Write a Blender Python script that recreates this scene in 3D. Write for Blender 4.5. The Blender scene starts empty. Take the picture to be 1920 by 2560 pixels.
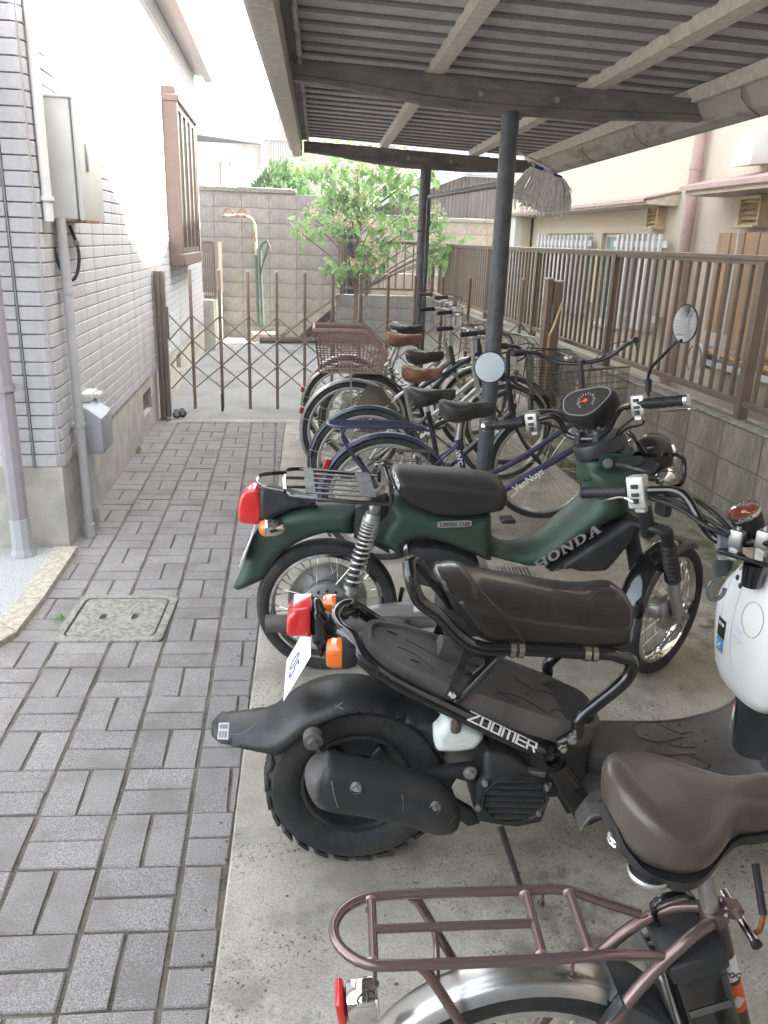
import bpy, bmesh, math, random
from mathutils import Vector, Matrix
from mathutils.geometry import delaunay_2d_cdt
random.seed(7)
S = bpy.context.scene
C = bpy.context.scene.collection
R = math.radians
PI = math.pi
# ---------------------------------------------------------------- camera
cam = bpy.data.objects.new('camera', bpy.data.cameras.new('camera'))
C.objects.link(cam)
yw, pt, rl = 0.13294, 0.32681, 0.034346
fw = Vector((math.sin(yw)*math.cos(pt), math.cos(yw)*math.cos(pt), -math.sin(pt)))
rt = Vector((math.cos(yw), -math.sin(yw), 0))
up = rt.cross(fw)
r2 = rt*math.cos(rl) + up*math.sin(rl)
u2 = up*math.cos(rl) - rt*math.sin(rl)
cam.matrix_world = Matrix(((r2.x, u2.x, -fw.x, 0), (r2.y, u2.y, -fw.y, 0), (r2.z, u2.z, -fw.z, 1.6), (0, 0, 0, 1)))
cam.data.sensor_fit = 'VERTICAL'
cam.data.sensor_height = 32
cam.data.lens = 1992.37/2560*32
cam.data.clip_start = 0.05
cam.data.clip_end = 600
S.camera = cam
S.render.resolution_x, S.render.resolution_y = 768, 1024
# ---------------------------------------------------------------- light
sun_dir = Vector((-1.0, -0.12, -1.15)).normalized()      # the way the sunlight travels
S.world = bpy.data.worlds.new('World')
S.world.use_nodes = True
wn = S.world.node_tree
bg = wn.nodes['Background']
sky = wn.nodes.new('ShaderNodeTexSky')
sky.sky_type = 'NISHITA'
sky.sun_disc = False
sky.sun_elevation = math.asin(-sun_dir.z)
sky.sun_rotation = math.atan2(-sun_dir.x, -sun_dir.y)
sky.air_density = 1.6
sky.dust_density = 3.5
hsv = wn.nodes.new("ShaderNodeHueSaturation")
hsv.inputs["Saturation"].default_value = 0.33
wn.links.new(sky.outputs[0], hsv.inputs["Color"])
wn.links.new(hsv.outputs[0], bg.inputs[0])
bg.inputs[1].default_value = 0.15
sun = bpy.data.objects.new('sun', bpy.data.lights.new('sun', 'SUN'))
sun.data.energy = 4.2
sun.data.angle = R(0.5)
sun.data.color = (1, 0.955, 0.89)
sun.rotation_euler = sun_dir.to_track_quat('-Z', 'Y').to_euler()
C.objects.link(sun)
S.view_settings.view_transform = 'Standard'
S.view_settings.look = 'None'
S.view_settings.gamma = 1
S.view_settings.use_curve_mapping = False
S.view_settings.exposure = 3.15
S.cycles.max_bounces = 10
S.cycles.sample_clamp_indirect = 6

# ---------------------------------------------------------------- helpers
def V(*a): return Vector(a)

class MB:
    """collects shapes, then builds ONE mesh object"""
    def __init__(s): s.v, s.f, s.mi, s.m, s.puffed = [], [], [], 0, False
    def add(s, vs, fs, M=None):
        n = len(s.v)
        s.v += [tuple(M @ Vector(p)) if M else tuple(p) for p in vs]
        s.f += [tuple(i+n for i in f) for f in fs]
        s.mi += [s.m]*len(fs)
        return s
    def box(s, c, d, rot=None, b=0, seg=1):
        """box with centre c, size d, optional Euler rotation and bevel b"""
        T = Matrix.Translation(c)
        if rot is not None:
            T = T @ (rot if isinstance(rot, Matrix) else Matrix.Rotation(rot[2], 4, 'Z') @ Matrix.Rotation(rot[1], 4, 'Y') @ Matrix.Rotation(rot[0], 4, 'X'))
        x, y, z = d[0]/2, d[1]/2, d[2]/2
        if not b:
            vs = [(-x,-y,-z),(x,-y,-z),(x,y,-z),(-x,y,-z),(-x,-y,z),(x,-y,z),(x,y,z),(-x,y,z)]
            return s.add(vs, [(0,3,2,1),(4,5,6,7),(0,1,5,4),(1,2,6,5),(2,3,7,6),(3,0,4,7)], T)
        bm = bmesh.new()
        bmesh.ops.create_cube(bm, size=1, matrix=Matrix.Diagonal((d[0], d[1], d[2], 1)))
        bmesh.ops.bevel(bm, geom=bm.edges[:], offset=b, segments=seg, affect='EDGES', profile=0.5)
        return s.bm(bm, T)
    def bx(s, x0, x1, y0, y1, z0, z1, b=0, seg=1):
        return s.box(((x0+x1)/2, (y0+y1)/2, (z0+z1)/2), (x1-x0, y1-y0, z1-z0), None, b, seg)
    def bm(s, bm, T=None):
        bm.verts.index_update()
        s.add([v.co[:] for v in bm.verts], [[v.index for v in f.verts] for f in bm.faces], T)
        bm.free()
        return s
    def tube(s, pts, r, n=8, closed=False, cap=True, flat=1.0, up=None):
        """round tube along pts; r number or list"""
        P = [Vector(p) for p in pts]
        k = len(P)
        rs = r if isinstance(r, (list, tuple)) else [r]*k
        tan = []
        for i in range(k):
            a = P[(i-1) % k] if (closed or i > 0) else P[0]
            b = P[(i+1) % k] if (closed or i < k-1) else P[-1]
            t = (b-a)
            tan.append(t.normalized() if t.length > 1e-9 else Vector((0,0,1)))
        ref = Vector(up) if up else (Vector((0,0,1)) if abs(tan[0].z) < .9 else Vector((1,0,0)))
        N = (ref - tan[0]*ref.dot(tan[0])).normalized()
        vs, fs = [], []
        for i in range(k):
            if up:
                N = (Vector(up) - tan[i]*Vector(up).dot(tan[i])).normalized()
            else:
                N = (N - tan[i]*N.dot(tan[i])).normalized()
            B = tan[i].cross(N)
            for j in range(n):
                a = 2*PI*j/n
                vs.append(P[i] + (N*math.cos(a)*flat + B*math.sin(a))*rs[i])
        for i in range(k if closed else k-1):
            for j in range(n):
                a, b = i*n+j, i*n+(j+1) % n
                c, d = ((i+1) % k)*n+(j+1) % n, ((i+1) % k)*n+j
                fs.append((a, b, c, d))
        if cap and not closed:
            fs.append(tuple(range(n))[::-1])
            fs.append(tuple((k-1)*n+j for j in range(n)))
        return s.add(vs, fs)
    def lathe(s, prof, n=24, M=None, a0=0, a1=2*PI):
        """profile (r, h) turned round the local Z axis"""
        full = abs(a1-a0-2*PI) < 1e-6
        m = n if full else n+1
        vs, fs = [], []
        for r_, h in prof:
            for j in range(m):
                a = a0+(a1-a0)*j/n
                vs.append((r_*math.cos(a), r_*math.sin(a), h))
        for i in range(len(prof)-1):
            for j in range(n):
                k = (j+1) % m
                fs.append((i*m+j, i*m+k, (i+1)*m+k, (i+1)*m+j))
        return s.add(vs, fs, M)
    def cyl(s, a, b, r, n=16, r2=None):
        return s.tube([a, b], [r, r if r2 is None else r2], n)
    def sphere(s, c, r, n=12, sc=(1,1,1)):
        pr = [(max(1e-4, r*math.sin(PI*i/n)), -r*math.cos(PI*i/n)) for i in range(n+1)]
        return s.lathe(pr, n*2, Matrix.Translation(c) @ Matrix.Diagonal((sc[0], sc[1], sc[2], 1)))
    def prism(s, out, y0, y1, b=0, seg=2, M=None, hole=None):
        """outline in x,z pushed from y0 to y1"""
        bm = bmesh.new()
        vs = [bm.verts.new((p[0], y0, p[1])) for p in out]
        f = bm.faces.new(vs)
        r = bmesh.ops.extrude_face_region(bm, geom=[f])
        nv = [e for e in r['geom'] if isinstance(e, bmesh.types.BMVert)]
        bmesh.ops.translate(bm, verts=nv, vec=(0, y1-y0, 0))
        if b:
            ed = [e for e in bm.edges if abs(e.verts[0].co.y-e.verts[1].co.y) < 1e-6]
            bmesh.ops.bevel(bm, geom=ed, offset=b, segments=seg, affect='EDGES', profile=0.5, clamp_overlap=True)
        bmesh.ops.recalc_face_normals(bm, faces=bm.faces)
        bmesh.ops.triangulate(bm, faces=[f for f in bm.faces if len(f.verts) > 4])
        return s.bm(bm, M)
    def loft(s, rings, cap=True, closed=False):
        n = len(rings[0])
        vs = [p for r in rings for p in r]
        fs = []
        k = len(rings)
        for i in range(k if closed else k-1):
            for j in range(n):
                a, b = i*n+j, i*n+(j+1) % n
                c, d = ((i+1) % k)*n+(j+1) % n, ((i+1) % k)*n+j
                fs.append((a, b, c, d))
        if cap and not closed:
            fs.append(tuple(range(n))[::-1])
            fs.append(tuple((k-1)*n+j for j in range(n)))
        return s.add(vs, fs)
    def sheet(s, rows, closed_u=False):
        """grid of points as an open skin"""
        n = len(rows[0])
        vs = [p for r in rows for p in r]
        fs = [(i*n+j, i*n+j+1, (i+1)*n+j+1, (i+1)*n+j) for i in range(len(rows)-1) for j in range(n-1)]
        if closed_u:
            fs += [(i*n+n-1, i*n, (i+1)*n, (i+1)*n+n-1) for i in range(len(rows)-1)]
        return s.add(vs, fs)
    def puff(s, out, w, r, step=0.012, y0=0, wf=None, flat=0.0, M=None):
        """body swollen from a side outline (x,z): half width w, edge radius r"""
        o = smooth(out, step) if step else out
        n = len(o)
        xs, zs = [p[0] for p in o], [p[1] for p in o]
        seg = [(Vector((o[i][0], o[i][1])), Vector((o[(i+1) % n][0], o[(i+1) % n][1]))) for i in range(n)]
        def inside(p):
            c = False
            for a, b in seg:
                if (a.y > p.y) != (b.y > p.y) and p.x < (b.x-a.x)*(p.y-a.y)/(b.y-a.y)+a.x: c = not c
            return c
        def dist(p):
            d = 9
            for a, b in seg:
                ab = b-a
                t = max(0, min(1, (p-a).dot(ab)/max(1e-12, ab.dot(ab))))
                q = (a+ab*t-p).length
                if q < d: d = q
            return d
        g = max(step, 0.008)
        pts = [Vector(p) for p in o]
        ds = [0.0]*n
        cw = sum(seg[i][0].x*seg[i][1].y-seg[i][1].x*seg[i][0].y for i in range(n)) > 0
        for frac, sk in ((.04, 1), (.16, 1), (.38, 2)):
            for i in range(0, n, sk):
                a, b = Vector(o[i-1]), Vector(o[(i+1) % n])
                t = (b-a)
                if t.length < 1e-6: continue
                t.normalize()
                q = Vector(o[i])+(Vector((-t.y, t.x)) if cw else Vector((t.y, -t.x)))*r*frac
                if inside(q):
                    d = dist(q)
                    if d > r*frac*.93: pts.append(q); ds.append(d)
        x = min(xs)
        k = 0
        s.puffed = True
        while x < max(xs):
            z = min(zs)+(g/2 if k % 2 else 0)
            while z < max(zs):
                p = Vector((x, z))
                if inside(p):
                    d = dist(p)
                    if d > r*.38+g*.4:
                        pts.append(p); ds.append(d)
                z += g
            x += g*0.87
            k += 1
        ve, _, fc, ov, _, _ = delaunay_2d_cdt(pts, [(i, (i+1) % n) for i in range(n)], [], 1, 1e-6)
        def yy(d, p):
            t = min(1, d/r)
            ww = wf(p[0], p[1]) if wf else w
            return ww*(flat+(1-flat)*math.sqrt(max(0, 1-(1-t)**2)))
        dd = [ds[l[0]] if l else 0 for l in ov]
        N = len(ve)
        vs = [(p[0], y0-yy(d, p), p[1]) for p, d in zip(ve, dd)] + [(p[0], y0+yy(d, p), p[1]) for p, d in zip(ve, dd)]
        fs = [tuple(f) for f in fc] + [tuple(i+N for i in f[::-1]) for f in fc]
        cnt = {}
        for f in fc:
            for a, b in zip(f, list(f[1:])+[f[0]]): cnt[(a, b)] = 1
        for a, b in cnt:
            if (b, a) not in cnt:
                fs.append((b, a, a+N, b+N))
        return s.add(vs, fs, M)
    def build(s, name, mats, parent=None, loc=None, ang=38, T=None, weld=True):
        me = bpy.data.meshes.new(name)
        me.from_pydata(s.v, [], s.f)
        if T: me.transform(T)
        if not isinstance(mats, (list, tuple)): mats = [mats]
        for m in mats: me.materials.append(m)
        if len(mats) > 1: me.polygons.foreach_set('material_index', s.mi)
        if weld:
            bm = bmesh.new(); bm.from_mesh(me)
            bmesh.ops.remove_doubles(bm, verts=bm.verts, dist=2e-5)
            bmesh.ops.recalc_face_normals(bm, faces=bm.faces)
            bm.to_mesh(me); bm.free()
        if ang:
            me.polygons.foreach_set('use_smooth', [True]*len(me.polygons))
            me.set_sharp_from_angle(angle=R(75 if s.puffed else ang))
        me.update()
        return link(name, me, parent, loc)

def link(name, me, parent=None, loc=None, rot=None):
    o = bpy.data.objects.new(name, me)
    C.objects.link(o)
    if parent: o.parent = parent
    if loc is not None: o.location = loc
    if rot is not None: o.rotation_euler = rot
    return o

def thing(name, label, cat, loc=(0,0,0), rotz=0, group=None):
    o = bpy.data.objects.new(name, None)
    o.empty_display_size = 0.1
    C.objects.link(o)
    o.location = loc
    o.rotation_euler = (0, 0, rotz)
    return tag(o, label, cat, group)

def tag(o, label, cat, group=None):
    o['label'] = label
    o['category'] = cat
    if group: o['group'] = group
    return o

def struct(o):
    o['kind'] = 'structure'
    return o

def stuff(o):
    o['kind'] = 'stuff'
    return o

def smooth(out, step=0.012, closed=True, k=0.5):
    """Catmull-Rom through the points, resampled"""
    P = [Vector(p) for p in out]
    n = len(P)
    res = []
    for i in range(n if closed else n-1):
        if closed: a, b, c, d = P[i-1], P[i], P[(i+1) % n], P[(i+2) % n]
        else: a, b, c, d = P[max(0, i-1)], P[i], P[i+1], P[min(n-1, i+2)]
        m = max(1, int((c-b).length/step+0.5))
        L1, L0, L2 = (c-b).length, (b-a).length, (d-c).length
        t1 = (c-a)/max(1e-9, L0+L1)*L1
        t2 = (d-b)/max(1e-9, L1+L2)*L1
        for j in range(m):
            t = j/m
            h = b*(2*t**3-3*t*t+1)+t1*(t**3-2*t*t+t)+c*(-2*t**3+3*t*t)+t2*(t**3-t*t)
            res.append(tuple(h))
    if not closed: res.append(tuple(P[-1]))
    return res

def rot_to(d, up=(0,0,1)):
    """matrix turning local Z onto direction d"""
    return Vector(d).to_track_quat('Z', 'Y').to_matrix().to_4x4()

def arcpts(cx, cz, r, a0, a1, n, y=0):
    return [(cx+r*math.cos(R(a0+(a1-a0)*i/n)), y, cz+r*math.sin(R(a0+(a1-a0)*i/n))) for i in range(n+1)]

# ---------------------------------------------------------------- materials
def mat(name, col, rough=0.5, metal=0, spec=0.5, coat=0, noise=0, nscale=20, bump=0, bscale=200, trans=0, alpha=1,
        col2=None, lo=0.4, hi=0.6, rnoise=0, stretch=None, detail=6, col3=None, s3=5, lo3=.5, hi3=.7, ior=1.45, sub=0, sheen=0, perobj=0, streak=None, world=False):
    m = bpy.data.materials.new(name)
    m.use_nodes = True
    nt = m.node_tree
    p = nt.nodes['Principled BSDF']
    L = nt.links.new
    p.inputs['Base Color'].default_value = (*col, 1)
    p.inputs['Roughness'].default_value = rough
    p.inputs['Metallic'].default_value = metal
    p.inputs['Specular IOR Level'].default_value = spec
    p.inputs['Coat Weight'].default_value = coat
    p.inputs['Coat Roughness'].default_value = 0.05
    p.inputs['Transmission Weight'].default_value = trans
    p.inputs['Alpha'].default_value = alpha
    p.inputs['IOR'].default_value = ior
    tc = nt.nodes.new('ShaderNodeTexCoord')
    vec = tc.outputs['Object'] if not world else nt.nodes.new('ShaderNodeNewGeometry').outputs['Position']
    if stretch:
        mp = nt.nodes.new('ShaderNodeMapping')
        mp.inputs['Scale'].default_value = stretch
        L(vec, mp.inputs[0]); vec = mp.outputs[0]
    def nz(sc, det=detail, rg=0.6):
        n = nt.nodes.new('ShaderNodeTexNoise')
        n.inputs['Scale'].default_value = sc
        n.inputs['Detail'].default_value = det
        n.inputs['Roughness'].default_value = rg
        L(vec, n.inputs['Vector'])
        return n.outputs[0]
    def ramp(src, a, b):
        r = nt.nodes.new('ShaderNodeMapRange')
        r.inputs['From Min'].default_value = a
        r.inputs['From Max'].default_value = b
        L(src, r.inputs[0]); return r.outputs[0]
    def mix(f, a, b):
        x = nt.nodes.new('ShaderNodeMix'); x.data_type = 'RGBA'
        if hasattr(f, 'links'): L(f, x.inputs[0])
        else: x.inputs[0].default_value = f
        for i, q in ((6, a), (7, b)):
            if hasattr(q, 'links'): L(q, x.inputs[i])
            else: x.inputs[i].default_value = (*q, 1)
        return x.outputs[2]
    cur = None
    if noise or col2:
        c2 = col2 or tuple(min(1, c*(1+noise)) for c in col)
        c1 = col if col2 else tuple(c*(1-noise) for c in col)
        cur = mix(ramp(nz(nscale), lo, hi), c1, c2)
    if col3:
        cur = mix(ramp(nz(s3), lo3, hi3), cur if cur is not None else col, col3)
    if streak:
        st_ = nt.nodes.new('ShaderNodeMapping'); st_.inputs['Scale'].default_value = (streak[0], streak[0], streak[0]*.12)
        L(tc.outputs['Object'] if not world else nt.nodes.new('ShaderNodeNewGeometry').outputs['Position'], st_.inputs[0])
        sn = nt.nodes.new('ShaderNodeTexNoise'); sn.inputs['Scale'].default_value = 1; sn.inputs['Detail'].default_value = 5; L(st_.outputs[0], sn.inputs['Vector'])
        cur = mix(ramp(sn.outputs[0], streak[2], streak[3]), cur if cur is not None else col, streak[1])
    if perobj:
        oi = nt.nodes.new('ShaderNodeObjectInfo')
        hv = nt.nodes.new('ShaderNodeHueSaturation')
        mr = nt.nodes.new('ShaderNodeMapRange')
        mr.inputs['To Min'].default_value = 1-perobj
        mr.inputs['To Max'].default_value = 1+perobj
        L(oi.outputs['Random'], mr.inputs[0]); L(mr.outputs[0], hv.inputs['Value'])
        if cur is not None: L(cur, hv.inputs['Color'])
        else: hv.inputs['Color'].default_value = (*col, 1)
        cur = hv.outputs[0]
    if cur is not None: L(cur, p.inputs['Base Color'])
    if rnoise:
        mr = nt.nodes.new('ShaderNodeMapRange')
        mr.inputs['From Min'].default_value = 0.3
        mr.inputs['From Max'].default_value = 0.7
        mr.inputs['To Min'].default_value = max(0.02, rough-rnoise)
        mr.inputs['To Max'].default_value = min(1, rough+rnoise)
        L(nz(nscale*1.7 if nscale else 30), mr.inputs[0])
        L(mr.outputs[0], p.inputs['Roughness'])
    if bump:
        b = nt.nodes.new('ShaderNodeBump')
        b.inputs['Strength'].default_value = min(1, bump)
        b.inputs['Distance'].default_value = 0.002
        L(nz(bscale, 4), b.inputs['Height'])
        L(b.outputs[0], p.inputs['Normal'])
    if sub:
        p.inputs['Subsurface Weight'].default_value = sub
        p.inputs['Subsurface Radius'].default_value = (.02, .02, .02)
    return m
# ---------------------------------------------------------------- colours
M_ASPH = mat('alley_concrete', (.21,.21,.2), .9, noise=.35, nscale=160, bump=.6, bscale=300, col3=(.15,.15,.145), s3=2, lo3=.45, hi3=.7)
M_PAD = mat('pad_concrete', (.47,.445,.385), .88, col2=(.29,.27,.235), nscale=270, lo=.44, hi=.62, bump=.7, bscale=260, detail=9, world=True)
def pad_stains(m):
    """grime blotches, pepper spots and a few oil stains where the scooter stands"""
    nt = m.node_tree; p = nt.nodes['Principled BSDF']; L = nt.links.new
    src = p.inputs['Base Color'].links[0].from_socket
    geo = nt.nodes.new('ShaderNodeNewGeometry')
    def noise(sc, det=6):
        n = nt.nodes.new('ShaderNodeTexNoise'); n.inputs['Scale'].default_value = sc; n.inputs['Detail'].default_value = det; n.inputs['Roughness'].default_value = .65; L(geo.outputs['Position'], n.inputs['Vector']); return n.outputs[0]
    def rng(s_, a, b, c=0, d=1):
        r = nt.nodes.new('ShaderNodeMapRange'); r.inputs[1].default_value = a; r.inputs[2].default_value = b; r.inputs[3].default_value = c; r.inputs[4].default_value = d; L(s_, r.inputs[0]); return r.outputs[0]
    def mul(a, b):
        x = nt.nodes.new('ShaderNodeMath'); x.operation = 'MULTIPLY'; L(a, x.inputs[0]); L(b, x.inputs[1]); return x.outputs[0]
    def mixc(f, a, col):
        x = nt.nodes.new('ShaderNodeMix'); x.data_type = 'RGBA'; L(f, x.inputs[0]); L(a, x.inputs[6]); x.inputs[7].default_value = (*col, 1); return x.outputs[2]
    cur = mixc(rng(noise(1.7, 5), .42, .64, 0, .85), src, (.24,.215,.17))
    cur = mixc(rng(noise(5, 8), .52, .66, 0, .55), cur, (.17,.165,.145))
    cur = mixc(mul(rng(noise(95, 4), .57, .63), rng(noise(2.6, 4), .45, .6)), cur, (.06,.055,.045))
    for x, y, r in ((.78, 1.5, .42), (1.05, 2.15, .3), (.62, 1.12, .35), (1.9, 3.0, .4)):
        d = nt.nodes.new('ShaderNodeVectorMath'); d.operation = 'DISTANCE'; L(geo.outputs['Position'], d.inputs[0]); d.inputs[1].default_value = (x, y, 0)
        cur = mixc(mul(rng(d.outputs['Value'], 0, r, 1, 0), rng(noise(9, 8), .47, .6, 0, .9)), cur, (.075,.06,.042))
    L(cur, p.inputs['Base Color'])
pad_stains(M_PAD)
M_BRICK = mat('paver', (.245,.231,.218), .92, noise=.42, nscale=300, bump=.9, bscale=420, perobj=.1, col3=(.18,.165,.148), s3=4, lo3=.48, hi3=.7, world=True, detail=8)
M_JOINT = mat('paver_joint', (.095,.08,.062), .98, noise=.5, nscale=150, bump=1, bscale=300, col3=(.17,.15,.12), s3=6, lo3=.4, hi3=.6)
M_KERB = mat('sandstone_kerb', (.36,.33,.27), .9, noise=.18, nscale=40, bump=.5, bscale=200, perobj=.08)
M_AGG = mat('exposed_aggregate', (.28,.285,.285), .9, col2=(.5,.5,.48), nscale=170, lo=.5, hi=.56, bump=1, bscale=170)
M_MANH = mat('manhole_concrete', (.25,.24,.205), .93, noise=.3, nscale=60, bump=.8, bscale=260, col3=(.3,.29,.25), s3=14)
M_SIDE = mat('siding_tile', (.46,.45,.455), .6, noise=.05, nscale=30, bump=.35, bscale=120, perobj=.025, streak=(5, (.35,.335,.32), .5, .75), world=True)
M_SIDEB = mat('siding_groove', (.34,.33,.335), .8)
M_FOUND = mat('foundation_render', (.42,.395,.345), .93, noise=.13, nscale=6, bump=.5, bscale=220, col3=(.27,.265,.23), s3=2.2, lo3=.52, hi3=.78)
M_BLOCK = mat('concrete_block', (.3,.275,.25), .95, noise=.13, nscale=25, bump=.6, bscale=160, col3=(.155,.135,.12), s3=2.1, lo3=.48, hi3=.68, perobj=.07, stretch=(1,1,.45))
M_BLOCK2 = mat('retaining_block', (.27,.24,.2), .95, noise=.16, nscale=30, bump=.7, bscale=180, col3=(.12,.115,.08), s3=3, lo3=.5, hi3=.75, perobj=.06, stretch=(1,1,.4))
M_MORT = mat('mortar', (.17,.155,.135), .97, noise=.2, nscale=40)
M_CAP = mat('wall_coping', (.22,.21,.18), .93, noise=.25, nscale=30, bump=.8, bscale=120)
M_MOSS = mat('mossy_kerb', (.19,.175,.135), .95, col2=(.07,.085,.035), nscale=7, lo=.42, hi=.6, bump=.9, bscale=150)
M_ROUGH = mat('rough_mortar', (.22,.19,.15), .97, noise=.3, nscale=60, bump=1, bscale=70)
M_BRONZE = mat('bronze_aluminium', (.2,.155,.125), .38, metal=.35, noise=.06, nscale=12)
M_BRONZEL = mat('pale_bronze_tube', (.25,.19,.155), .4, metal=.35, noise=.08, nscale=12)
M_IVORY = mat('ivory_plastic', (.62,.61,.57), .45, noise=.05, nscale=8, col3=(.5,.48,.43), s3=3)
M_PVC = mat('grey_pvc', (.42,.415,.41), .42, noise=.04, nscale=15)
M_PVCD = mat('mauve_grey_pvc', (.27,.25,.265), .45, noise=.05, nscale=10)
M_PVCB = mat('blue_grey_pvc', (.33,.34,.35), .45)
M_CAB = mat('cabinet_enamel', (.6,.595,.56), .35, noise=.03, nscale=6)
M_RUST = mat('rust', (.23,.1,.04), .9, noise=.4, nscale=40)
M_BLACK = mat('black_rubber', (.018,.018,.02), .55, bump=.2)
M_STEELG = mat('galvanised_steel', (.4,.4,.4), .42, metal=.8, noise=.12, nscale=30)
M_GLASS = mat('window_glass', (.05,.09,.08), .06, spec=.8, coat=.5)
M_BROWNAL = mat('brown_window_frame', (.19,.135,.115), .42, metal=.2, noise=.05, nscale=8)
M_CREAM = mat('cream_roughcast', (.52,.46,.355), .93, noise=.09, nscale=90, bump=1, bscale=90)
M_PINK = mat('pink_roughcast', (.54,.455,.37), .93, noise=.08, nscale=80, bump=1, bscale=80)
M_PINKPVC = mat('dusty_pink_pvc', (.42,.29,.26), .5, noise=.06, nscale=12)
M_ROOFSH = mat('canopy_sheet', (.47,.45,.435), .6, noise=.1, nscale=18, bump=.2, col3=(.38,.36,.345), s3=3)
M_RIB = mat('canopy_rib', (.19,.175,.17), .6)
M_BEAM = mat('old_steel_beam', (.17,.16,.148), .62, metal=.05, col2=(.23,.2,.17), nscale=7, lo=.42, hi=.65, bump=.3, stretch=(1,1,3), col3=(.07,.08,.08), s3=3)
M_PURL = mat('cream_channel_paint', (.55,.51,.44), .6, noise=.1, nscale=30, col3=(.25,.18,.11), s3=9, lo3=.62, hi3=.75)
M_POST = mat('charcoal_post_paint', (.085,.092,.102), .5, noise=.2, nscale=20, bump=.15, col3=(.08,.075,.07), s3=4)
M_GUTT = mat('stained_gutter', (.36,.34,.3), .75, col2=(.18,.14,.1), nscale=9, lo=.5, hi=.7, stretch=(1,.5,2))

# ---------------------------------------------------------------- ground
g = MB(); g.bx(-80, 80, -20, 100, -.3, -.06)
struct(g.build('ground', M_ASPH, ang=0))
g = MB(); g.sheet([[(-1.5, 7.33, -.004), (2.6, 7.33, -.004)], [(-1.5, 17, -.004), (2.6, 17, -.004)]])
g.sheet([[(2.5, -2, .0), (3.8, -2, .0)], [(2.5, 17, .0), (3.8, 17, .0)]])
alley = struct(g.build('alley_floor', M_ASPH, ang=0))
g = MB(); g.bx(-1.0, 2.1, 7.22, 7.36, -.02, .004, b=.003)
g.build('threshold_strip', M_PAD, alley)
# the concrete pad under the canopy: its left edge runs askew to the paving
ex = lambda y: -.168+(y-1.296)*.0334
g = MB()
ys = [-1.5+i*.25 for i in range(36)]
rows = []
for y in ys:
    j = random.uniform(-.002, .002)
    rows.append([(ex(y)+j, y, -.05), (ex(y)+j, y, -.004), (ex(y)+.006+j, y, .002), (2.2, y, .002)])
g.sheet(rows)
struct(g.build('concrete_pad', M_PAD))
g = MB(); g.bx(-2.6, ex(7.3)+.05, -1.5, 7.3, -.05, -.0075)
bed = struct(g.build('paved_path', M_JOINT, ang=0))

def brick_mesh(poly, zt=0.0, jit=0.0):
    """paver from a convex outline: chamfered top"""
    n = len(poly)
    cx = sum(p[0] for p in poly)/n; cy = sum(p[1] for p in poly)/n
    m = MB()
    def ins(d):
        o = []
        for x, y in poly:
            L = math.hypot(x-cx, y-cy)
            o.append((x-(x-cx)/L*d*1.35, y-(y-cy)/L*d*1.35))
        return o
    jj = [random.uniform(-jit, jit) for _ in range(2*n)]
    a = [(x+jj[i], y+jj[i+n], -.03) for i, (x, y) in enumerate(poly)]
    b = [(x+jj[i], y+jj[i+n], zt-.004) for i, (x, y) in enumerate(poly)]
    c = [(x, y, zt) for x, y in ins(.004)]
    m.v = a+b+c
    for i in range(n):
        k = (i+1) % n
        m.f += [(i, k, n+k, n+i), (n+i, n+k, 2*n+k, 2*n+i)]
    m.f.append(tuple(range(2*n, 3*n)))
    m.mi = [0]*len(m.f)
    return m
U = .2127
GAP = .0042
def clipx(poly, fx):
    """keep the part left of the pad edge"""
    out = []
    n = len(poly)
    for i in range(n):
        p, q = poly[i], poly[(i+1) % n]
        dp, dq = fx(p[1])-p[0], fx(q[1])-q[0]
        if dp >= 0: out.append(p)
        if dp*dq < 0:
            t = dp/(dp-dq)
            out.append((p[0]+(q[0]-p[0])*t, p[1]+(q[1]-p[1])*t))
    return out
variants = {}
for o in 'hv':
    for k in range(8):
        w, h = (U-2*GAP, U/2-2*GAP) if o == 'h' else (U/2-2*GAP, U-2*GAP)
        P = [(-w/2, -h/2), (w/2, -h/2), (w/2, h/2), (-w/2, h/2)]
        P = [(x, y-.05*x) for x, y in P]
        me = brick_mesh(P, 0, .0022)
        ob = me.build('paver_brick', M_BRICK, weld=False, ang=0)
        variants[o, k] = ob.data
        bpy.data.objects.remove(ob)
bricks = []
for i in range(-8, 3):
    for j in range(-8, 24):
        x0 = -.274+i*U*1.02; y0 = 2.611+j*.2115
        kind = 'v' if (i+j) % 2 else 'h'
        for s in (0, 1):
            if kind == 'h': cx, cy, w, h = x0+U/2, y0+U/4+s*U/2, U-2*GAP, U/2-2*GAP
            else: cx, cy, w, h = x0+U/4+s*U/2, y0+U/2, U/2-2*GAP, U-2*GAP
            y_ = cy-.05*(cx+.274)
            if cx < -1.11 and cy > 4.06: continue
            if -.93 < cx < -.505 and 3.07 < y_ < 3.49: continue
            if cx < -1.11 - (3.95-cy)*.9 and cy > 2.0 and cx < -1.3: continue
            if cy > 7.28 or cy < .7: continue
            r_ = cx+w/2 > ex(y_)-.004
            if r_:
                P = [(cx-w/2, cy-h/2-.05*(cx-w/2+.274)), (cx+w/2, cy-h/2-.05*(cx+w/2+.274)), (cx+w/2, cy+h/2-.05*(cx+w/2+.274)), (cx-w/2, cy+h/2-.05*(cx-w/2+.274))]
                P = clipx(P, lambda y: ex(y)-.005)
                if len(P) < 3: continue
                A = abs(sum(P[q][0]*P[(q+1) % len(P)][1]-P[(q+1) % len(P)][0]*P[q][1] for q in range(len(P))))/2
                if A < .0012: continue
                bricks.append((cy, None, P, (0, 0)))
            else: bricks.append((cy, kind, None, (cx, y_)))
bricks.sort(key=lambda b: b[0])
rest = MB()
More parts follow.
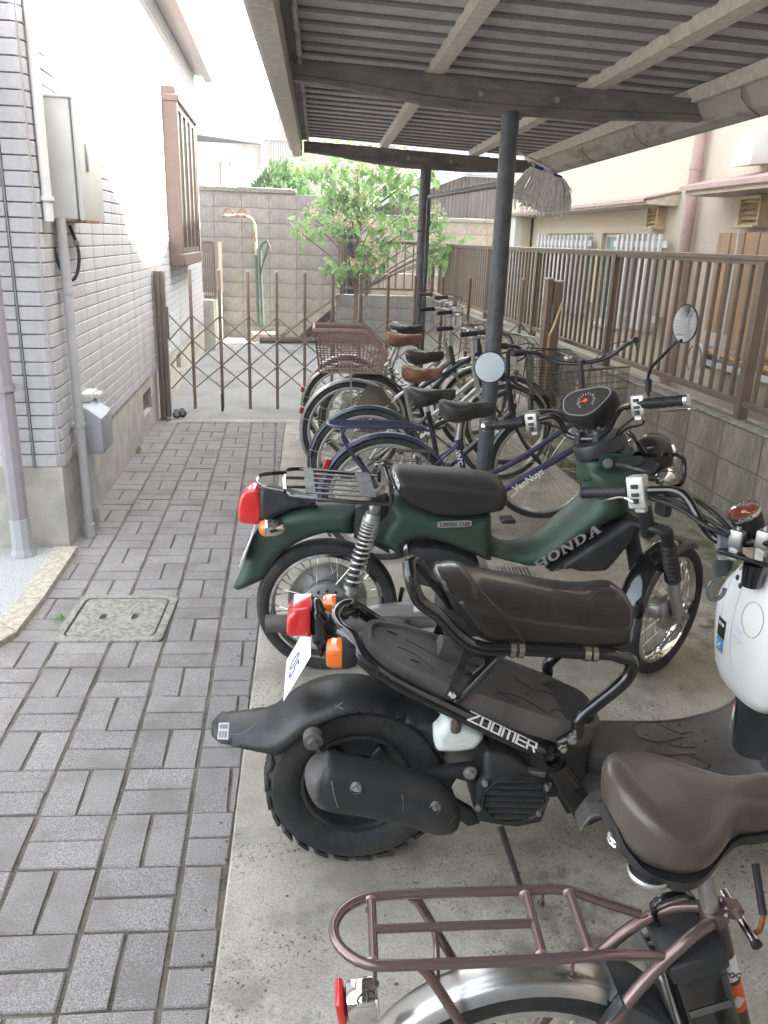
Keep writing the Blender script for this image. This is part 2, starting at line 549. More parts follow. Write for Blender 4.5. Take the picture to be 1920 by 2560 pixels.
for q, (cy, kind, P, c) in enumerate(bricks):
    if q < 300:
        if kind: o = link('brick', variants[kind, random.randrange(8)], bed, (c[0], c[1], random.uniform(-.0022, .0015)), (random.gauss(0, .006), random.gauss(0, .006), random.gauss(0, .009)))
        else: o = brick_mesh(P).build('brick', M_BRICK, bed, weld=False, ang=0)
    else:
        if kind:
            me = variants[kind, q % 8]
            T = Matrix.Translation((c[0], c[1], random.uniform(-.002, .001))) @ Matrix.Rotation(random.gauss(0, .006), 4, 'Z')
            rest.add([v.co for v in me.vertices], [tuple(p.vertices) for p in me.polygons], T)
        else:
            b_ = brick_mesh(P); rest.add(b_.v, b_.f)
stuff(rest.build('far_bricks', M_BRICK, bed, weld=False, ang=0))

# manhole
mh = thing('manhole_cover', 'square concrete drain cover with two slots set in the paving', 'manhole cover', (-.717, 3.275, 0), -.05)
def rrect(w, h, r, n=5):
    o = []
    for cx, cy, a in ((w/2-r, h/2-r, 0), (-w/2+r, h/2-r, 90), (-w/2+r, -h/2+r, 180), (w/2-r, -h/2+r, 270)):
        for i in range(n+1): o.append((cx+r*math.cos(R(a+90*i/n)), cy+r*math.sin(R(a+90*i/n))))
    return o
def ring(o1, z1, o2, z2): return [[(x, y, z1) for x, y in o1], [(x, y, z2) for x, y in o2]]
m = MB()
m.loft([[(x, y, z) for x, y in rrect(w, w, r)] for w, r, z in ((.445,.03,-.03), (.445,.03,.004), (.437,.028,.008), (.38,.035,.008), (.376,.034,-.012))], cap=False)
m.build('rim', M_MANH, mh)
# lid with two slots: outer top built as quads round the slots
m = MB()
lw = .362
m.loft([[(x, y, z) for x, y in rrect(w, w, r)] for w, r, z in ((lw,.034,-.02), (lw,.034,.003), (lw-.008,.03,.007))], cap=False)
bm = bmesh.new()
def loop(o, z): 
    v = [bm.verts.new((x, y, z)) for x, y in o]
    return v, [bm.edges.new((v[i], v[(i+1) % len(v)])) for i in range(len(v))]
ov, oe = loop(rrect(lw-.008, lw-.008, .03), .007)
holes = []
for sx in (-.068, .068):
    hv, he = loop([(x+sx, y+.0) for x, y in rrect(.028, .058, .013)], .007)
    holes.append(hv); oe += he
bmesh.ops.triangle_fill(bm, edges=oe, use_beauty=True)
for hv in holes:
    lo_ = [bm.verts.new((v.co.x, v.co.y, -.04)) for v in hv]
    for i in range(len(hv)): bm.faces.new((hv[i], hv[(i+1) % len(hv)], lo_[(i+1) % len(hv)], lo_[i]))
m.bm(bm)
m.build('lid', M_MANH, mh)
# kerb stones and aggregate paving at the left
kin = [(-1.075,4.088),(-1.078,3.431),(-1.095,3.115),(-1.166,2.957)]
kout = [(-1.198,4.093),(-1.184,3.442),(-1.206,3.218),(-1.289,3.039)]
ks = thing('kerb', 'row of pale sandstone kerb stones curving away from the house corner', 'kerb', (kin[1][0], kin[1][1], 0))
ko = Vector((kin[1][0], kin[1][1], 0))
for i in range(3):
    q = [kin[i], kin[i+1], kout[i+1], kout[i]]
    cx = sum(p[0] for p in q)/4; cy = sum(p[1] for p in q)/4
    q = [(cx+(x-cx)*.985-ko.x, cy+(y-cy)*.985-ko.y) for x, y in q]
    brick_mesh(q, .03).build('kerb_stone', M_KERB, ks, weld=False, ang=0)
g = MB()
ag = [(-6, -1.5, .018), (-6, 4.2, .018)]+[(x, y, .018) for x, y in kout]+[(-2.2, 2.0, .018), (-2.2, -1.5, .018)]
g.v = ag+[(x, y, -.05) for x, y, z in ag]; n = len(ag)
g.f = [tuple(range(n))]+[(i, (i+1) % n, (i+1) % n+n, i+n) for i in range(n)]; g.mi = [0]*len(g.f)
struct(g.build('aggregate_paving', M_AGG, ang=0))

# ---------------------------------------------------------------- left house
XW = -1.11
hs = thing('house', 'white tiled house with grey rendered base along the left side of the alley', 'house', (-3.5, 8, 0))
def hp(mb, name, m, parent=hs, **k):
    return mb.build(name, m, parent, T=Matrix.Translation((3.5, -8, 0)), **k)
m = MB(); m.bx(-7, XW-.014, 4.114, 12.1, .455, 3.62)
hp(m, 'wall', M_SIDEB, ang=0)
m = MB(); m.bx(-7, XW-.02, 4.13, 12.08, -.1, .452)
m.bx(-7, XW+.0, 4.1, 12.1, -.1, .2)
m = MB()
# foundation with real openings for the two vents
vents = [(6.60, 7.04, .172, .356), (8.82, 9.2, .188, .372)]
yy = [4.105]+[v for a in vents for v in a[:2]]+[12.1]
for i in range(len(yy)-1):
    if i % 2 == 0: m.bx(-1.3, XW-.012, yy[i], yy[i+1], -.1, .454)
    else:
        a = vents[i//2]
        m.bx(-1.3, XW-.012, yy[i], yy[i+1], -.1, a[2]); m.bx(-1.3, XW-.012, yy[i], yy[i+1], a[3], .454)
m.bx(-7, -1.3, 4.105, 12.1, -.1, .454)
hp(m, 'foundation', M_FOUND, ang=0)
for a in vents:
    m = MB()
    for k in range(7): m.bx(-1.19, -1.165, a[0]+.03+k*(a[1]-a[0]-.06)/6.5, a[0]+.045+k*(a[1]-a[0]-.06)/6.5, a[2], a[3])
    m.bx(-1.21, -1.2, a[0], a[1], a[2], a[3])
    hp(m, 'foundation_vent', M_PVCD, ang=0)
RH = .0665
tm = MB(); tm.box((0, 0, 0), (.014, .303, RH-.0042), b=.0035)
tile_me = tm.build('siding_tile', M_SIDE); tdat = tile_me.data; bpy.data.objects.remove(tile_me)
restt = MB()
nt_ = 0
for r_ in range(47):
    z = .454+RH*(r_+.5)
    off = 0
    for c_ in range(26):
        y = 4.26+.309*(c_+.5)
        if y > 12.0: continue
        if nt_ < 225 and z < 1.62 and y < 8.3:
            link('siding_tile', tdat, hs, (XW-.007+3.5, y-8, z)); nt_ += 1
        else:
            restt.box((XW-.007, y, z), (.014, .303, RH-.0042), b=.0035)
    # corner piece and front face
    if r_ < 34:
        cm = MB(); cm.prism([(-1.245, 4.10), (-1.145, 4.10), (-1.11, 4.135), (-1.11, 4.257), (-1.127, 4.257), (-1.245, 4.117)], z-RH/2+.003, z+RH/2-.003, b=.002, seg=1, M=Matrix(((1,0,0,0),(0,0,1,0),(0,1,0,0),(0,0,0,1))))
        hp(cm, 'corner_tile', M_SIDE)
    else:
        restt.prism([(-1.245, 4.10), (-1.145, 4.10), (-1.11, 4.135), (-1.11, 4.257), (-1.127, 4.257), (-1.245, 4.117)], z-RH/2+.003, z+RH/2-.003, b=.002, seg=1, M=Matrix(((1,0,0,0),(0,0,1,0),(0,1,0,0),(0,0,0,1))))
    if r_ < 34:
        cm = MB(); cm.box((-1.71, 4.107, z), (.9, .014, RH-.0042), b=.0035); hp(cm, 'siding_tile', M_SIDE)
    else: restt.box((-1.71, 4.107, z), (.9, .014, RH-.0042), b=.0035)
stuff(hp(restt, 'upper_siding', M_SIDE))
m = MB(); m.bx(-1.256, -1.249, 4.096, 4.115, .45, 3.6); hp(m, 'sealant_strip', mat('sealant', (.24,.25,.25), .8), ang=0)
# roof edge: soffit, gutter
m = MB()
m.bx(-8, -.99, 3.75, 12.25, 3.62, 3.66)
m.prism([(-7, 3.66), (-.93, 3.66), (-.93, 3.72), (-4, 4.9), (-7, 4.9)], 3.7, 12.3)
hp(m, 'roof', mat('pale_roof', (.5,.48,.46), .6), ang=0)
m = MB(); m.prism([(-1.0, 3.56), (-.9, 3.56), (-.87, 3.64), (-.88, 3.64), (-.905, 3.57), (-.99, 3.57), (-1.0, 3.62)], 3.7, 12.3)
hp(m, 'gutter', M_BROWNAL)
# bay window
wy0, wy1, wx = 8.60, 10.35, -.965
bw = MB()
bw.bx(XW, wx-.012, wy0, wy1, 2.84, 2.93, b=.006); bw.bx(XW, wx+.018, wy0-.01, wy1+.01, 2.80, 2.86, b=.006)
bw.bx(XW, wx+.01, wy0-.008, wy1+.008, 1.30, 1.42, b=.008)
bw.bx(XW, wx, wy0, wy0+.035, 1.42, 2.80, b=.003); bw.bx(XW, wx, wy1-.035, wy1, 1.42, 2.80, b=.003)
wf = hp(bw, 'window', M_BROWNAL)
for k in range(4):
    y0 = wy0+.05+k*(wy1-wy0-.1)/4; y1 = wy0+.05+(k+1)*(wy1-wy0-.1)/4-.001
    fm = MB()
    for a in (y0, y1-.05): fm.bx(wx-.05, wx-.01, a+.003, a+.047, 1.425, 2.795, b=.003)
    fm.bx(wx-.05, wx-.01, y0+.051, y1-.051, 1.425, 1.475); fm.bx(wx-.05, wx-.01, y0+.051, y1-.051, 2.745, 2.795)
    hp(fm, 'sash', M_BROWNAL, wf)
    fm = MB(); fm.bx(wx-.036, wx-.03, y0+.05, y1-.05, 1.475, 2.745); hp(fm, 'pane', M_GLASS, wf, ang=0)
# side lattice, ledge beyond the far corner
lt = thing('lattice_screen', 'small bronze lattice screen fixed beyond the far corner of the white house', 'screen', (-1.0, 12.3, .73))
m = MB()
m.bx(-.12, .04, -.02, .02, .76, .80); m.bx(-.12, .04, -.02, .02, 0, .04); 
m.build('frame', M_BRONZE, lt, ang=0)
for k in range(6):
    m = MB(); m.bx(-.115+k*.027, -.1+k*.027, -.015, .015, .04, .76); m.build('slat', M_BRONZE, lt, ang=0)
m = MB()
m.bx(.03, .05, .0, 1.5, 0, .78)
m.build('side_panel', M_BRONZE, lt, ang=0)
m = MB(); m.bx(-2.0, -.97, 12.15, 13.9, -.05, .72, b=.01)
tag(m.build('low_wall', M_FOUND), 'low rendered wall under the lattice screen beyond the white house', 'wall')

# ---------------------------------------------------------------- pipes and boxes on the house
dp = thing('downpipe', 'thick mauve grey rainwater pipe in front of the tiled corner', 'drainpipe', (-1.325, 4.0, .018))
m = MB(); m.tube([(0, 0, .12), (.0, 0, 3.55)], .046, 10); m.build('pipe', M_PVCD, dp, ang=20)
m = MB(); m.lathe([(.05, .0), (.066, .0), (.066, .012), (.056, .03), (.052, .045), (.052, .2), (.046, .2)], 10); m.build('shoe', M_PVCB, dp, ang=30)
m = MB(); m.lathe([(.0465, .845), (.052, .845), (.052, .875), (.0465, .875)], 20); m.bx(.03, .085, -.004, .01, .85, .87); m.bx(-.01, .01, .04, .1, .85, .87); m.build('clamp', M_PVCD, dp)
cp = thing('conduit', 'tall pale grey conduit rising from the paving beside the meter box', 'pipe', (-1.066, 4.31, 0))
m = MB(); m.tube([(0, 0, .0), (0, 0, 1.66)], .0245, 16); m.build('pipe', M_PVC, cp)
m = MB(); m.lathe([(.025, .075), (.03, .075), (.03, .0), (.025, 0)], 18); m.build('socket', M_PVC, cp)
cp = thing('conduit', 'shorter grey conduit running from the meter box into the paving', 'pipe', (-1.07, 4.44, 0))
m = MB(); m.tube([(0, 0, .0), (0, 0, .56)], .028, 16); m.build('pipe', M_PVC, cp)
m = MB(); m.lathe([(.029, .13), (.034, .13), (.034, .05), (.029, .04)], 18); m.build('socket', M_PVC, cp)
cp = thing('conduit', 'thin tan conduit just behind the grey ones under the meter box', 'pipe', (-1.075, 4.53, 0))
m = MB(); m.tube([(0, 0, .0), (0, 0, .6)], .009, 10); tag_ = m.build('pipe', mat('tan_pvc', (.42,.35,.28), .5), cp)
cp = thing('conduit', 'cream pipe climbing the tiled corner to the left of the enamel cabinet', 'pipe', (-1.085, 4.17, 1.64))
m = MB(); m.tube([(0, .0, 0), (0, .0, .5), (0, -.0, 2.0)], .0235, 14); m.build('pipe', M_IVORY, cp)
m = MB()
for z in (.09, 1.02): m.lathe([(.024, z), (.031, z), (.031, z+.02), (.024, z+.02)], 18)
m.build('collar', M_IVORY, cp)
mb_ = thing('meter_box', 'small grey plastic meter box low on the house corner', 'meter box', (XW, 4.52, .44))
m = MB(); m.prism([(0, 0), (.13, .0), (.135, .02), (.135, .2), (.06, .26), (0, .26)], -.11, .16, b=.012, seg=2); m.build('cover', M_PVCB, mb_)
m = MB(); m.bx(0, .06, .02, .2, .262, .31, b=.006, seg=2); m.bx(.06, .09, .09, .19, .27, .30, b=.006, seg=2); m.build('socket_outlet', M_CAB, mb_)
m = MB()
for x, y in ((.10, .02), (.10, .14)): m.sphere((x+.035, y-.11, .03), .005, 5); m.sphere((x+.035, y-.11, .19), .005, 5)
stuff(m.build('cover_screws', M_STEELG, mb_))
for z in (.62, 1.3):
    m = MB(); m.lathe([(.0255, z), (.0285, z), (.0285, z+.018), (.0255, z+.018)], 18, Matrix.Translation((-1.066, 4.31, 0))); m.bx(-1.108, -1.08, 4.30, 4.35, z, z+.018)
    tag(m.build('pipe_clip', M_PVC), 'small grey clip holding the tall conduit to the tiled wall, %s' % ('the lower one' if z < 1 else 'the upper one'), 'pipe clip', 'pipe clips on the tall conduit')
ec = thing('electric_cabinet', 'large white enamel electric cabinet with rusty lower edge hung on the tiled wall', 'cabinet', (XW, 4.32, 1.64))
m = MB(); m.bx(.0, .125, 0, .47, .012, .56, b=.012, seg=2); m.bx(0, .14, -.006, .476, .548, .566, b=.006); m.build('body', M_CAB, ec)
m = MB(); m.bx(.131, .158, -.004, .474, .008, .548, b=.01, seg=2); dr = m.build('door', M_CAB, ec)
m = MB(); m.bx(.160, .168, .10, .135, .24, .37, b=.004, seg=2); m.build('handle', M_STEELG, dr)
m = MB(); m.bx(.13, .162, -.007, .30, .0, .012, b=.002); m.bx(.0, .128, -.004, .44, .002, .014, b=.002); m.build('rust_edge', M_RUST, ec)
cb = thing('cable', 'slack black cable looping down from the electric cabinet', 'cable', (-1.02, 4.4, 1.64))
m = MB()
pp = [(-1.119,4.32,1.637),(-1.119,4.32,1.557),(-1.103,4.32,1.459),(-1.075,4.33,1.385),(-1.042,4.34,1.367),(-1.019,4.36,1.411),(-1.011,4.38,1.486),(-1.023,4.4,1.543),(-1.054,4.42,1.625)]
m.tube([Vector(p)-Vector((-1.02, 4.4, 1.64)) for p in smooth(pp, .01, False)], .0085, 8)
m.build('loop', M_BLACK, cb)
m = MB(); m.sphere(Vector(pp[7])-Vector((-1.02, 4.4, 1.64)), .016, 8); m.build('tie', M_PVCD, cb)

# ---------------------------------------------------------------- folding gate
gt = thing('folding_gate', 'bronze trellis gate stretched across the alley behind the bicycles', 'gate', (0, 7.38, 0))
gx = [-.79+i*.2493 for i in range(13)]
ZT, ZB = 1.315, .095
for i, x in enumerate(gx):
    m = MB(); m.bx(x-.014, x+.014, -.014, .014, ZB, ZT, b=.005, seg=2); m.build('post', M_BRONZEL, gt)
    m = MB(); m.bx(x-.0145, x+.0145, -.0145, .0145, ZT-.004, ZT+.012, b=.005, seg=2); m.build('post_cap', mat('cap', (.5,.42,.36), .5) if i == 0 else bpy.data.materials['cap'], gt)
m0 = -1.0
allx = [m0+.01]+gx+[gx[-1]+.22]
zl = [.28, .49, .71, .93]
for i in range(len(allx)-1):
    a, b = allx[i], allx[i+1]
    for k in range(3):
        for s in (0, 1):
            z0, z1 = (zl[k], zl[k+1]) if s == 0 else (zl[k+1], zl[k])
            yo = .02 if s else -.02
            m = MB(); m.tube([(a, yo, z0), (b, yo, z1)], .0065, 6, flat=1); m.build('lattice_bar', M_BRONZEL, gt)
m = MB(); m.bx(-1.075, -1.045, -.05, .05, .01, 1.30, b=.004); m.bx(-1.042, -1.005, -.04, .04, .02, 1.30, b=.004); m.bx(-1.1, -1.078, -.03, .03, 0.01, 1.30, b=.003)
m.build('gate_pillar', M_BRONZE, gt)
m = MB(); m.bx(-1.002, -.985, -.03, .0, .72, 1.0, b=.003); m.build('lock', M_BRONZE, gt)
m = MB(); m.bx(-.555, -.535, -.035, -.015, .075, .24, b=.003); m.build('drop_bolt', M_BLACK, gt)
for dx in (0, .045):
    m = MB(); m.tube([(-.955+dx, -.045+dx, .045), (-.955+dx, -.017+dx, .045)], .036, 16); w_ = m.build('wheel', M_BLACK, gt)
    m = MB(); m.tube([(-.955+dx, -.052+dx, .045), (-.955+dx, -.01+dx, .045)], .012, 12); m.bx(-.975+dx, -.935+dx, -.05+dx, -.044+dx, .04, .1); m.build('hub', M_STEELG, w_)
m = MB(); m.bx(2.33, 2.38, -.33, -.23, .1, 1.33, b=.004); m.bx(2.39, 2.47, -.34, -.22, .1, 1.31, b=.004); m.build('gate_pillar', M_BRONZEL, gt)
m = MB(); m.bx(2.325, 2.385, -.335, -.225, 1.33, 1.345, b=.004); m.bx(2.387, 2.475, -.345, -.215, 1.31, 1.327, b=.004); m.build('pillar_cap', bpy.data.materials['cap'], gt)
m = MB(); m.bx(2.38, 2.392, -.36, -.3, .95, 1.12); m.build('latch', M_STEELG, gt)

# ---------------------------------------------------------------- block walls
def block_wall(name, label, cat, x0, x1, yf, z0, z1, bw_, bh, mt, depth=.14, cap=None, offs=0, axis='x', top=None, yaw=0):
    """wall along x (front face at y=yf, facing -y) or along y (axis='y', face at x=yf, facing -x)"""
    t = thing(name, label, cat, (x0, yf, 0) if axis == 'x' else (yf, x0, 0), yaw)
    def B(mb, a0, a1, d0, d1, z0_, z1_, b=0):
        if axis == 'x': mb.bx(a0, a1, d0, d1, z0_, z1_, b)
        else: mb.bx(d0, d1, a0, a1, z0_, z1_, b)
    L = x1-x0
    m = MB(); B(m, 0, L, .005, depth, z0-.05, z1); m.build('mortar', M_MORT, t, ang=0)
    nr = max(1, round((z1-z0)/bh)); bh = (z1-z0)/nr
    cache = {}
    for r_ in range(nr):
        a = -((offs) % bw_)
        while a < L-.02:
            a0, a1 = max(a, 0)+.004, min(a+bw_, L)-.004
            a += bw_
            if a1-a0 < .03: continue
            if top and (a0+a1)/2+x0 > top[0] and z0+(r_+.6)*bh > top[1]: continue
            w = round(a1-a0, 3)
            if w not in cache:
                mb = MB(); B(mb, -w/2, w/2, 0, .02, -bh/2+.004, bh/2-.004, .003)
                o = mb.build('block', mt); cache[w] = o.data; bpy.data.objects.remove(o)
            c = (a0+a1)/2
            lo = (c, random.uniform(-.0015, .0015), z0+bh*(r_+.5)) if axis == 'x' else (random.uniform(-.0015, .0015), c, z0+bh*(r_+.5))
            link('block', cache[w], t, lo)
    if cap:
        a = 0
        while a < cap[0]:
            b_ = min(a+cap[1], cap[0])
            m = MB(); B(m, a+.003, b_-.003, -.035, depth+.03, z1, z1+cap[2]*random.uniform(.9, 1.1), .01); m.build('coping_stone', M_CAP, t)
            a = b_
    return t
block_wall('block_wall', 'tall grey concrete block wall closing the far end of the alley', 'wall', -1.6, 1.02, 13.95, -.05, 2.28, .441, .2275, M_BLOCK, cap=(1.86, .9, .075), offs=.35)
block_wall('block_wall', 'low pinkish block wall carrying a bronze fence left of the cream building', 'wall', .887, 2.62, 13.3, -.02, .77, .42, .2, M_BLOCK, cap=None)
block_wall('block_wall', 'dark block wall with pale coping below the corrugated shed', 'wall', 1.5, 4.6, 16.0, .9, 2.0, .41, .21, M_BLOCK2, cap=(3.1, .8, .08))
block_wall('rough_stone_wall', 'rough stone block base showing through the bronze fence below the shed', 'wall', 1.55, 4.4, 15.2, 0, 1.05, .42, .26, M_ROUGH, cap=None, offs=.1)
rw = block_wall('retaining_wall', 'brown concrete block wall under the bronze railing to the right of the motorcycles', 'wall', 1.8, 13.3, 2.5, .06, .70, .4, .2, M_BLOCK2, depth=.12, cap=(11.5, 1.2, .022), axis='y')
g = MB(); g.bx(2.104, 2.3, -1, 13.3, -.05, .125, b=.012)
cu = tag(g.build('gutter_kerb', M_MOSS), 'mossy concrete kerb at the foot of the brown block wall', 'kerb')
g = MB()
rows = []
for i in range(160):
    y = -1+i*.09
    rows.append([(2.29+random.uniform(-.006, .006), y, .12), (2.31, y, .165+random.uniform(-.01, .01)), (2.4+random.uniform(-.01,.01), y, .185+random.uniform(-.008, .008)), (2.52, y, .2+random.uniform(-.008, .008))])
g.sheet(rows)
g.build('mortar_haunch', M_ROUGH, cu)

# ---------------------------------------------------------------- railings
def railing(label, p0, p1, ztop, zrail, posts, spacing, zfoot, gap_mat=M_BRONZE, pick=.02):
    p0, p1 = Vector(p0), Vector(p1)
    d = (p1-p0).normalized(); L = (p1-p0).length
    t = thing('railing', label, 'fence', (p0.x, p0.y, 0), math.atan2(d.y, d.x))
    m = MB(); m.bx(0, L, -.025, .025, ztop-.03, ztop, b=.004); m.bx(0, L, -.018, .018, ztop-.05, ztop-.031); m.build('top_rail', gap_mat, t)
    m = MB(); m.bx(0, L, -.02, .02, zrail-.018, zrail+.018, b=.003); m.build('bottom_rail', gap_mat, t)
    a = MB(); a.bx(-.027, .027, -.03, .03, zfoot, ztop-.032, b=.003); po = a.build('post', gap_mat); pd = po.data; bpy.data.objects.remove(po)
    a = MB(); a.bx(-pick/2, pick/2, -pick/2, pick/2, zrail+.018, ztop-.05); po = a.build('picket', gap_mat, ang=0); kd = po.data; bpy.data.objects.remove(po)
    for x in posts: link('post', pd, t, (x, 0, 0))
    n = 0
    x = spacing/2
    while x < L:
        if min([abs(x-q) for q in posts]+[9]) > .05: link('picket', kd, t, (x, 0, 0)); n += 1
        x += spacing
    return t
railing('long bronze railing of thin upright bars on the brown block wall at the right', (2.555, .2, 0), (2.555, 13.3, 0), 1.597, .81, [3.92-2.0, 3.94, 5.93, 7.9, 9.9, 11.8, 13.05], .118, .7)
railing('short bronze railing on the low block wall behind the flowering tree', (.95, 13.36, 0), (2.5, 13.36, 0), 1.615, .87, [.02, .42, 1.5], .138, .75)
railing('bronze railing turning back behind the low block wall beside the dark opening', (.93, 13.4, 0), (1.0, 15.1, 0), 1.615, .87, [1.6], .118, .75)
# ---------------------------------------------------------------- buildings on the right
XR = 3.6
rb = thing('cream_building', 'cream roughcast building behind the bronze railing with two barred windows', 'building', (6, 10, 0))
def rp(mb, name, m, parent=None, off=(-6, -10, 0), **k):
    return mb.build(name, m, parent or rb, T=Matrix.Translation(off), **k)
# windows are real openings
W = [(11.1, 9.42, .86, 1.775), (9.15, 8.42, .80, 1.77), (8.32, 7.6, .87, 1.755)]
prof = lambda y: 9.44 if y < 0 else (9.44-y*.349 if y <= 7.6 else (6.76 if y <= 8.5 else 6.76+(y-8.5)*.33 if y <= 9.1 else 6.96+(y-9.1)*.05))  # unseen roofline, heights shaped to place its shadow edge on the white house
m = MB()
cuts = sorted([6.86, 13.6]+[v for w in W for v in w[:2]])
for i in range(len(cuts)-1):
    a, b = cuts[i], cuts[i+1]
    w = [w for w in W if abs(w[1]-a) < 1e-6]
    if w:
        w = w[0]
        m.bx(XR, XR+.25, a, b, -.1, w[2]); m.bx(XR, XR+.25, a, b, w[3], 2.6)
    else: m.bx(XR, XR+.25, a, b, -.1, 2.6)
m.bx(XR+.2501, 11, 6.86, 13.6, -.1, 2.6)
zz = [6.86, 7.6, 8.5, 9.1, 13.6]
m.loft([[(x, y, 2.6) for x, y in ((XR, 6.86), (11, 6.86), (11, 13.6), (XR, 13.6))], [(x, y, 5.9) for x, y in ((XR, 6.86), (11, 6.86), (11, 13.6), (XR, 13.6))]])
P = [(6.86, 5.9)]+[(y, prof(y)) for y in zz]+[(13.6, 5.9)]
m.prism([(y, z) for y, z in P], 0, 7.4, M=Matrix(((0,1,0,XR),(1,0,0,0),(0,0,1,0),(0,0,0,1))))
rp(m, 'wall', M_CREAM, ang=0)
M_FR = mat('window_aluminium', (.6,.59,.55), .45, metal=.2)
M_CURT = mat('drawn_curtain', (.45,.5,.47), .9)
for i, w in enumerate(W):
    y0, y1, z0, z1 = w[1], w[0], w[2], w[3]
    f = MB()
    for a, b in ((y0, y0+.035), (y1-.035, y1), ((y0+y1)/2-.02, (y0+y1)/2+.02)): f.bx(XR+.05, XR+.12, a, b, z0+.04, z1-.04)
    f.bx(XR+.05, XR+.12, y0, y1, z0, z0+.04); f.bx(XR+.05, XR+.12, y0, y1, z1-.04, z1); f.bx(XR-.03, XR+.1, y0-.02, y1+.02, z0-.03, z0-.001)
    wf = rp(f, 'window', M_FR, ang=0)
    f = MB(); f.bx(XR+.08, XR+.086, y0+.035, y1-.035, z0+.04, z1-.04)
    rp(f, 'pane', mat('pale_pane', (.33,.42,.4), .15, spec=.6) if i == 0 else bpy.data.materials['pale_pane'], wf, ang=0)
M_BAR = mat('white_grille', (.62,.6,.57), .5, noise=.05, nscale=9)
for y0, y1, n, lb in ((9.3, 11.25, 13, 'left'), (7.4, 8.5, 9, 'right')):
    gr = thing('window_grille', 'pale upright bar grille over the %s window of the cream building' % ('far wide' if lb == 'left' else 'near narrow'), 'grille', (3.5, y0, .85))
    for k in range(n):
        m = MB(); y = (y1-y0)*(k+.3)/n; m.bx(-.012, .012, y, y+.045, 0, .9); m.build('bar', M_BAR, gr, ang=0)
    for z in (.1, .78):
        m = MB(); m.bx(.013, .03, -.05, y1-y0+.08, z, z+.06); m.build('crossbar', M_BAR, gr, ang=0)
    for q in (-.04, y1-y0):
        m = MB(); m.bx(.03, .1, q, q+.04, .1, .16); m.build('bracket', M_STEELG, gr, ang=0)
m = MB(); m.prism([(3.28, 2.0), (3.6, 1.995), (3.6, 2.11), (3.28, 2.035)], 7.39, 12.3, b=.004); aw = rp(m, 'awning', mat('awning_render', (.6,.53,.42), .9, noise=.15, nscale=20))
m = MB(); m.prism([(3.255, 2.037), (3.6, 2.112), (3.6, 2.13), (3.25, 2.052), (3.25, 2.02), (3.255, 2.02)], 7.37, 12.3); rp(m, 'awning_flashing', M_PINKPVC, aw, ang=0)
def louvre(y0, y1, z0, z1, x, par, off):
    m = MB(); m.bx(x-.09, x+.02, y0, y0+.02, z0, z1); m.bx(x-.09, x+.02, y1-.02, y1, z0, z1); m.bx(x-.09, x+.02, y0, y1, z1-.015, z1+.003); m.bx(x-.14, x+.02, y0-.03, y1+.01, z0-.015, z0)
    v = rp(m, 'vent_louvre', M_VENT, par, off, ang=0)
    n = 5
    for k in range(n):
        zc = z0+(k+.6)*(z1-z0)/n
        m = MB(); m.box((x-.045, (y0+y1)/2, zc), (.075, y1-y0-.04, .006), (0, R(-38), 0)); rp(m, 'louvre_blade', M_VENT, v, off, ang=0)
M_VENT = mat('vent_enamel', (.55,.43,.27), .6, noise=.12, nscale=14)
louvre(7.62, 7.86, 1.815, 2.0, XR, rb, (-6, -10, 0))
# pink building
XP = 3.5
pk = thing('pink_building', 'pale pink roughcast building nearest on the right with a brown board screen', 'building', (6, 4, 0))
po_ = (-6, -4, 0)
m = MB()
P = [(-6, -.1), (6.858, -.1), (6.858, prof(6.858)), (0, 9.44), (-6, 7)]
m.prism(P, 0, 7.5, M=Matrix(((0,1,0,XP),(1,0,0,0),(0,0,1,0),(0,0,0,1))))
rp(m, 'wall', M_PINK, pk, po_, ang=0)
m = MB(); m.prism([(3.18, 2.02), (3.5, 2.02), (3.5, 2.15), (3.18, 2.07)], 3.0, 6.45, b=.004); aw = rp(m, 'awning', M_PINK, pk, po_)
m = MB(); m.prism([(3.155, 2.072), (3.5, 2.152), (3.5, 2.175), (3.15, 2.09), (3.15, 2.055), (3.155, 2.055)], 3.0, 6.5); rp(m, 'awning_flashing', M_PINKPVC, aw, po_, ang=0)
louvre(5.74, 6.03, 1.80, 2.0, XP, pk, po_)
hv = thing('exhaust_hood', 'white metal exhaust hood high on the pink wall at the right edge', 'vent', (XP, 5.86, 2.2))
m = MB(); m.prism([(0, .25), (-.1, .25), (-.19, .19), (-.22, .1), (-.22, -.0), (-.2, -.0), (0, .02)], -.12, .13, b=.006); m.build('hood', M_FR, hv)
dq = thing('downpipe', 'dusty pink rainwater pipe between the cream and pink buildings', 'drainpipe', (3.43, 6.83, 0))
m = MB(); m.tube([(0, 0, .1), (0, 0, 4.5)], .05, 14); m.build('pipe', M_PINKPVC, dq)
m = MB()
for z in (.5, 1.35, 2.25): m.lathe([(.051, z), (.056, z), (.056, z+.04), (.051, z+.04)], 18)
m.build('bracket', M_PINKPVC, dq)
dq = thing('downpipe', 'slim pale grey pipe on the cream wall beside the pink rainwater pipe', 'drainpipe', (3.55, 7.02, 0))
m = MB(); m.tube([(0, 0, .1), (0, 0, 1.75)], .032, 12); m.build('pipe', M_PVC, dq)
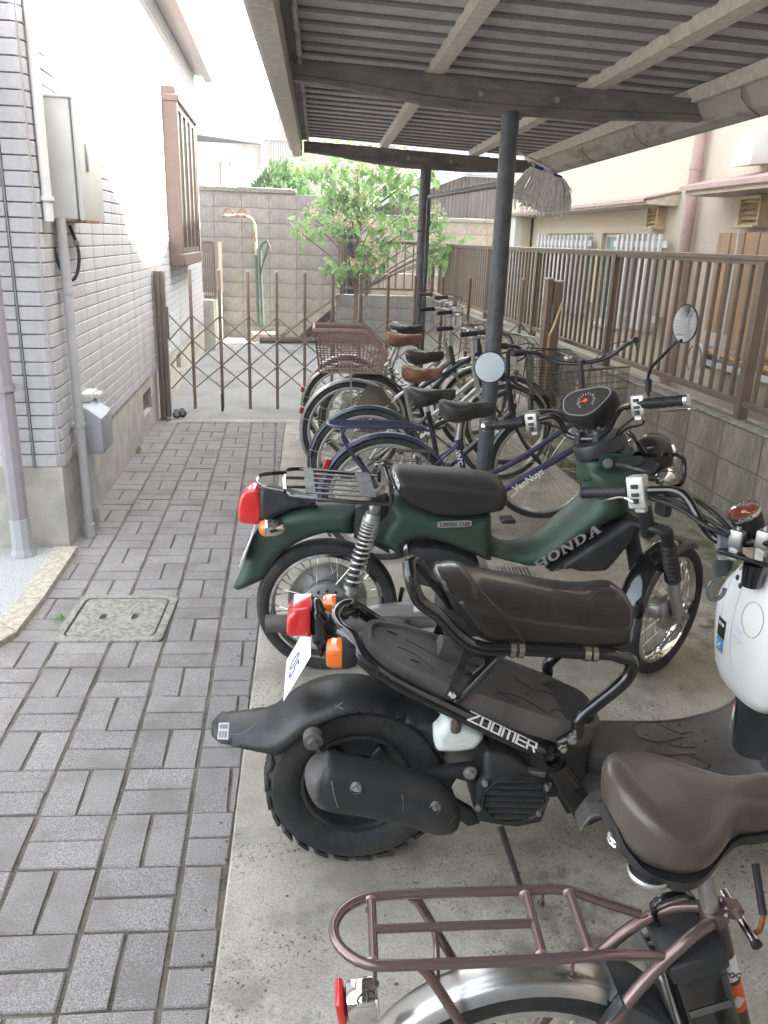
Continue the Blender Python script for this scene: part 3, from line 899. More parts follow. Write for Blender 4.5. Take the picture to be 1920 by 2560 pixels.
# brown board screen
bs = thing('board_screen', 'tan ribbed boards stood upright behind the railing against the pink wall', 'screen', (3.3, 5.0, .9))
M_TAN = mat('tan_board', (.38,.245,.14), .6, noise=.12, nscale=5, stretch=(1,1,.3), col3=(.3,.19,.12), s3=2, perobj=.08)
for k in range(7):
    y = 1.05-k*.19
    z0 = .12 if k < 2 else (.02, .0, .03, .0, .05)[k-2]
    m = MB(); m.prism([(0, y), (.004, y), (.004, y-.165), (.03, y-.172), (.03, y-.187), (.0, y-.187), (.026, y-.183), (.026, y-.175), (0, y-.17)], z0, .845, M=Matrix(((1,0,0,0),(0,0,1,0),(0,1,0,0),(0,0,0,1)))); m.build('board', M_TAN, bs, ang=0)
m = MB(); m.tube([(-.03, .72, -.06), (-.03, .72, .86)], .008, 8); m.build('pole', M_CAB, bs)
bb = thing('reed_blind', 'rolled straw reed blind lying on a ledge below the tan boards', 'blind', (3.33, 5.0, .86))
m = MB()
for k in range(16): m.tube([(random.uniform(-.035,.035), -.4, random.uniform(-.03,.03)), (random.uniform(-.035,.035), 1.05, random.uniform(-.03,.03))], .009, 5)
m.build('reeds', mat('straw', (.42,.27,.13), .85, noise=.25, nscale=40), bb)
m = MB()
for k in range(9): m.tube([(-.045, -.3+k*.15, .02), (-.045, -.28+k*.15, -.05), (-.04, -.27+k*.15, -.09)], .003, 4)
m.build('cord', M_BLACK, bb)
m = MB(); m.bx(3.28, 3.5, 4.4, 6.15, .77, .81)
tag(m.build('ledge_shelf', M_FR, ang=0), 'narrow pale ledge under the straw reed blind on the pink wall', 'shelf')
hr = thing('hose_reel', 'white hose reel with blue hose hanging on the pink wall', 'hose reel', (3.28, 6.02, .82))
for x_ in (-.03, .1):
    m = MB(); m.lathe([(.03, 0), (.105, 0), (.105, .012), (.03, .012), (.03, 0)], 28, Matrix.Translation((x_, 0, 0)) @ Matrix.Rotation(R(90), 4, 'Y')); m.build('reel_flange', M_CAB, hr)
m = MB(); m.bx(-.05, -.035, -.03, .03, -.13, .1, b=.004); m.build('reel_arm', M_CAB, hr)
m = MB(); m.v = []
pts = [(-.015+.0022*k/3.0, .055*math.cos(k*.5)*(1+.4*((k//60) % 2)), .055*math.sin(k*.5)*(1+.4*((k//60) % 2))) for k in range(150)]
for q in range(7):
    for rr in (.062, .08):
        m.tube([(-.01+q*.0145, rr*math.cos(a*PI/9), rr*math.sin(a*PI/9)) for a in range(18)], .008, 6, closed=True)
m.build('hose', mat('blue_hose', (.12,.2,.42), .4), hr)
m = MB(); m.tube([(-.04, .11*math.cos(a*PI/10), .11*math.sin(a*PI/10)-.02) for a in range(-6, 12)], .005, 6); m.build('handle', mat('brown_wire', (.2,.12,.06), .6), hr)
sc = thing('storage_cabinet', 'pale storage cabinet standing at the far end of the cream wall', 'cabinet', (3.52, 11.9, 0))
m = MB(); m.bx(-.2, .05, -.1, .75, 0, 2.0, b=.01); m.build('body', M_CAB, sc)
m = MB(); m.bx(-.09, .04, -.112, -.102, .1, 1.97, b=.004); m.build('door', mat('beige_door', (.55,.46,.36), .5), sc)
m = MB(); m.bx(-.212, -.2, .1, .2, 1.85, 1.87); m.build('handle', M_BLACK, sc, ang=0)
br = thing('broom', 'upturned broom with pale bristles leaning behind the railing by the gate pillar', 'broom', (2.35, 6.95, .0))
m = MB(); m.tube([(0, 0, .3), (.0, .0, .88)], .01, 8); m.build('handle', mat('broom_wood', (.55,.33,.16), .6), br)
m = MB(); m.tube([(0, 0, .86), (.03, 0, .93), (.09, 0, 1.15)], [.012, .02, .016], 8, flat=.5); m.build('bristles', mat('bristle', (.6,.48,.28), .8, noise=.2, nscale=60), br)

# ---------------------------------------------------------------- far background
hw = thing('elevated_highway', 'long grey elevated road deck crossing far behind the roofs', 'viaduct', (0, 60, 0), R(-2.3))
M_HW = mat('viaduct_concrete', (.15,.145,.15), .9, noise=.1, nscale=.6, col3=(.1,.1,.105), s3=.5)
m = MB(); m.bx(-50, 50, 0, .4, 9.05, 9.52); m.build('parapet', M_HW, hw, ang=0)
m = MB(); m.bx(-50, 50, .3, 9, 8.75, 9.05); m.bx(-50, 50, 8, 9, 9.05, 9.5); m.build('deck', M_HW, hw, ang=0)
m = MB(); m.bx(-50, 50, .9, 1.5, 8.3, 8.75); m.bx(-50, 50, 5, 5.6, 8.1, 8.75); m.build('girder', mat('viaduct_steel', (.09,.09,.095), .8), hw, ang=0)
for x in (-32, -14, 14, 32):
    m = MB(); m.bx(x-1, x+1, 2, 6, -.3, 8.1); m.build('pier', M_HW, hw, ang=0)
M_CORR = mat('pale_corrugated', (.3,.28,.25), .6)
wh = thing('long_shed', 'long low white building with a clerestory under the elevated road', 'building', (-.45, 22, 0), R(0))
m = MB(); m.loft([[( .0, 0, z), (-4.6, 14, z), (-8, 14, z), (-8, -2, z)] for z in (0, 3.2)]); m.build('lower_storey', mat('white_render', (.45,.45,.44), .8), wh, ang=0)
m = MB(); m.loft([[(-.02, .25, 3.0), (-4.3, 13, 3.0), (-7, 13, 3.0), (-7, .25, 3.0)], [(-.02, .25, 3.82), (-4.3, 13, 4.35), (-7, 13, 4.35), (-7, .25, 3.82)]]); m.build('clerestory', mat('shed_boards', (.24,.22,.2), .8, noise=.12, nscale=1.2, stretch=(6,2,.3)), wh, ang=0)
m = MB(); m.loft([[(.05, .1, 3.82), (-4.4, 13.3, 4.35), (-7, 13.3, 4.9), (-7, .1, 4.5)], [(.05, .1, 3.9), (-4.4, 13.3, 4.43), (-7, 13.3, 4.98), (-7, .1, 4.58)]]); m.build('roof', mat('white_roof', (.5,.5,.49), .7), wh, ang=0)
m = MB(); m.tube([(.06, .1, 3.0), (.06, .1, 3.85)], .05, 8); m.build('downpipe', M_CAB, wh)
rs = thing('ribbed_building', 'pale ribbed metal sided building to the right of the long shed', 'building', (0, 22.3, 0))
m = MB()
pts = []
for k in range(60): pts += [(-.33+k*.06, 0), (-.31+k*.06, 0), (-.3+k*.06, .03), (-.275+k*.06, .03)]
m.sheet([[(x, y, 0) for x, y in pts], [(x, y, 3.95) for x, y in pts]])
m.bx(-.36, 3.3, .05, 5, 0, 3.93); m.bx(-.4, 3.4, -.04, 5, 3.94, 4.02)
m.build('wall', M_CORR, rs, ang=0)
m = MB(); m.bx(.9, 1.6, .5, 1.2, 4.02, 4.35); m.build('roof_tank', M_PVC, rs, ang=0)
rd = MB(); rd.bx(-.15, .9, 0, .6, 4.75, 5.0, b=.05); rd.bx(-.05, .0, .2, .3, -.3, 4.75)
tag(rd.build('red_sign', mat('red_board', (.45,.06,.06), .6), loc=(.1, 26, 0)), 'red board sign just visible past the canopy edge', 'sign')
up_ = thing('utility_pole', 'pale utility pole with insulators and wires beyond the long shed', 'utility pole', (-.45, 25, 0))
m = MB(); m.tube([(0, 0, 0), (0, 0, 5.2)], .06, 8); m.tube([(-.16, 0, 4.2), (-.16, 0, 5.2)], .035, 6); m.build('pole', M_CAB, up_)
m = MB(); m.bx(-.45, .55, -.03, .03, 4.52, 4.58); m.build('crossarm', M_CAB, up_, ang=0)
for x in (-.42, -.3, .3, .5):
    m = MB(); m.lathe([(.0, .2), (.04, .17), (.03, .1), (.05, .06), (.03, 0)], 8, Matrix.Translation((x, 0, 4.58))); m.build('insulator', M_CAB, up_)
m = MB(); m.sphere((-.3, 0, 4.32), .13, 6, (1, .7, .8)); m.build('transformer', M_CAB, up_)
m = MB()
m.tube([(.5, 0, 4.7), (.35, .0, 4.3), (.1, 0, 4.35)], .012, 4); m.tube([(-.05, 0, 4.9), (8, 1, 5.2)], .012, 4); m.tube([(.5, 0, 4.75), (9, -3, 5.0)], .012, 4)
m.build('wire', M_PVCD, up_)
vp_ = MB(); vp_.tube([(-2.1, 30, 0), (-2.1, 30, 5.2), (-2.1, 30, 5.3)], [.12, .12, .03], 8)
tag(vp_.build('flue', M_CAB), 'short white flue standing in front of the elevated road', 'chimney')
ac = thing('spotlight', 'rusty floodlight and grey meter head on a stub above the block wall', 'light', (-1.35, 20, 0))
m = MB(); m.tube([(0, 0, 2.0), (0, 0, 3.2)], .025, 6); m.build('post', M_RUST, ac)
m = MB(); m.lathe([(.03, 0), (.1, .13), (.11, .14), (.1, .14)], 12, Matrix.Translation((.08, 0, 3.2)) @ rot_to((1, -.3, -.6))); m.build('lamp_shade', mat('rusty_pink', (.5,.3,.22), .7), ac)
m = MB(); m.lathe([(.0, 0), (.13, 0), (.13, .12), (.0, .12)], 14, Matrix.Translation((-.2, 0, 3.1)) @ rot_to((-1, -.4, 0))); m.build('meter_head', M_PVC, ac)
# corrugated shed above the dark wall
sh = thing('corrugated_shed', 'dark corrugated metal shed with a sloping roof behind the flowering tree', 'shed', (1.0, 16.3, 0))
M_CD = mat('dark_corrugated', (.14,.13,.125), .65, noise=.12, nscale=3, stretch=(3,1,.4), col3=(.2,.17,.13), s3=2, lo3=.5, hi3=.8)
m = MB()
a_ = []
k = 0
n_ = 170
for k in range(n_+1):
    x = .35+k*4.0/n_
    a_.append((x, .016*math.sin(x*2*PI/.076)))
top = lambda x: 2.03+(x-.35)*.375 if x < 2.5 else 2.84
m.sheet([[(x, y, 2.0) for x, y in a_], [(x, y, top(x)) for x, y in a_]])
m.build('wall', M_CD, sh)
m = MB()
m.loft([[(-.35, -.25, 1.78), (-.35, 4, 1.78), (2.6, 4, 2.9), (2.6, -.25, 2.9)], [(-.35, -.25, 1.83), (-.35, 4, 1.83), (2.6, 4, 2.96), (2.6, -.25, 2.96)]])
m.bx(2.5, 4.5, -.2, 4, 2.86, 2.93)
m.build('roof', mat('blue_grey_roof', (.33,.37,.42), .5), sh, ang=0)
m = MB(); m.bx(.1, .5, .1, .4, 0, 2.1); m.build('corner_post', M_BLACK, sh, ang=0)
do = thing('dark_door', 'dark blue black sheeted doorway beside the end of the tall block wall', 'door', (1.16, 14.35, 0))
m = MB(); m.bx(0, .2, 0, .05, .05, 1.9); m.bx(-.03, 0, -.02, .06, 0, 1.95); m.build('panel', mat('dark_sheet', (.012,.022,.03), .5), do, ang=0)
m = MB(); m.bx(.25, .4, .05, .3, 0, 1.5); m.build('side_post', mat('grey_green_board', (.1,.11,.1), .8), do, ang=0)
# bent pipe with hose
hp_ = thing('pipe_stand', 'tall bent rusty cream pipe turning green at its foot in front of the block wall', 'pipe', (-.38, 13.6, 0))
m = MB(); m.tube([Vector(p)-Vector((-.38, 13.6, 0)) for p in smooth([(-.9, 13.6, 1.905), (-.75, 13.6, 1.91), (-.58, 13.6, 1.915), (-.47, 13.6, 1.88), (-.41, 13.6, 1.77), (-.4, 13.6, 1.55), (-.395, 13.6, 1.33)], .05, False)], .024, 10)
m.build('arm', mat('flaking_cream', (.5,.5,.38), .7, col3=(.3,.12,.05), s3=14, lo3=.45, hi3=.6), hp_)
m = MB(); m.tube([(-.015, 0, 1.33), (.0, 0, .25)], .024, 10); m.build('green_pipe', mat('green_pipe', (.07,.13,.1), .5), hp_)
m = MB()
for x in (-.42, -.2): m.tube(smooth([(x-.1, -.01, 1.92), (x-.05, -.02, 2.0), (x, -.02, 2.02), (x+.06, -.01, 1.93)], .02, False), .008, 5)
m.build('wire_hook', M_RUST, hp_)
hh = thing('standpipe', 'green standpipe with a coil of old hose beside the bent pipe', 'pipe', (-.3, 13.6, 0))
m = MB(); m.tube(smooth([(-.0, 0, .2), (-.02, 0, .8), (-.03, 0, 1.35), (.0, 0, 1.5), (.08, 0, 1.56)], .05, False), .022, 10); m.build('pipe', bpy.data.materials['green_pipe'], hh)
m = MB(); m.tube(smooth([(.08, -.03, 1.56), (.12, -.03, 1.45), (.02, -.03, 1.2), (-.03, -.03, 1.0), (.02, -.03, 1.25), (.1, -.03, 1.5)], .04, False), .014, 6); m.build('hose', mat('dull_hose', (.12,.13,.09), .7), hh)
# timber leaning by the low wall
tb = thing('timber_plank', 'weathered plank leaning from the ground up to the low block wall', 'plank', (.4, 13.25, .35))
m = MB(); m.box((0.02, 0, .06), (1.22, .06, .045), (0, R(-35), 0)); m.build('plank', mat('grey_timber', (.24,.19,.14), .9, noise=.25, nscale=12, stretch=(1,8,8)), tb)
tb = thing('sheet_pile', 'dark heap of old boards lying against the wall under the leaning plank', 'boards', (.55, 13.5, 0))
M_OLDW = mat('old_boards', (.1,.08,.065), .95, noise=.3, nscale=12)
for k in range(4):
    m = MB(); m.prism([(-.35+k*.02, .01), (.32, .01), (.32, .58-k*.07)], k*.04-.08, k*.04-.05); m.build('board', M_OLDW, tb, ang=0)
m = MB(); m.tube([(-.35, 13.1, .05), (1.25, 13.05, .07)], [.05, .045], 8)
tag(m.build('log', M_OLDW), 'long dark log lying on the ground by the low block wall', 'log')
m = MB(); m.box((-.28, 13.45, .06), (.42, .3, .14), (0, 0, .15), b=.02)
tag(m.build('stone_block', M_KERB), 'pale stone slab at the foot of the green pipes', 'stone')
# dead leaves scattered
m = MB()
for k in range(160):
    x, y = random.choice([(random.uniform(-.9, 1.6), random.uniform(11.8, 13.2)), (random.uniform(1.2, 2.4), random.uniform(9, 13))])
    s = random.uniform(.012, .03); a = random.uniform(0, 6)
    m.add([(x+s*math.cos(a), y+s*math.sin(a), .004), (x-s*math.sin(a)*.6, y+s*math.cos(a)*.6, .012), (x-s*math.cos(a), y-s*math.sin(a), .004), (x+s*math.sin(a)*.6, y-s*math.cos(a)*.6, .003)], [(0, 1, 2, 3)])
stuff(tag(m.build('fallen_leaves', mat('dead_leaf', (.2,.12,.05), .9), ang=0), 'scattered dry leaves near the far wall', 'leaves'))

# ---------------------------------------------------------------- foliage
def leafmesh(mb, c, d, up_, L, w, droop=.3):
    """one pointed leaf, folded on its midrib"""
    d = Vector(d).normalized(); s = d.cross(Vector(up_)).normalized(); n = s.cross(d)
    c = Vector(c)
    pt = lambda a, b, e: c+d*L*a+s*w*b+n*e*L
    mb.add([pt(0, 0, 0), pt(.28, .5, .06), pt(.62, .38, .02-droop*.3), pt(1, 0, -droop), pt(.62, -.38, .02-droop*.3), pt(.28, -.5, .06), pt(.45, 0, -.03)],
           [(0, 1, 6), (1, 2, 6), (2, 3, 6), (3, 4, 6), (4, 5, 6), (5, 0, 6)])
def leafmat(name, col, tr=.35):
    m = bpy.data.materials.new(name); m.use_nodes = True
    nt = m.node_tree; p = nt.nodes['Principled BSDF']; out = nt.nodes['Material Output']
    tcc = nt.nodes.new('ShaderNodeTexCoord'); nz_ = nt.nodes.new('ShaderNodeTexNoise'); nz_.inputs['Scale'].default_value = 7
    nt.links.new(tcc.outputs['Object'], nz_.inputs['Vector'])
    mr = nt.nodes.new('ShaderNodeMapRange'); mr.inputs['From Min'].default_value = .35; mr.inputs['From Max'].default_value = .65; mr.inputs['To Min'].default_value = .65; mr.inputs['To Max'].default_value = 1.4
    nt.links.new(nz_.outputs[0], mr.inputs[0])
    hv_ = nt.nodes.new('ShaderNodeHueSaturation'); hv_.inputs['Color'].default_value = (*col, 1); nt.links.new(mr.outputs[0], hv_.inputs['Value'])
    nt.links.new(hv_.outputs[0], p.inputs['Base Color']); p.inputs['Roughness'].default_value = .5
    t = nt.nodes.new('ShaderNodeBsdfTranslucent'); nt.links.new(hv_.outputs[0], t.inputs[0])
    mx = nt.nodes.new('ShaderNodeMixShader'); mx.inputs[0].default_value = tr
    nt.links.new(p.outputs[0], mx.inputs[1]); nt.links.new(t.outputs[0], mx.inputs[2]); nt.links.new(mx.outputs[0], out.inputs[0])
    return m
M_LEAF = leafmat('leaf_green', (.24,.38,.15), .55)
M_LEAFD = leafmat('leaf_dark', (.09,.165,.06), .35)
M_FLOW = leafmat('cream_blossom', (.62,.58,.36), .45)
M_BARK = mat('bark', (.16,.12,.085), .9, noise=.25, nscale=20)
def rv(): return Vector((random.gauss(0,1), random.gauss(0,1), random.gauss(0,1))).normalized()
tr = thing('flowering_tree', 'young tree with broad drooping leaves and cream blossom beside the dark doorway', 'tree', (1.15, 12.95, .7))
T0 = Vector((1.15, 12.95, .7))
clumps = [(0.476,12.6,2.559),(0.669,12.3,2.574),(0.896,12.6,2.577),(1.122,12.6,2.616),(1.346,12.4,2.581),(1.613,12.6,2.607),(1.751,12.4,2.553),(0.319,12.7,2.515),(0.661,12.4,2.346),(0.834,12.6,2.319),(1.108,12.4,2.438),(1.347,12.8,2.319),(1.577,12.8,2.467),(1.033,12.6,2.205),(1.706,12.6,2.323),(1.862,12.8,2.479),(0.41,12.5,1.935),(0.516,12.3,1.783),(0.751,12.2,1.819),(0.944,12.2,1.766),(1.119,12.4,1.958),(1.313,12.2,1.824),(1.498,12.1,1.738),(0.68,12.7,2.073),(0.969,12.6,2.081),(1.791,12.8,2.15),(1.819,12.6,1.988),(1.874,12.7,1.835),(2.326,12.7,2.009),(2.354,12.6,1.787),(2.295,12.5,1.594),(2.449,12.5,1.568),(2.563,12.4,1.604),(0.278,12.4,1.684),(1.248,12.6,1.481),(1.429,12.7,1.437),(1.488,12.6,1.344),(1.331,12.7,1.273),(2.408,12.6,1.42),(2.31,12.6,1.337),(0.693,12.8,1.235),(0.925,12.7,1.18),(1.094,12.7,1.217),(2.16,12.8,1.91),(2.216,12.9,2.515),(2.245,12.9,2.625),(2.027,13,2.134),(0.722,12.6,2.193),(1.747,12.7,1.608),(1.238,12.5,2.148),(1.478,12.7,2.041)]
lm = MB(); fm = MB()
sizes = {}
bl = MB()
bl.tube([(0, 0, -.7), (.02, .0, .0), (.0, .02, .6), (.05, 0, 1.1), (.02, -.1, 1.7)], [.04, .035, .03, .02, .01], 7)
for i, c in enumerate(clumps):
    c = Vector(c)-T0
    zb = max(.1, c.z-.55*math.hypot(c.x, c.y)-.15)
    base = Vector((.02, 0, min(zb, 1.5)))
    mid = base.lerp(c, .5)+Vector((0, 0, .05))
    bl.tube(smooth([base, mid, c], .12, False), .008, 4)
    r = random.uniform(.13, .2)
    dens = 17
    for k in range(dens):
        p = c+rv()*r*random.random()**.5
        d = (p-c).normalized()*.8+Vector((random.gauss(0,.4), random.gauss(0,.4), -.75+random.gauss(0,.3)))
        leafmesh(lm, p, d, rv(), random.uniform(.09, .16), random.uniform(.065, .11), random.uniform(.1, .4))
    if i % 3 != 2 and i not in (35, 40):
        fc = c+Vector((random.uniform(-.07,.07), -.06, .06))
        for k in range(130):
            p = fc+rv()*random.random()**.5*.15*Vector((1,1,.75)).length/1.6
            q = rv(); s_ = .012
            o = q.cross(rv()).normalized()
            fm.add([p+q*s_, p+o*s_, p-q*s_, p-o*s_], [(0, 1, 2, 3)])
bl.build('trunk', M_BARK, tr)
stuff(lm.build('foliage', M_LEAF, tr, ang=0, weld=False))
stuff(fm.build('blossom', M_FLOW, tr, ang=0, weld=False))
# bush behind the wall
bu = thing('leafy_bush', 'rounded dark green bush showing above the tall block wall', 'bush', (-.05, 15.2, 1.9))
m = MB()
for k in range(1500):
    a = rv(); a.z = abs(a.z)
    p = Vector((a.x*.62, a.y*.4, a.z*.95))*random.uniform(.75, 1.05)
    if p.x < 0: p.z *= 1+p.x*.7
    leafmesh(m, p, a+Vector((0, 0, .3)), rv(), random.uniform(.07, .12), .05, .2)
stuff(m.build('foliage', M_LEAFD, bu, ang=0, weld=False))
m = MB(); m.tube([(0, 0, -1.9), (0, 0, .4)], .05, 6); m.build('stem', M_BARK, bu)
# greenery behind tree
bu = thing('background_tree', 'pale sunlit tree filling the gap below the canopy beam behind the blossom', 'tree', (1.4, 17.5, 0))
m = MB()
for k in range(560):
    a = rv()
    p = Vector((a.x*1.15+.1, a.y*.6, 2.95+a.z*.6))*1.0+rv()*.15
    leafmesh(m, p, a+Vector((0, 0, -.3)), rv(), random.uniform(.1, .17), .08, .2)
stuff(m.build('foliage', M_LEAF, bu, ang=0, weld=False))
m = MB(); m.tube([(0, 0, -.1), (.1, 0, 2.6)], [.07, .04], 6); m.build('trunk', M_BARK, bu)
wd = MB()
wp = [(-1.116,6.142,0)]
for k in range(9): leafmesh(wd, Vector(wp[0])+Vector((random.uniform(-.02,.02), random.uniform(-.04,.04), .0)), (random.uniform(-.3,.8), random.gauss(0,.6), 1), rv(), .05, .02, .3)
tag(wd.build('weed', M_LEAF, ang=0, weld=False), 'tiny green weed growing where the paving meets the house base', 'plant')

wp = [(-0.963,3.265,0)]
wd = MB()
for k in range(14): leafmesh(wd, Vector(wp[0])+Vector((random.uniform(-.025,.025), random.uniform(-.02,.02), .0)), (random.gauss(0,.7), random.gauss(0,.7), 1), rv(), .03, .008, .4)
tag(wd.build('weed', M_LEAF, ang=0, weld=False), 'thin tuft of weed in the joint left of the drain cover', 'plant')
# small litter: grit, bark crumbs and dry bits on the pad and along the joints
m = MB()
for k in range(700):
    x, y = (random.uniform(-.1, 2.05), random.uniform(1.2, 7)) if k % 3 else (ex(y_ := random.uniform(1.2, 7))-abs(random.gauss(0, .03)), y_)
    if k % 5 == 0: x, y = 2.1-abs(random.gauss(0, .06)), random.uniform(2.5, 7.2)
    s = random.uniform(.0012, .0045)
    m.sphere((x, y, .003), s, 3, (random.uniform(.7,1.8), 1, .6))
stuff(tag(m.build('grit', mat('grit', (.13,.11,.085), .95), ang=0, weld=False), 'loose grit and crumbs scattered over the concrete and paving', 'grit'))
# ---------------------------------------------------------------- canopy
cn = thing('bicycle_canopy', 'corrugated steel canopy on round posts sheltering the parked bicycles', 'canopy', (1.143, 4.298, .381), -math.atan(.044))
CS = Matrix.Scale(.762, 4)      # section sizes below are in drawing units of 0.762 m
zr = lambda x: 2.738-.04*(x+1.45)       # underside of the sheet
m = MB(); m.tube([(0, 0, -.5), (0, 0, 2.43)], .0585, 28); m.build('post', M_POST, cn, T=CS)
m = MB(); m.tube([(.0, 4.36, -.5), (.0, 4.36, 2.43)], .066, 28); m.build('post', M_POST, cn, T=CS)
m = MB(); m.tube([(0, -5.2, -.5), (0, -5.2, 2.43)], .0585, 20); m.build('post', M_POST, cn, T=CS)
def beam(y):
    top = lambda x: zr(x)-.075
    xs = [-1.42, -1.1, -.6, -.25, .0, .5, 1.0, 1.25, 1.4, 1.5, 1.58]
    dp_ = [.115, .13, .175, .19, .19, .175, .14, .125, .115, .075, .06]
    sec = lambda x, d: [(x, y-.04, top(x)), (x, y-.04, top(x)-d*.22), (x, y-.032, top(x)-d*.27), (x, y-.032, top(x)-d*.7), (x, y-.04, top(x)-d*.75), (x, y-.04, top(x)-d), (x, y+.03, top(x)-d-.004), (x, y+.03, top(x))]
    m = MB(); m.loft([sec(x, d) for x, d in zip(xs, dp_)]); return m.build('beam', M_BEAM, cn, T=CS, ang=25)
for y in (0, 4.36, -5.2):
    b_ = beam(y)
    for x in (-.21, .29):
        m = MB(); m.lathe([(0, .016), (.014, .014), (.016, .0), (.022, 0), (.022, -.004)], 6, Matrix.Translation((x, y-.034, 2.525-.03*(x+.2))) @ rot_to((0, -1, 0))); m.build('bolt', M_STEELG, b_, T=CS, ang=20)
M_SW = M_PURL
for x, w in ((-.5, .085), (.56, .1), (-1.42, .05)):
    m = MB()
    if x > -1:
        m.prism([(x-w/2, zr(x)-.074), (x+w/2, zr(x)-.076), (x+w/2, zr(x)-.0), (x+w/2-.004, zr(x)), (x+w/2-.004, zr(x)-.05), (x-w/2+.004, zr(x)-.05), (x-w/2+.004, zr(x)-.002), (x-w/2, zr(x)-.002)], -8, 4.44)
        m.build('purlin', M_PURL, cn, T=CS, ang=0)
    else:
        m.bx(x-.025, x+.03, -8, 4.4, zr(x)-.06, zr(x)-.004); m.build('purlin', M_BEAM, cn, T=CS, ang=0)
# scalloped sheet stops along the left purlin
for k in range(14):
    y = 4.1-k*.62
    m = MB(); m.bx(-1.385, -1.36, y-.46, y, zr(-1.4)-.1, zr(-1.4)-.005, b=.008); m.build('sheet_stop', M_ROOFSH, cn, T=CS)
m = MB(); m.prism([(-1.545, 2.5), (-1.44, 2.515), (-1.44, 2.70), (-1.455, 2.70), (-1.455, 2.53), (-1.52, 2.52), (-1.535, 2.60), (-1.56, 2.60), (-1.56, 2.565)], -8, 4.5); m.build('fascia', M_PURL, cn, T=CS, ang=0)
m = MB(); m.bx(-1.585, -1.562, -8, 4.52, 2.575, 2.74); m.bx(-1.585, -1.43, -8, 4.52, 2.735, 2.75); m.build('edge_flashing', M_PURL, cn, T=CS, ang=0)
# ribbed roof sheets, each sheet a part
x0_, x1_ = -1.44, 1.42
RP = .258
yb = 4.5
k = 0
while yb-k*RP > -8:
    y = yb-k*RP
    sec = [(y, .0), (y-.02, .03), (y-.035, .03), (y-.055, .0), (y-.062, .0), (y-RP-.004, .0)]
    m = MB()
    rows = [[(x, a, zr(x)+b) for a, b in sec] for x in (x0_, x1_)]
    m.sheet(rows)
    rows = [[(x, a, zr(x)+b+.002) for a, b in sec] for x in (x0_, x1_)]
    m.sheet(rows)
    sht = m.build('roof_sheet', M_ROOFSH, cn, T=CS, ang=30, weld=False)
    m = MB(); m.prism([(x0_, zr(x0_)-.012), (x1_, zr(x1_)-.012), (x1_, zr(x1_)+.001), (x0_, zr(x0_)+.001)], y-.058, y+.004); m.build('seam_rib', M_RIB, sht, T=CS, ang=0)
    k += 1
# right edge purlin, gutter, straps
m = MB(); m.prism([(1.19, 2.53), (1.23, 2.53), (1.235, 2.60), (1.4, 2.60), (1.4, 2.612), (1.19, 2.62)], -8, 4.5); m.build('edge_purlin', M_PURL, cn, T=CS, ang=0)
m = MB(); m.prism([(1.22, 2.585), (1.25, 2.5), (1.3, 2.41), (1.36, 2.385), (1.42, 2.39), (1.49, 2.45), (1.5, 2.585), (1.49, 2.585), (1.475, 2.455), (1.41, 2.4), (1.36, 2.395), (1.31, 2.42), (1.265, 2.5), (1.235, 2.585)], -8, 4.6); m.build('gutter', M_GUTT, cn, T=CS, ang=20)
for y in (3.6, 2.35, 1.05, -.65, -1.9, -3.2):
    m = MB(); m.tube([(1.21, y, 2.6), (1.23, y, 2.47), (1.28, y, 2.42), (1.36, y, 2.378)], .009, 4, flat=.4); m.build('gutter_strap', M_RUST, cn, T=CS, ang=0)
# thin black pipe frame near the back post
pf = thing('bar_stand', 'thin black square tube stand beside the rear canopy post', 'stand', (1.257, 7.2, 0))
m = MB(); m.bx(-.015, .015, -.015, .015, 0, 1.96); m.build('upright', M_POST, pf, ang=0)
m = MB(); m.tube([(0, 0, 1.975), (-.12, -2.9, 1.9)], .017, 6); m.build('crossbar', M_POST, pf)
m = MB(); m.bx(-.09, -.016, -.006, .006, 1.69, 1.705); m.build('tie', M_POST, pf, ang=0)
# mop hung from the gutter
mp = thing('mop', 'grey cotton mop with blue clamp hanging from the canopy gutter', 'mop', (1.5, 4.73, 2.004))
MS = Matrix.Scale(.7, 4)
m = MB(); m.tube([(-.115, 0, .03), (-.045, 0, .012)], .018, 10); m.tube([(.045, 0, -.02), (.115, 0, -.045)], .018, 10); m.build('clamp', mat('blue_plastic', (.02,.06,.35), .35), mp, T=MS)
m = MB(); m.tube([(-.045, 0, .01), (.045, 0, -.02)], .012, 8); m.tube(smooth([(0, 0, 0), (.02, 0, .03), (.05, .0, .05), (.05, 0, .08), (.03, 0, .05)], .01, False), .005, 6); m.build('socket', M_IVORY, mp, T=MS)
m = MB(); m.tube([(.03, .02, .02), (.1, 1.3, .27)], .0115, 10); m.build('handle', M_STEELG, mp, T=MS)
m = MB()
for k in range(900):
    t = random.random(); sx = -.15+.28*t
    spread = (t-.5)*.12
    L = .22+.05*math.sin(t*PI)+random.uniform(-.03, .03)
    if random.random() < .03: L += .07
    y0 = random.uniform(-.03, .03)
    z0 = .02-(t*.075)+.01
    wob = lambda s_: random.gauss(0, .006)*s_
    edge = .0
    if t < .12: edge = -.035
    if t > .9: edge = .03
    pts = [(sx, y0*.4, z0), (sx+edge*.7+wob(1), y0, z0-.03), (sx+edge+spread*.5+wob(1), y0*1.3, z0-L*.4), (sx+edge+spread+wob(2)-.02, y0*1.4, z0-L*.75), (sx+edge*.6+spread*1.2+wob(2)-.03, y0*1.3, z0-L)]
    m.tube(smooth(pts, .06, False), .0036, 4)
stuff(m.build('mop_strands', mat('mop_cotton', (.78,.75,.7), .95, noise=.12, nscale=60), mp, T=MS, weld=False))

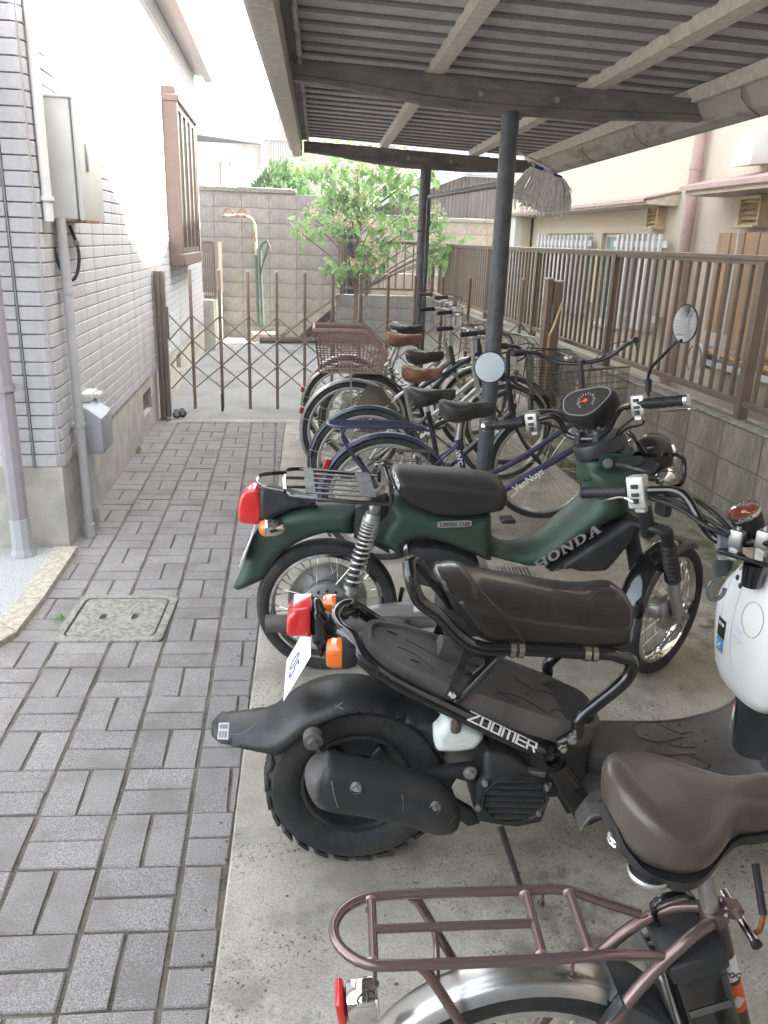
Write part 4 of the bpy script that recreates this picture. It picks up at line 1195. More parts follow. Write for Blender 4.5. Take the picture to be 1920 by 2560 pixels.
# ---------------------------------------------------------------- the house behind the viewer, seen in the mirrors
bh = thing('clapboard_house', 'pale clapboard house across the street behind the viewer', 'building', (0, -6, 0))
m = MB(); m.bx(-9, 7, -4, -.03, 0, 5.4); m.build('wall', M_SIDEB, bh, ang=0)
m = MB()
for k in range(36): m.box((-1, -.012, .08+k*.15), (16, .03, .144), (R(4), 0, 0))
stuff(m.build('clapboards', mat('clapboard_paint', (.16,.175,.185), .6), bh, ang=0))
m = MB(); m.bx(-9.4, 7.4, -4.2, .5, 5.4, 5.5); m.build('eave', M_PURL, bh, ang=0)
# ---------------------------------------------------------------- vehicle helpers
M_TYRE = mat('tyre_rubber', (.028,.028,.029), .72, noise=.25, nscale=40, bump=.2, bscale=300, col3=(.06,.055,.048), s3=8, lo3=.5, hi3=.7)
M_TYREB = mat('tyre_dusty', (.045,.04,.036), .85, noise=.25, nscale=30)
M_CHROME = mat('chrome', (.72,.72,.71), .08, metal=1)
M_ALU = mat('cast_aluminium', (.42,.42,.41), .38, metal=.85, noise=.06, nscale=20)
M_SILV = mat('silver_paint', (.45,.45,.45), .32, metal=.6)
M_GREEN = mat('olive_green_paint', (.042,.072,.056), .46, metal=.15, spec=.45, rnoise=.05, nscale=6)
M_GREENB = mat('green_gloss', (.02,.05,.04), .2)
M_PLAS = mat('black_plastic', (.026,.027,.029), .42, bump=.12, bscale=500, col3=(.05,.048,.045), s3=9, lo3=.5, hi3=.75, rnoise=.12, nscale=8)
M_PLASG = mat('charcoal_plastic', (.085,.08,.078), .5, bump=.25, bscale=420, noise=.15, nscale=8, col3=(.14,.128,.115), s3=4, lo3=.45, hi3=.7)
M_GLOSS = mat('black_gloss_paint', (.008,.008,.009), .12, coat=.7)
M_SEAT = mat('black_vinyl', (.028,.026,.025), .42, bump=.3, bscale=260)
M_SEATG = mat('glossy_black_vinyl', (.026,.023,.021), .27, coat=.35, bump=.12, bscale=160, noise=.1, nscale=12)
M_RED = mat('red_lens', (.6,.015,.02), .08, coat=1, spec=.6)
M_REDD = mat('dark_red_lens', (.3,.01,.012), .15, coat=1)
M_AMB = mat('amber_lens', (.75,.16,.015), .1, coat=1)
M_CLEAR = mat('clear_lens', (.75,.75,.75), .05, coat=1)
M_WHITE = mat('white_plate', (.78,.79,.82), .4)
M_PRINTW = mat('white_print', (.7,.7,.7), .5)
M_PRINTG = mat('silver_print', (.33,.31,.31), .45)
M_PRINTB = mat('blue_print', (.08,.09,.22), .5)
M_PRINTK = mat('black_print', (.015,.015,.015), .5)
M_PRINTO = mat('orange_print', (.75,.12,.04), .5)
M_MIRR = mat('mirror_glass', (.78,.82,.83), .01, metal=1)
M_SPOKE = mat('spoke_steel', (.6,.6,.57), .25, metal=1)

def RY(): return Matrix.Rotation(R(90), 4, 'X')      # lathe axis Z -> -Y
def disc(m, prof, c, n=32):
    """lathe about the y axis: profile (r, y)"""
    return m.lathe([(r, -h) for r, h in prof], n, Matrix.Translation(c) @ RY())
def tyre_mesh(m, Ro, w, Ri, n=72, rnd=.5):
    prof = []
    hw = w/2
    side = Ro-Ri
    pts = [(Ri, -hw*.55), (Ri+side*.12, -hw*.8), (Ri+side*.45, -hw*1.0), (Ri+side*.75, -hw*.95), (Ro-side*.12, -hw*.72), (Ro-side*.02, -hw*.36), (Ro, 0)]
    prof = pts+[(r, -y) for r, y in pts[-2::-1]]+[(Ri-.004, 0)]
    prof.append(prof[0])
    return disc(m, prof, (0, 0, 0), n)
def wheel(t, name, c, Ro, w, Ri, spokes=36, hub=.03, tm=None, rimm=None, tread=0, hubw=.09, rot=None, tread_w=.9, sm=None):
    """spoked wheel as parts tyre, rim, hub, spokes under thing t at c"""
    T = Matrix.Translation(c) @ (rot if rot else Matrix())
    m = MB(); tyre_mesh(m, Ro, w, Ri+.003)
    if tread:
        for i in range(tread):
            a = 2*PI*i/tread
            for s in (-1, 1):
                M_ = Matrix.Rotation(a+s*.5*PI/tread, 4, 'Y')
                m.box((0, 0, 0), (Ro*2*PI/tread*.62, w*.34, .006), None, 0)
                k = len(m.v)-8
                for q in range(k, len(m.v)):
                    v = Vector(m.v[q]); v.y += s*w*.25; v.z += Ro-.0045-abs(v.y)**2*.9/w; v.x += v.y*.25*s
                    m.v[q] = tuple(M_ @ v)
    m.v = [tuple(T @ Vector(v)) for v in m.v]
    ty = m.build('tyre', tm or M_TYRE, t)
    m = MB(); hw = w*.36
    disc(m, [(Ri+.008, -hw), (Ri+.008, -hw+.003), (Ri-.004, -hw*.8), (Ri-.012, -hw*.3), (Ri-.014, 0), (Ri-.012, hw*.3), (Ri-.004, hw*.8), (Ri+.008, hw-.003), (Ri+.008, hw)], (0, 0, 0), 56)
    disc(m, [(Ri+.008, -hw), (Ri-.002, -hw-.002), (Ri-.006, -hw+.004)], (0, 0, 0), 56)
    disc(m, [(Ri+.008, hw), (Ri-.002, hw+.002), (Ri-.006, hw-.004)], (0, 0, 0), 56)
    m.v = [tuple(T @ Vector(v)) for v in m.v]
    P_ = [ty, m.build('rim', rimm or M_CHROME, t, weld=False)]
    if spokes:
        m = MB()
        for i in range(spokes):
            a = 2*PI*i/spokes; s = 1 if i % 2 else -1
            b = a+(.42 if (i//2) % 2 else -.42)
            p = (hub*math.cos(b), s*hubw/2, hub*math.sin(b)); q = ((Ri-.01)*math.cos(a), s*.006, (Ri-.01)*math.sin(a))
            m.tube([p, q], .0016 if Ro < .3 else .0011, 4)
            if Ro < .3:
                qa = Vector(q)+(Vector(p)-Vector(q)).normalized()*.022; m.tube([q, qa], .003, 5)
        m.v = [tuple(T @ Vector(v)) for v in m.v]
        P_.append(stuff(m.build('spokes', sm or M_SPOKE, t, weld=False)))
    return P_
def fender_mesh(m, cx, cz, r, w, a0, a1, n=40, depth=.022, th=.0025, lip=0, T=None, ridge=0):
    """curved mudguard round a wheel centre, angles in degrees from +x"""
    rows = []
    for i in range(n+1):
        a = R(a0+(a1-a0)*i/n)
        tw = 1 if 0 < i < n else .97
        sec = []
        for k in range(13):
            t = -1+2*k/12
            yy = t*w/2*tw
            drop = depth*(1-math.sqrt(max(0, 1-abs(t)**2.6)))
            rr = r-drop
            sec.append((cx+rr*math.cos(a), yy, cz+rr*math.sin(a)))
        for k in range(12, -1, -1):
            t = -1+2*k/12
            yy = t*(w/2-th)*tw
            rr = r-th-depth*(1-math.sqrt(max(0, 1-abs(t)**2.6)))
            sec.append((cx+rr*math.cos(a), yy, cz+rr*math.sin(a)))
        rows.append(sec)
    k0 = len(m.v)
    m.loft(rows)
    if T: m.v[k0:] = [tuple(T @ Vector(v)) for v in m.v[k0:]]
    return m
FONT = None
def text_mesh(s, size, ext=.0006, shear=0, bold=0, sp=1):
    cu = bpy.data.curves.new('txt', 'FONT'); cu.body = s; cu.size = size; cu.extrude = ext; cu.shear = shear; cu.offset = bold; cu.resolution_u = 3; cu.space_character = sp
    o = bpy.data.objects.new('txt', cu); C.objects.link(o)
    bpy.context.view_layer.update()
    me = bpy.data.meshes.new_from_object(o.evaluated_get(bpy.context.evaluated_depsgraph_get()))
    bpy.data.objects.remove(o); bpy.data.curves.remove(cu)
    return me
def text(name, s, size, origin, xdir, zdir, m, parent, ext=.0006, shear=0, bold=0, sp=1):
    """lettering: runs along xdir, letters stand along zdir"""
    me = text_mesh(s, size, ext, shear, bold, sp)
    x = Vector(xdir).normalized(); z = Vector(zdir); z = (z-x*z.dot(x)).normalized(); n = x.cross(z)
    T = Matrix(((x.x, z.x, n.x, origin[0]), (x.y, z.y, n.y, origin[1]), (x.z, z.z, n.z, origin[2]), (0, 0, 0, 1)))
    me.transform(T); me.materials.clear(); me.materials.append(m)
    return link(name, me, parent)
def polytext(name, polys, fn, m, parent, th=.0012):
    """letters as 2-D polygons mapped by fn(u, v) to a surface"""
    mb = MB()
    for P in polys:
        n = len(P)
        v2 = [Vector(p) for p in P]
        ve, _, fc, _, _, _ = delaunay_2d_cdt(v2, [(i, (i+1) % n) for i in range(n)], [], 1, 1e-7)
        mb.add([fn(p.x, p.y) for p in ve], [tuple(f) for f in fc])
    return mb.build(name, m, parent, ang=0, weld=False)
def strokes(letters, w, adv, slant=0):
    """block letters from strokes in a unit box -> polygons"""
    out = []; x = 0
    for L_ in letters:
        wd, segs = L_
        for (a, b, c, d) in segs:
            p, q = Vector((a, b)), Vector((c, d)); t = (q-p).normalized(); n = Vector((-t.y, t.x))*w/2; e = t*w/2
            P = [p-e-n, q+e-n, q+e+n, p-e+n]
            out.append([((x+v.x+slant*v.y), v.y) for v in P])
        x += wd+adv
    return out, x-adv

# ---------------------------------------------------------------- green motorcycle
cub = thing('motorcycle', 'dark green step through motorcycle with black carrier and round mirrors', 'motorcycle', (.165, 2.795, 0), R(-4.5))
RC = .27
wheel(cub, 'rear', (0, 0, RC), RC, .085, .212, 36, hub=.075, tread=46, hubw=.1, rimm=M_CHROME)
m = MB()
disc(m, [(0, -.062), (.05, -.062), (.07, -.058), (.1, -.05), (.105, -.042), (.1, -.03), (.085, .03), (.02, .05)], (0, 0, RC), 36)
m.build('hub', M_ALU, cub)
m = MB(); disc(m, [(.02, .04), (.15, .042), (.155, .05), (.15, .056), (.02, .056)], (0, 0, RC), 48); m.build('drive_cover', M_ALU, cub)
m = MB()
for k in range(16):
    a = 2*PI*k/16; disc(m, [(0, -.0655), (.006, -.0655), (.006, -.055)], (.083*math.cos(a), 0, RC+.083*math.sin(a)), 8)
stuff(m.build('hub_rivets', M_PLAS, cub))
m = MB(); m.prism([(0.082,0.282),(0.229,0.31),(0.37,0.323),(0.391,0.286),(0.38,0.258),(0.083,0.252)], -.1, -.06, b=.006); m.build('swing_arm', M_SILV, cub)
m = MB(); m.prism([(0.324,0.315),(0.366,0.32),(0.369,0.298),(0.326,0.292)], -.104, -.1015); m.build('sticker', M_WHITE, cub)
m = MB(); m.tube([(-0.227,-0.09,0.231),(-0.113,-0.09,0.234),(0.046,-0.09,0.231),(0.231,-0.1,0.241),(0.417,-0.1,0.25)], [.034, .034, .034, .03, .02], 18); m.build('muffler', M_PLASG, cub)
# rear mudguard / body
o1 = [(-0.357,0.336),(-0.346,0.328),(-0.322,0.335),(-0.261,0.365),(-0.223,0.395),(-0.209,0.425),(-0.178,0.472),(-0.132,0.515),(-0.067,0.551),(0.005,0.572),(0.101,0.57),(0.095,0.599),(0.117,0.659),(0.129,0.684),(0.039,0.682),(-0.045,0.676),(-0.122,0.664),(-0.182,0.637),(-0.242,0.601),(-0.279,0.543),(-0.305,0.471),(-0.321,0.424),(-0.34,0.377)]
m = MB(); m.puff(o1, .068, .045, .013, wf=lambda x, z: .042 if x < -.25 else .042+.026*min(1, (x+.25)/.12)); m.build('rear_mudguard', M_GREEN, cub)
o2 = [(0.214,0.666),(0.213,0.717),(0.24,0.721),(0.311,0.709),(0.401,0.683),(0.519,0.679),(0.596,0.671),(0.609,0.594),(0.62,0.547),(0.611,0.48),(0.523,0.512),(0.4,0.555),(0.316,0.56),(0.287,0.527),(0.28,0.488),(0.229,0.518),(0.161,0.566),(0.172,0.595),(0.195,0.645)]
m = MB(); m.puff(o2, .118, .055, .013); m.build('side_body', M_GREEN, cub)
m = MB(); m.prism([(0.099,0.681),(0.208,0.744),(0.226,0.645),(0.231,0.5),(0.163,0.538),(0.096,0.562)], -.055, .055, b=.01); m.build('inner_frame', M_PLAS, cub)
# leg shield and tunnel
o3 = [(0.597,0.641),(0.607,0.583),(0.65,0.54),(0.717,0.536),(0.788,0.571),(0.854,0.633),(0.918,0.697),(0.949,0.746),(0.929,0.85),(1.109,0.855),(1.103,0.77),(1.111,0.685),(1.02,0.623),(0.919,0.549),(0.831,0.47),(0.763,0.456),(0.7,0.469),(0.643,0.483),(0.554,0.507),(0.484,0.535),(0.469,0.574),(0.524,0.618)]
m = MB(); m.puff(o3, .13, .075, .013, wf=lambda x, z: .12+.0*x); m.build('leg_shield', M_GREEN, cub)
o5 = [(1.149,0.661),(1.161,0.651),(1.108,0.555),(1.046,0.465),(1.019,0.456),(0.935,0.456),(0.906,0.465),(0.824,0.453),(0.925,0.543),(1.027,0.619),(1.115,0.682)]
m = MB(); m.puff(o5, .112, .02, .012, flat=.4); m.build('under_cover', M_PLAS, cub)
m = MB(); m.prism([(0.299,0.525),(0.309,0.551),(0.399,0.551),(0.491,0.528),(0.56,0.49),(0.529,0.426),(0.409,0.385),(0.316,0.41)], -.112, .1, b=.012); m.build('engine_cover', M_PLAS, cub)
m = MB(); m.bx(.42, .62, -.08, .08, .22, .45, b=.03, seg=2); m.bx(.5, .8, -.06, .06, .27, .4, b=.03, seg=2)
for k in range(9): m.bx(.66+k*.014, .668+k*.014, -.055, .055, .3, .42)
m.build('engine', M_ALU, cub)
m = MB(); disc(m, [(0, -.128), (.012, -.128), (.012, -.11)], ([(0.345,0.494)][0][0], 0, [(0.345,0.494)][0][1]), 10); m.build('cover_bolt', M_ALU, cub)
# head: front column
hd = [(0.915,0.885),(0.917,0.848),(0.921,0.794),(0.947,0.786),(1.106,0.799),(1.108,0.834),(1.101,0.891),(1.08,0.945),(1.065,0.951),(0.984,0.922),(0.923,0.887)]
m = MB(); m.puff(hd, .085, .05, .013); m.build('head_cover', M_GREEN, cub)
def A3(f): return f
lk = Vector([(0.994,-0.09,0.879)][0])
m = MB(); disc(m, [(0, -.01), (.017, -.01), (.02, 0), (.02, .02)], lk, 16); m.build('ignition_lock', M_ALU, cub)
m = MB(); m.bx(lk.x-.03, lk.x+.055, lk.y-.004, lk.y+.06, lk.z-.03, lk.z+.035, b=.008, seg=2); m.build('lock_recess', M_GREENB, cub)
m = MB(); m.lathe([(0, .03), (.075, .03), (.083, .02), (.085, -.02), (.075, -.03)], 28, Matrix.Translation([(0.983,-0.02,0.926)][0]) @ Matrix.Rotation(R(-24), 4, 'Y') @ Matrix.Diagonal((1.15, .85, 1, 1))); m.build('head_cap', M_PLAS, cub)
# seat
so = [(0.242,0.824),(0.335,0.822),(0.465,0.815),(0.597,0.801),(0.636,0.78),(0.656,0.739),(0.652,0.71),(0.634,0.683),(0.51,0.659),(0.405,0.656),(0.329,0.682),(0.27,0.718),(0.234,0.767),(0.224,0.803)]
m = MB(); m.puff(so, .128, .042, .012); st = m.build('seat', M_SEAT, cub)
text('seat_lettering', 'HONDA', .03, [(0.227,-0.05,0.817)][0], (.15, -.8, -.25), (.2, 0, 1), M_PRINTW, st, bold=.0006)
# carrier
RZ = .765
def cz(pts, z=None): return [(x, y, RZ if z is None else z) for x, y in pts]
pl = [(-0.098,0.148),(0.151,0.102),(0.169,-0.204),(-0.073,-0.17)]
rl_ = [(0.208,-0.261),(0.04,-0.23),(-0.094,-0.194),(-0.13,-0.172),(-0.149,-0.129)]
rl2 = [(0.185,0.087),(0.037,0.121),(-0.109,0.157),(-0.154,0.144),(-0.166,0.102)]
m = MB()
m.tube(smooth(cz(rl_), .02, False), .0075, 8)
m.tube(smooth(cz(rl2), .02, False), .0075, 8)
m.tube(smooth([(rl_[-1][0], rl_[-1][1], RZ), ((rl_[-1][0]+rl2[-1][0])/2-.003, (rl_[-1][1]+rl2[-1][1])/2, RZ), (rl2[-1][0], rl2[-1][1], RZ)], .02, False), .0085, 8)
bl_ = [(-0.16,0.079),(-0.207,0.064),(-0.246,0.04),(-0.255,-0.014),(-0.243,-0.079),(-0.214,-0.113),(-0.147,-0.152)]
m.tube(smooth(cz(bl_, .772), .015, False), .0075, 8)
m.tube(smooth([(0.218,-0.1,0.712),(0.225,-0.1,0.715),(0.226,-0.1,0.764),(0.212,-0.09,0.81),(0.198,-0.06,0.843),(0.19,-0.02,0.835),(0.187,0.04,0.796),(0.188,0.07,0.749)], .015, False), .0085, 8)
for a, b in ([(-0.15,-0.076),(-0.078,-0.081)], [(-0.155,0.033),(-0.089,0.031)]): m.tube(cz((a, b)), .006, 6)
for a, b in ([(-0.155,0.07),(-0.091,0.074)],): pass
ca = m.build('carrier', M_GLOSS, cub)
# plate with slots: strips between slots
def lerp(a, b, t): return (a[0]+(b[0]-a[0])*t, a[1]+(b[1]-a[1])*t)
m = MB()
n_s = 5
A_, B_, D_, E_ = pl      # far-rear, far-front, near-front, near-rear
P_ = lambda u, v: (lambda q: (q[0], q[1]))(lerp(lerp(A_, B_, u), lerp(E_, D_, u), v))
def quad(m, u0, u1, v0, v1, z0=RZ+.004, z1=RZ+.007):
    q = [P_(u0, v0), P_(u1, v0), P_(u1, v1), P_(u0, v1)]
    m.add([(x, y, z0) for x, y in q]+[(x, y, z1) for x, y in q], [(0,3,2,1),(4,5,6,7),(0,1,5,4),(1,2,6,5),(2,3,7,6),(3,0,4,7)])
quad(m, 0, .14, 0, 1); quad(m, .78, 1, 0, 1)
for k in range(6):
    v = k/5.0*.94
    quad(m, .14, .78, v, v+.06)
m.build('carrier_plate', M_PLAS, ca, ang=0)
# shock absorber
s0, s1_ = Vector([(0.168,-0.12,0.702)][0]), Vector([(0.073,-0.12,0.327)][0])
ax = (s1_-s0)
m = MB(); m.tube([s0+ax*.08, s0+ax*.8], .014, 12); sk = m.build('shock_absorber', M_PLAS, cub)
m = MB(); m.tube([s0+ax*.79, s0+ax*.83, s0+ax*.84, s0+ax*1.0], [.03, .03, .017, .014], 14); m.build('lower_body', M_ALU, sk)
m = MB(); m.tube([s0+ax*.035, s0+ax*.05, s0+ax*.09, s0+ax*.1], [.018, .027, .03, .03], 14); disc(m, [(0, -.018), (.012, -.018), (.016, -.012), (.02, -.008), (.02, .015)], s0, 14); m.build('top_cap', M_STEELG, sk)
m = MB()
q_ = []; turns = 15; N_ = turns*14
pitch = lambda t: t**1.45
u_ = ax.normalized(); e1 = u_.cross(Vector((0, 1, 0))).normalized(); e2 = u_.cross(e1)
for k in range(N_+1):
    t = k/N_; a = 2*PI*turns*t
    hgt = .1+.68*(.42*t+.58*t**2.0)
    q_.append(s0+ax*hgt+(e1*math.cos(a)+e2*math.sin(a))*.029)
m.tube(q_, .0042, 6); m.build('spring', mat('spring_silver', (.55,.54,.53), .3, metal=.6), sk)
# tail unit
to = [(-0.244,0.743),(-0.181,0.732),(-0.098,0.711),(-0.044,0.69),(-0.122,0.67),(-0.182,0.641),(-0.236,0.611),(-0.248,0.62)]
m = MB(); m.puff(to, .062, .02, .012, flat=.5); m.build('tail_housing', M_PLAS, cub)
tl = [(-0.292,0.74),(-0.247,0.74),(-0.248,0.615),(-0.319,0.616),(-0.325,0.632),(-0.318,0.707)]
m = MB(); m.prism(smooth(tl, .012), -.056, .056, b=.016, seg=4); m.build('tail_light', M_RED, cub)
tl = [(-0.304,0.624),(-0.252,0.625),(-0.252,0.614),(-0.306,0.612)]
m = MB(); m.prism(tl, -.04, .04); m.build('plate_lamp', M_CLEAR, cub)
for s in (-1, 1):
    c = Vector([(-0.218,-0.115,0.621)][0]); c.y *= -s
    m = MB(); m.lathe([(.006, .07), (.02, .06), (.031, .035), (.034, .01), (.034, 0)], 20, Matrix.Translation(c) @ rot_to((1, 0, 0))); ts = m.build('turn_signal', M_CHROME, cub)
    m = MB(); m.lathe([(.0, -.024), (.015, -.023), (.028, -.014), (.033, 0)], 20, Matrix.Translation(c) @ rot_to((1, 0, 0))); m.build('lens', M_AMB, ts)
    m = MB(); m.tube([c+Vector((.03, 0, 0)), (c.x+.05, 0, c.z)], .01, 8); m.build('stalk', M_PLAS, ts)
# number plate, tilted, hanging under the tail light
pc = Vector([(-0.295,-0,0.521)][0])
Tn = Matrix.Translation(pc) @ Matrix.Rotation(R(-68), 4, 'Y')
m = MB(); m.box((0, 0, 0), (.125, .2, .002), None, .0008); np_ = m.build('number_plate', M_WHITE, cub, T=Tn)
zt = (Tn.to_3x3() @ Vector((1, 0, 0))); 
yx = Vector((0, -1, 0))
pn = Tn @ Vector((-.045, .08, .0025))
text('plate_digits', '05', .085, pn, yx, zt if zt.z > 0 else -zt, M_PRINTB, np_, bold=.001)
# pedals / pegs
m = MB(); m.tube([(.62, -.2, .27), (.62, .2, .27)], .008, 8); m.tube([(.62, -.22, .27), (.62, -.13, .27)], .018, 10); m.tube([(.62, .13, .27), (.62, .22, .27)], .018, 10); m.build('footrest', M_BLACK, cub)
m = MB(); m.tube([(.3, -.14, .28), (.26, -.16, .0)], .01, 8); m.tube([(.3, .14, .28), (.26, .16, .0)], .01, 8); m.build('centre_stand', M_GLOSS, cub)
# lettering on the shield: slab serif
def serifH():
    L = []
    s = .1; t = .17
    def bar(x0, y0, x1, y1): L.append([(x0, y0), (x1, y0), (x1, y1), (x0, y1)])
    return bar, L
def honda():
    out = []
    t, s = .2, .12
    def B(ox, *r):
        for x0, y0, x1, y1 in r: out.append([(ox+x0, y0), (ox+x1, y0), (ox+x1, y1), (ox+x0, y1)])
    # H
    B(0, (.06, 0, .06+t, 1), (.62, 0, .62+t, 1), (0, 0, .36, s), (0, 1-s, .36, 1), (.52, 0, .88, s), (.52, 1-s, .88, 1), (.2, .42, .7, .57))
    # O
    n = 24
    for i in range(n):
        a, b = 2*PI*i/n, 2*PI*(i+1)/n
        f = lambda q, k: (1.42+.44*k*math.cos(q) if k == 1 else 1.42+.22*math.cos(q), .5+(.52 if k == 1 else .36)*math.sin(q))
        out.append([f(a, 0), f(a, 1), f(b, 1), f(b, 0)])
    # N
    B(2.0, (.06, 0, .06+t*.75, 1), (.68, 0, .68+t*.75, 1), (0, 0, .32, s), (0, 1-s, .25, 1), (.58, 1-s, .92, 1), (.66, 0, .83, s))
    out.append([(2.0+.06, 1), (2.0+.3, 1), (2.0+.83, 0), (2.0+.62, 0)])
    # D
    B(3.04, (.06, 0, .06+t, 1), (0, 0, .4, s), (0, 1-s, .4, 1))
    for i in range(12):
        a, b = -PI/2+PI*i/12, -PI/2+PI*(i+1)/12
        f = lambda q, k: (3.04+.38+(.46 if k else .24)*math.cos(q), .5+(.5 if k else .38)*math.sin(q))
        out.append([f(a, 0), f(a, 1), f(b, 1), f(b, 0)])
    # A
    out.append([(4.12, 0), (4.26, 0), (4.52, 1), (4.4, 1)])
    out.append([(4.66, 0), (4.9, 0), (4.62, 1), (4.4, 1)])
    B(4.0, (0, 0, .34, s), (.56, 0, 1.0, s), (.24, .3, .72, .43))
    return out
a0 = Vector([(0.771,-0.124,0.476)][0]); a1 = Vector([(0.994,-0.124,0.633)][0]); a2 = Vector([(0.754,-0.124,0.509)][0])
ux = (a1-a0)/5.0; uz = (a2-a0)
polytext('lettering', honda(), lambda u, v: a0+ux*u+uz*v+Vector((0, -.004, 0)), M_PRINTG, cub)
b0 = Vector([(0.394,-0.124,0.636)][0]); b1 = Vector([(0.517,-0.124,0.643)][0]); b2 = Vector([(0.393,-0.124,0.66)][0])
bx_ = (b1-b0); bz_ = (b2-b0)
m = MB()
pts = []
for u, v in rrect(1, 1, .2): pts.append((u+.5, v+.5))
polytext('badge', [[(u*1, v) for u, v in [(p[0] if .2 < p[0] < .8 else p[0], p[1]) for p in pts]]], lambda u, v: b0+bx_*u+bz_*v+Vector((0, -.003, 0)), M_PRINTG, cub)
Cc = (.6, [(0, 0, 0, 1), (0, 0, .6, 0), (0, 1, .6, 1)]); Rr = (.6, [(0, 0, 0, 1), (0, 1, .6, 1), (.6, 1, .6, .5), (.6, .45, 0, .45), (.35, .45, .6, 0)])
Oo = (.6, [(0, 0, 0, 1), (0, 0, .6, 0), (0, 1, .6, 1), (.6, 0, .6, 1)]); Ss = (.6, [(0, 0, .6, 0), (.6, 0, .6, .5), (.6, .5, 0, .5), (0, .5, 0, 1), (0, 1, .6, 1)])
Uu = (.6, [(0, 0, 0, 1), (0, 0, .6, 0), (.6, 0, .6, 1)]); Bb = (.6, [(0, 0, 0, 1), (0, 0, .6, 0), (.6, 0, .6, 1), (0, 1, .6, 1), (0, .5, .6, .5)])
Zz = (.7, [(0, 1, .7, 1), (.7, 1, 0, 0), (0, 0, .7, 0)]); Mm = (.9, [(0, 0, 0, 1), (0, 1, .45, 1), (.45, 1, .45, .0), (.45, 1, .9, 1), (.9, 1, .9, 0)])
Ee = (.6, [(0, 0, 0, 1), (0, 0, .6, 0), (0, .5, .6, .5), (0, 1, .6, 1)]); Sp = (.3, [])
ps, W_ = strokes([Cc, Rr, Oo, Ss, Ss, Sp, Cc, Uu, Bb], .2, .34)
polytext('badge_lettering', ps, lambda u, v: b0+bx_*(.08+.84*u/W_)+bz_*(.25+.5*v)+Vector((0, -.0045, 0)), M_PRINTK, cub)
# ---- steering parts (turned to the left)
HA = R(40)          # heading of the front wheel in the bike's frame
fwd = Vector((math.cos(HA), math.sin(HA), 0)); rgt = Vector((math.sin(HA), -math.cos(HA), 0))
FT = Matrix.Rotation(HA, 4, 'Z')
FA = Vector((1.315, -.0, RC))
wheel(cub, 'front', FA, RC, .075, .212, 36, hub=.055, tread=46, hubw=.08, rot=FT)
m = MB(); disc(m, [(0, -.05), (.06, -.05), (.075, -.042), (.08, -.034), (.08, -.02), (.055, -.01), (.05, .03), (.06, .045), (0, .05)], (0, 0, 0), 32); m.build('front_hub', M_ALU, cub, T=Matrix.Translation(FA) @ FT)
m = MB(); fender_mesh(m, 0, 0, RC+.022, .115, 62, 176, 36, .03); m.build('front_mudguard', M_GLOSS, cub, T=Matrix.Translation(FA) @ FT)
m = MB(); fender_mesh(m, 0, 0, RC+.02, .14, 168, 214, 12, .012); m.build('mud_flap', M_BLACK, cub, T=Matrix.Translation(FA) @ FT)
TF = Matrix.Translation(FA) @ FT
stem = Vector((-.27, 0, .52))       # towards the steering head, in wheel frame
sd = stem.normalized()
for s in (-1, 1):
    ys = s*.075
    m = MB(); m.tube([Vector((-.01, ys, .0))-sd*.03, Vector((-.01, ys, 0))+sd*.20], [.02, .024], 14); m.bx(-.03, .01, ys-.02, ys+.02, -.02, .03, b=.008); fl = m.build('fork_leg', M_SILV, cub, T=TF)
    m = MB()
    prof = []; N_ = 9
    pts = []; rr = []
    for k in range(N_*2+1):
        pts.append(Vector((-.01, ys, 0))+sd*(.19+.19*k/(N_*2))); rr.append((.032 if k % 2 else .025)-.004*k/(N_*2))
    pts.append(Vector((-.01, ys, 0))+sd*.44); rr.append(.024)
    m.tube(pts, rr, 16); m.build('bellows', M_BLACK, fl, T=TF, ang=20)
m = MB(); m.tube([(0, -.1, 0), (0, .1, 0)], .01, 10); m.tube([(0, -.108, 0), (0, -.098, 0)], .017, 6); m.build('axle', M_STEELG, cub, T=TF)
m = MB(); m.tube([Vector((-.01, 0, 0))+sd*.4, Vector((-.01, 0, 0))+sd*.74], .026, 14); m.box(Vector((-.01, 0, 0))+sd*.44, (.045, .17, .028), (0, -.48, 0), .008); m.box(Vector((-.01, 0, 0))+sd*.72, (.06, .14, .02), (0, -.48, 0), .006); m.build('steering_stem', M_PLAS, cub, T=TF)
# handlebar
hb = smooth([(0.73,0.11,0.978),(0.783,0.075,1.001),(0.82,0.06,1.013),(0.849,0.055,0.993),(0.876,0.05,0.949),(0.911,0.01,0.942),(0.963,-0.04,0.958),(0.986,-0.08,1.002),(0.993,-0.11,1.052),(1.001,-0.14,1.087),(1.013,-0.2,1.107)], .012, False)
m = MB(); m.tube(hb, .011, 12); hbo = m.build('handlebar', M_GLOSS, cub)
def grip(a, b, parent, end=M_CHROME, r=.0165):
    a, b = Vector(a), Vector(b)
    d = b-a
    m = MB()
    pts, rr = [], []
    for k in range(13):
        pts.append(a+d*(k/12*.9)); rr.append(r*(1.0 if k % 2 else .94))
    pts[0:0] = [a]; rr[0:0] = [r*1.35]
    m.tube(pts, rr, 16)
    n1 = d.cross(Vector((0, 0, 1))).normalized(); n2 = d.cross(n1).normalized()
    for q in range(14):
        an = 2*PI*q/14
        o = (n1*math.cos(an)+n2*math.sin(an))*r
        for k in range(5): m.tube([a+d*(.1+k*.16)+o, a+d*(.2+k*.16)+o], .0016, 4)
    g = m.build('grip', M_BLACK, parent)
    m = MB(); m.tube([a+d*.9, a+d*.92, a+d*.99, a+d], [r*.9, r*1.15, r*1.15, r*.8], 18); m.build('bar_end', end, g)
    return g
gl = [(0.73,0.11,0.978),(0.592,0.212,0.934)]
gr_ = [(1.035,-0.24,1.122),(1.137,-0.355,1.16)]
grip(gl[0], gl[1], hbo); grip(gr_[0], gr_[1], hbo)
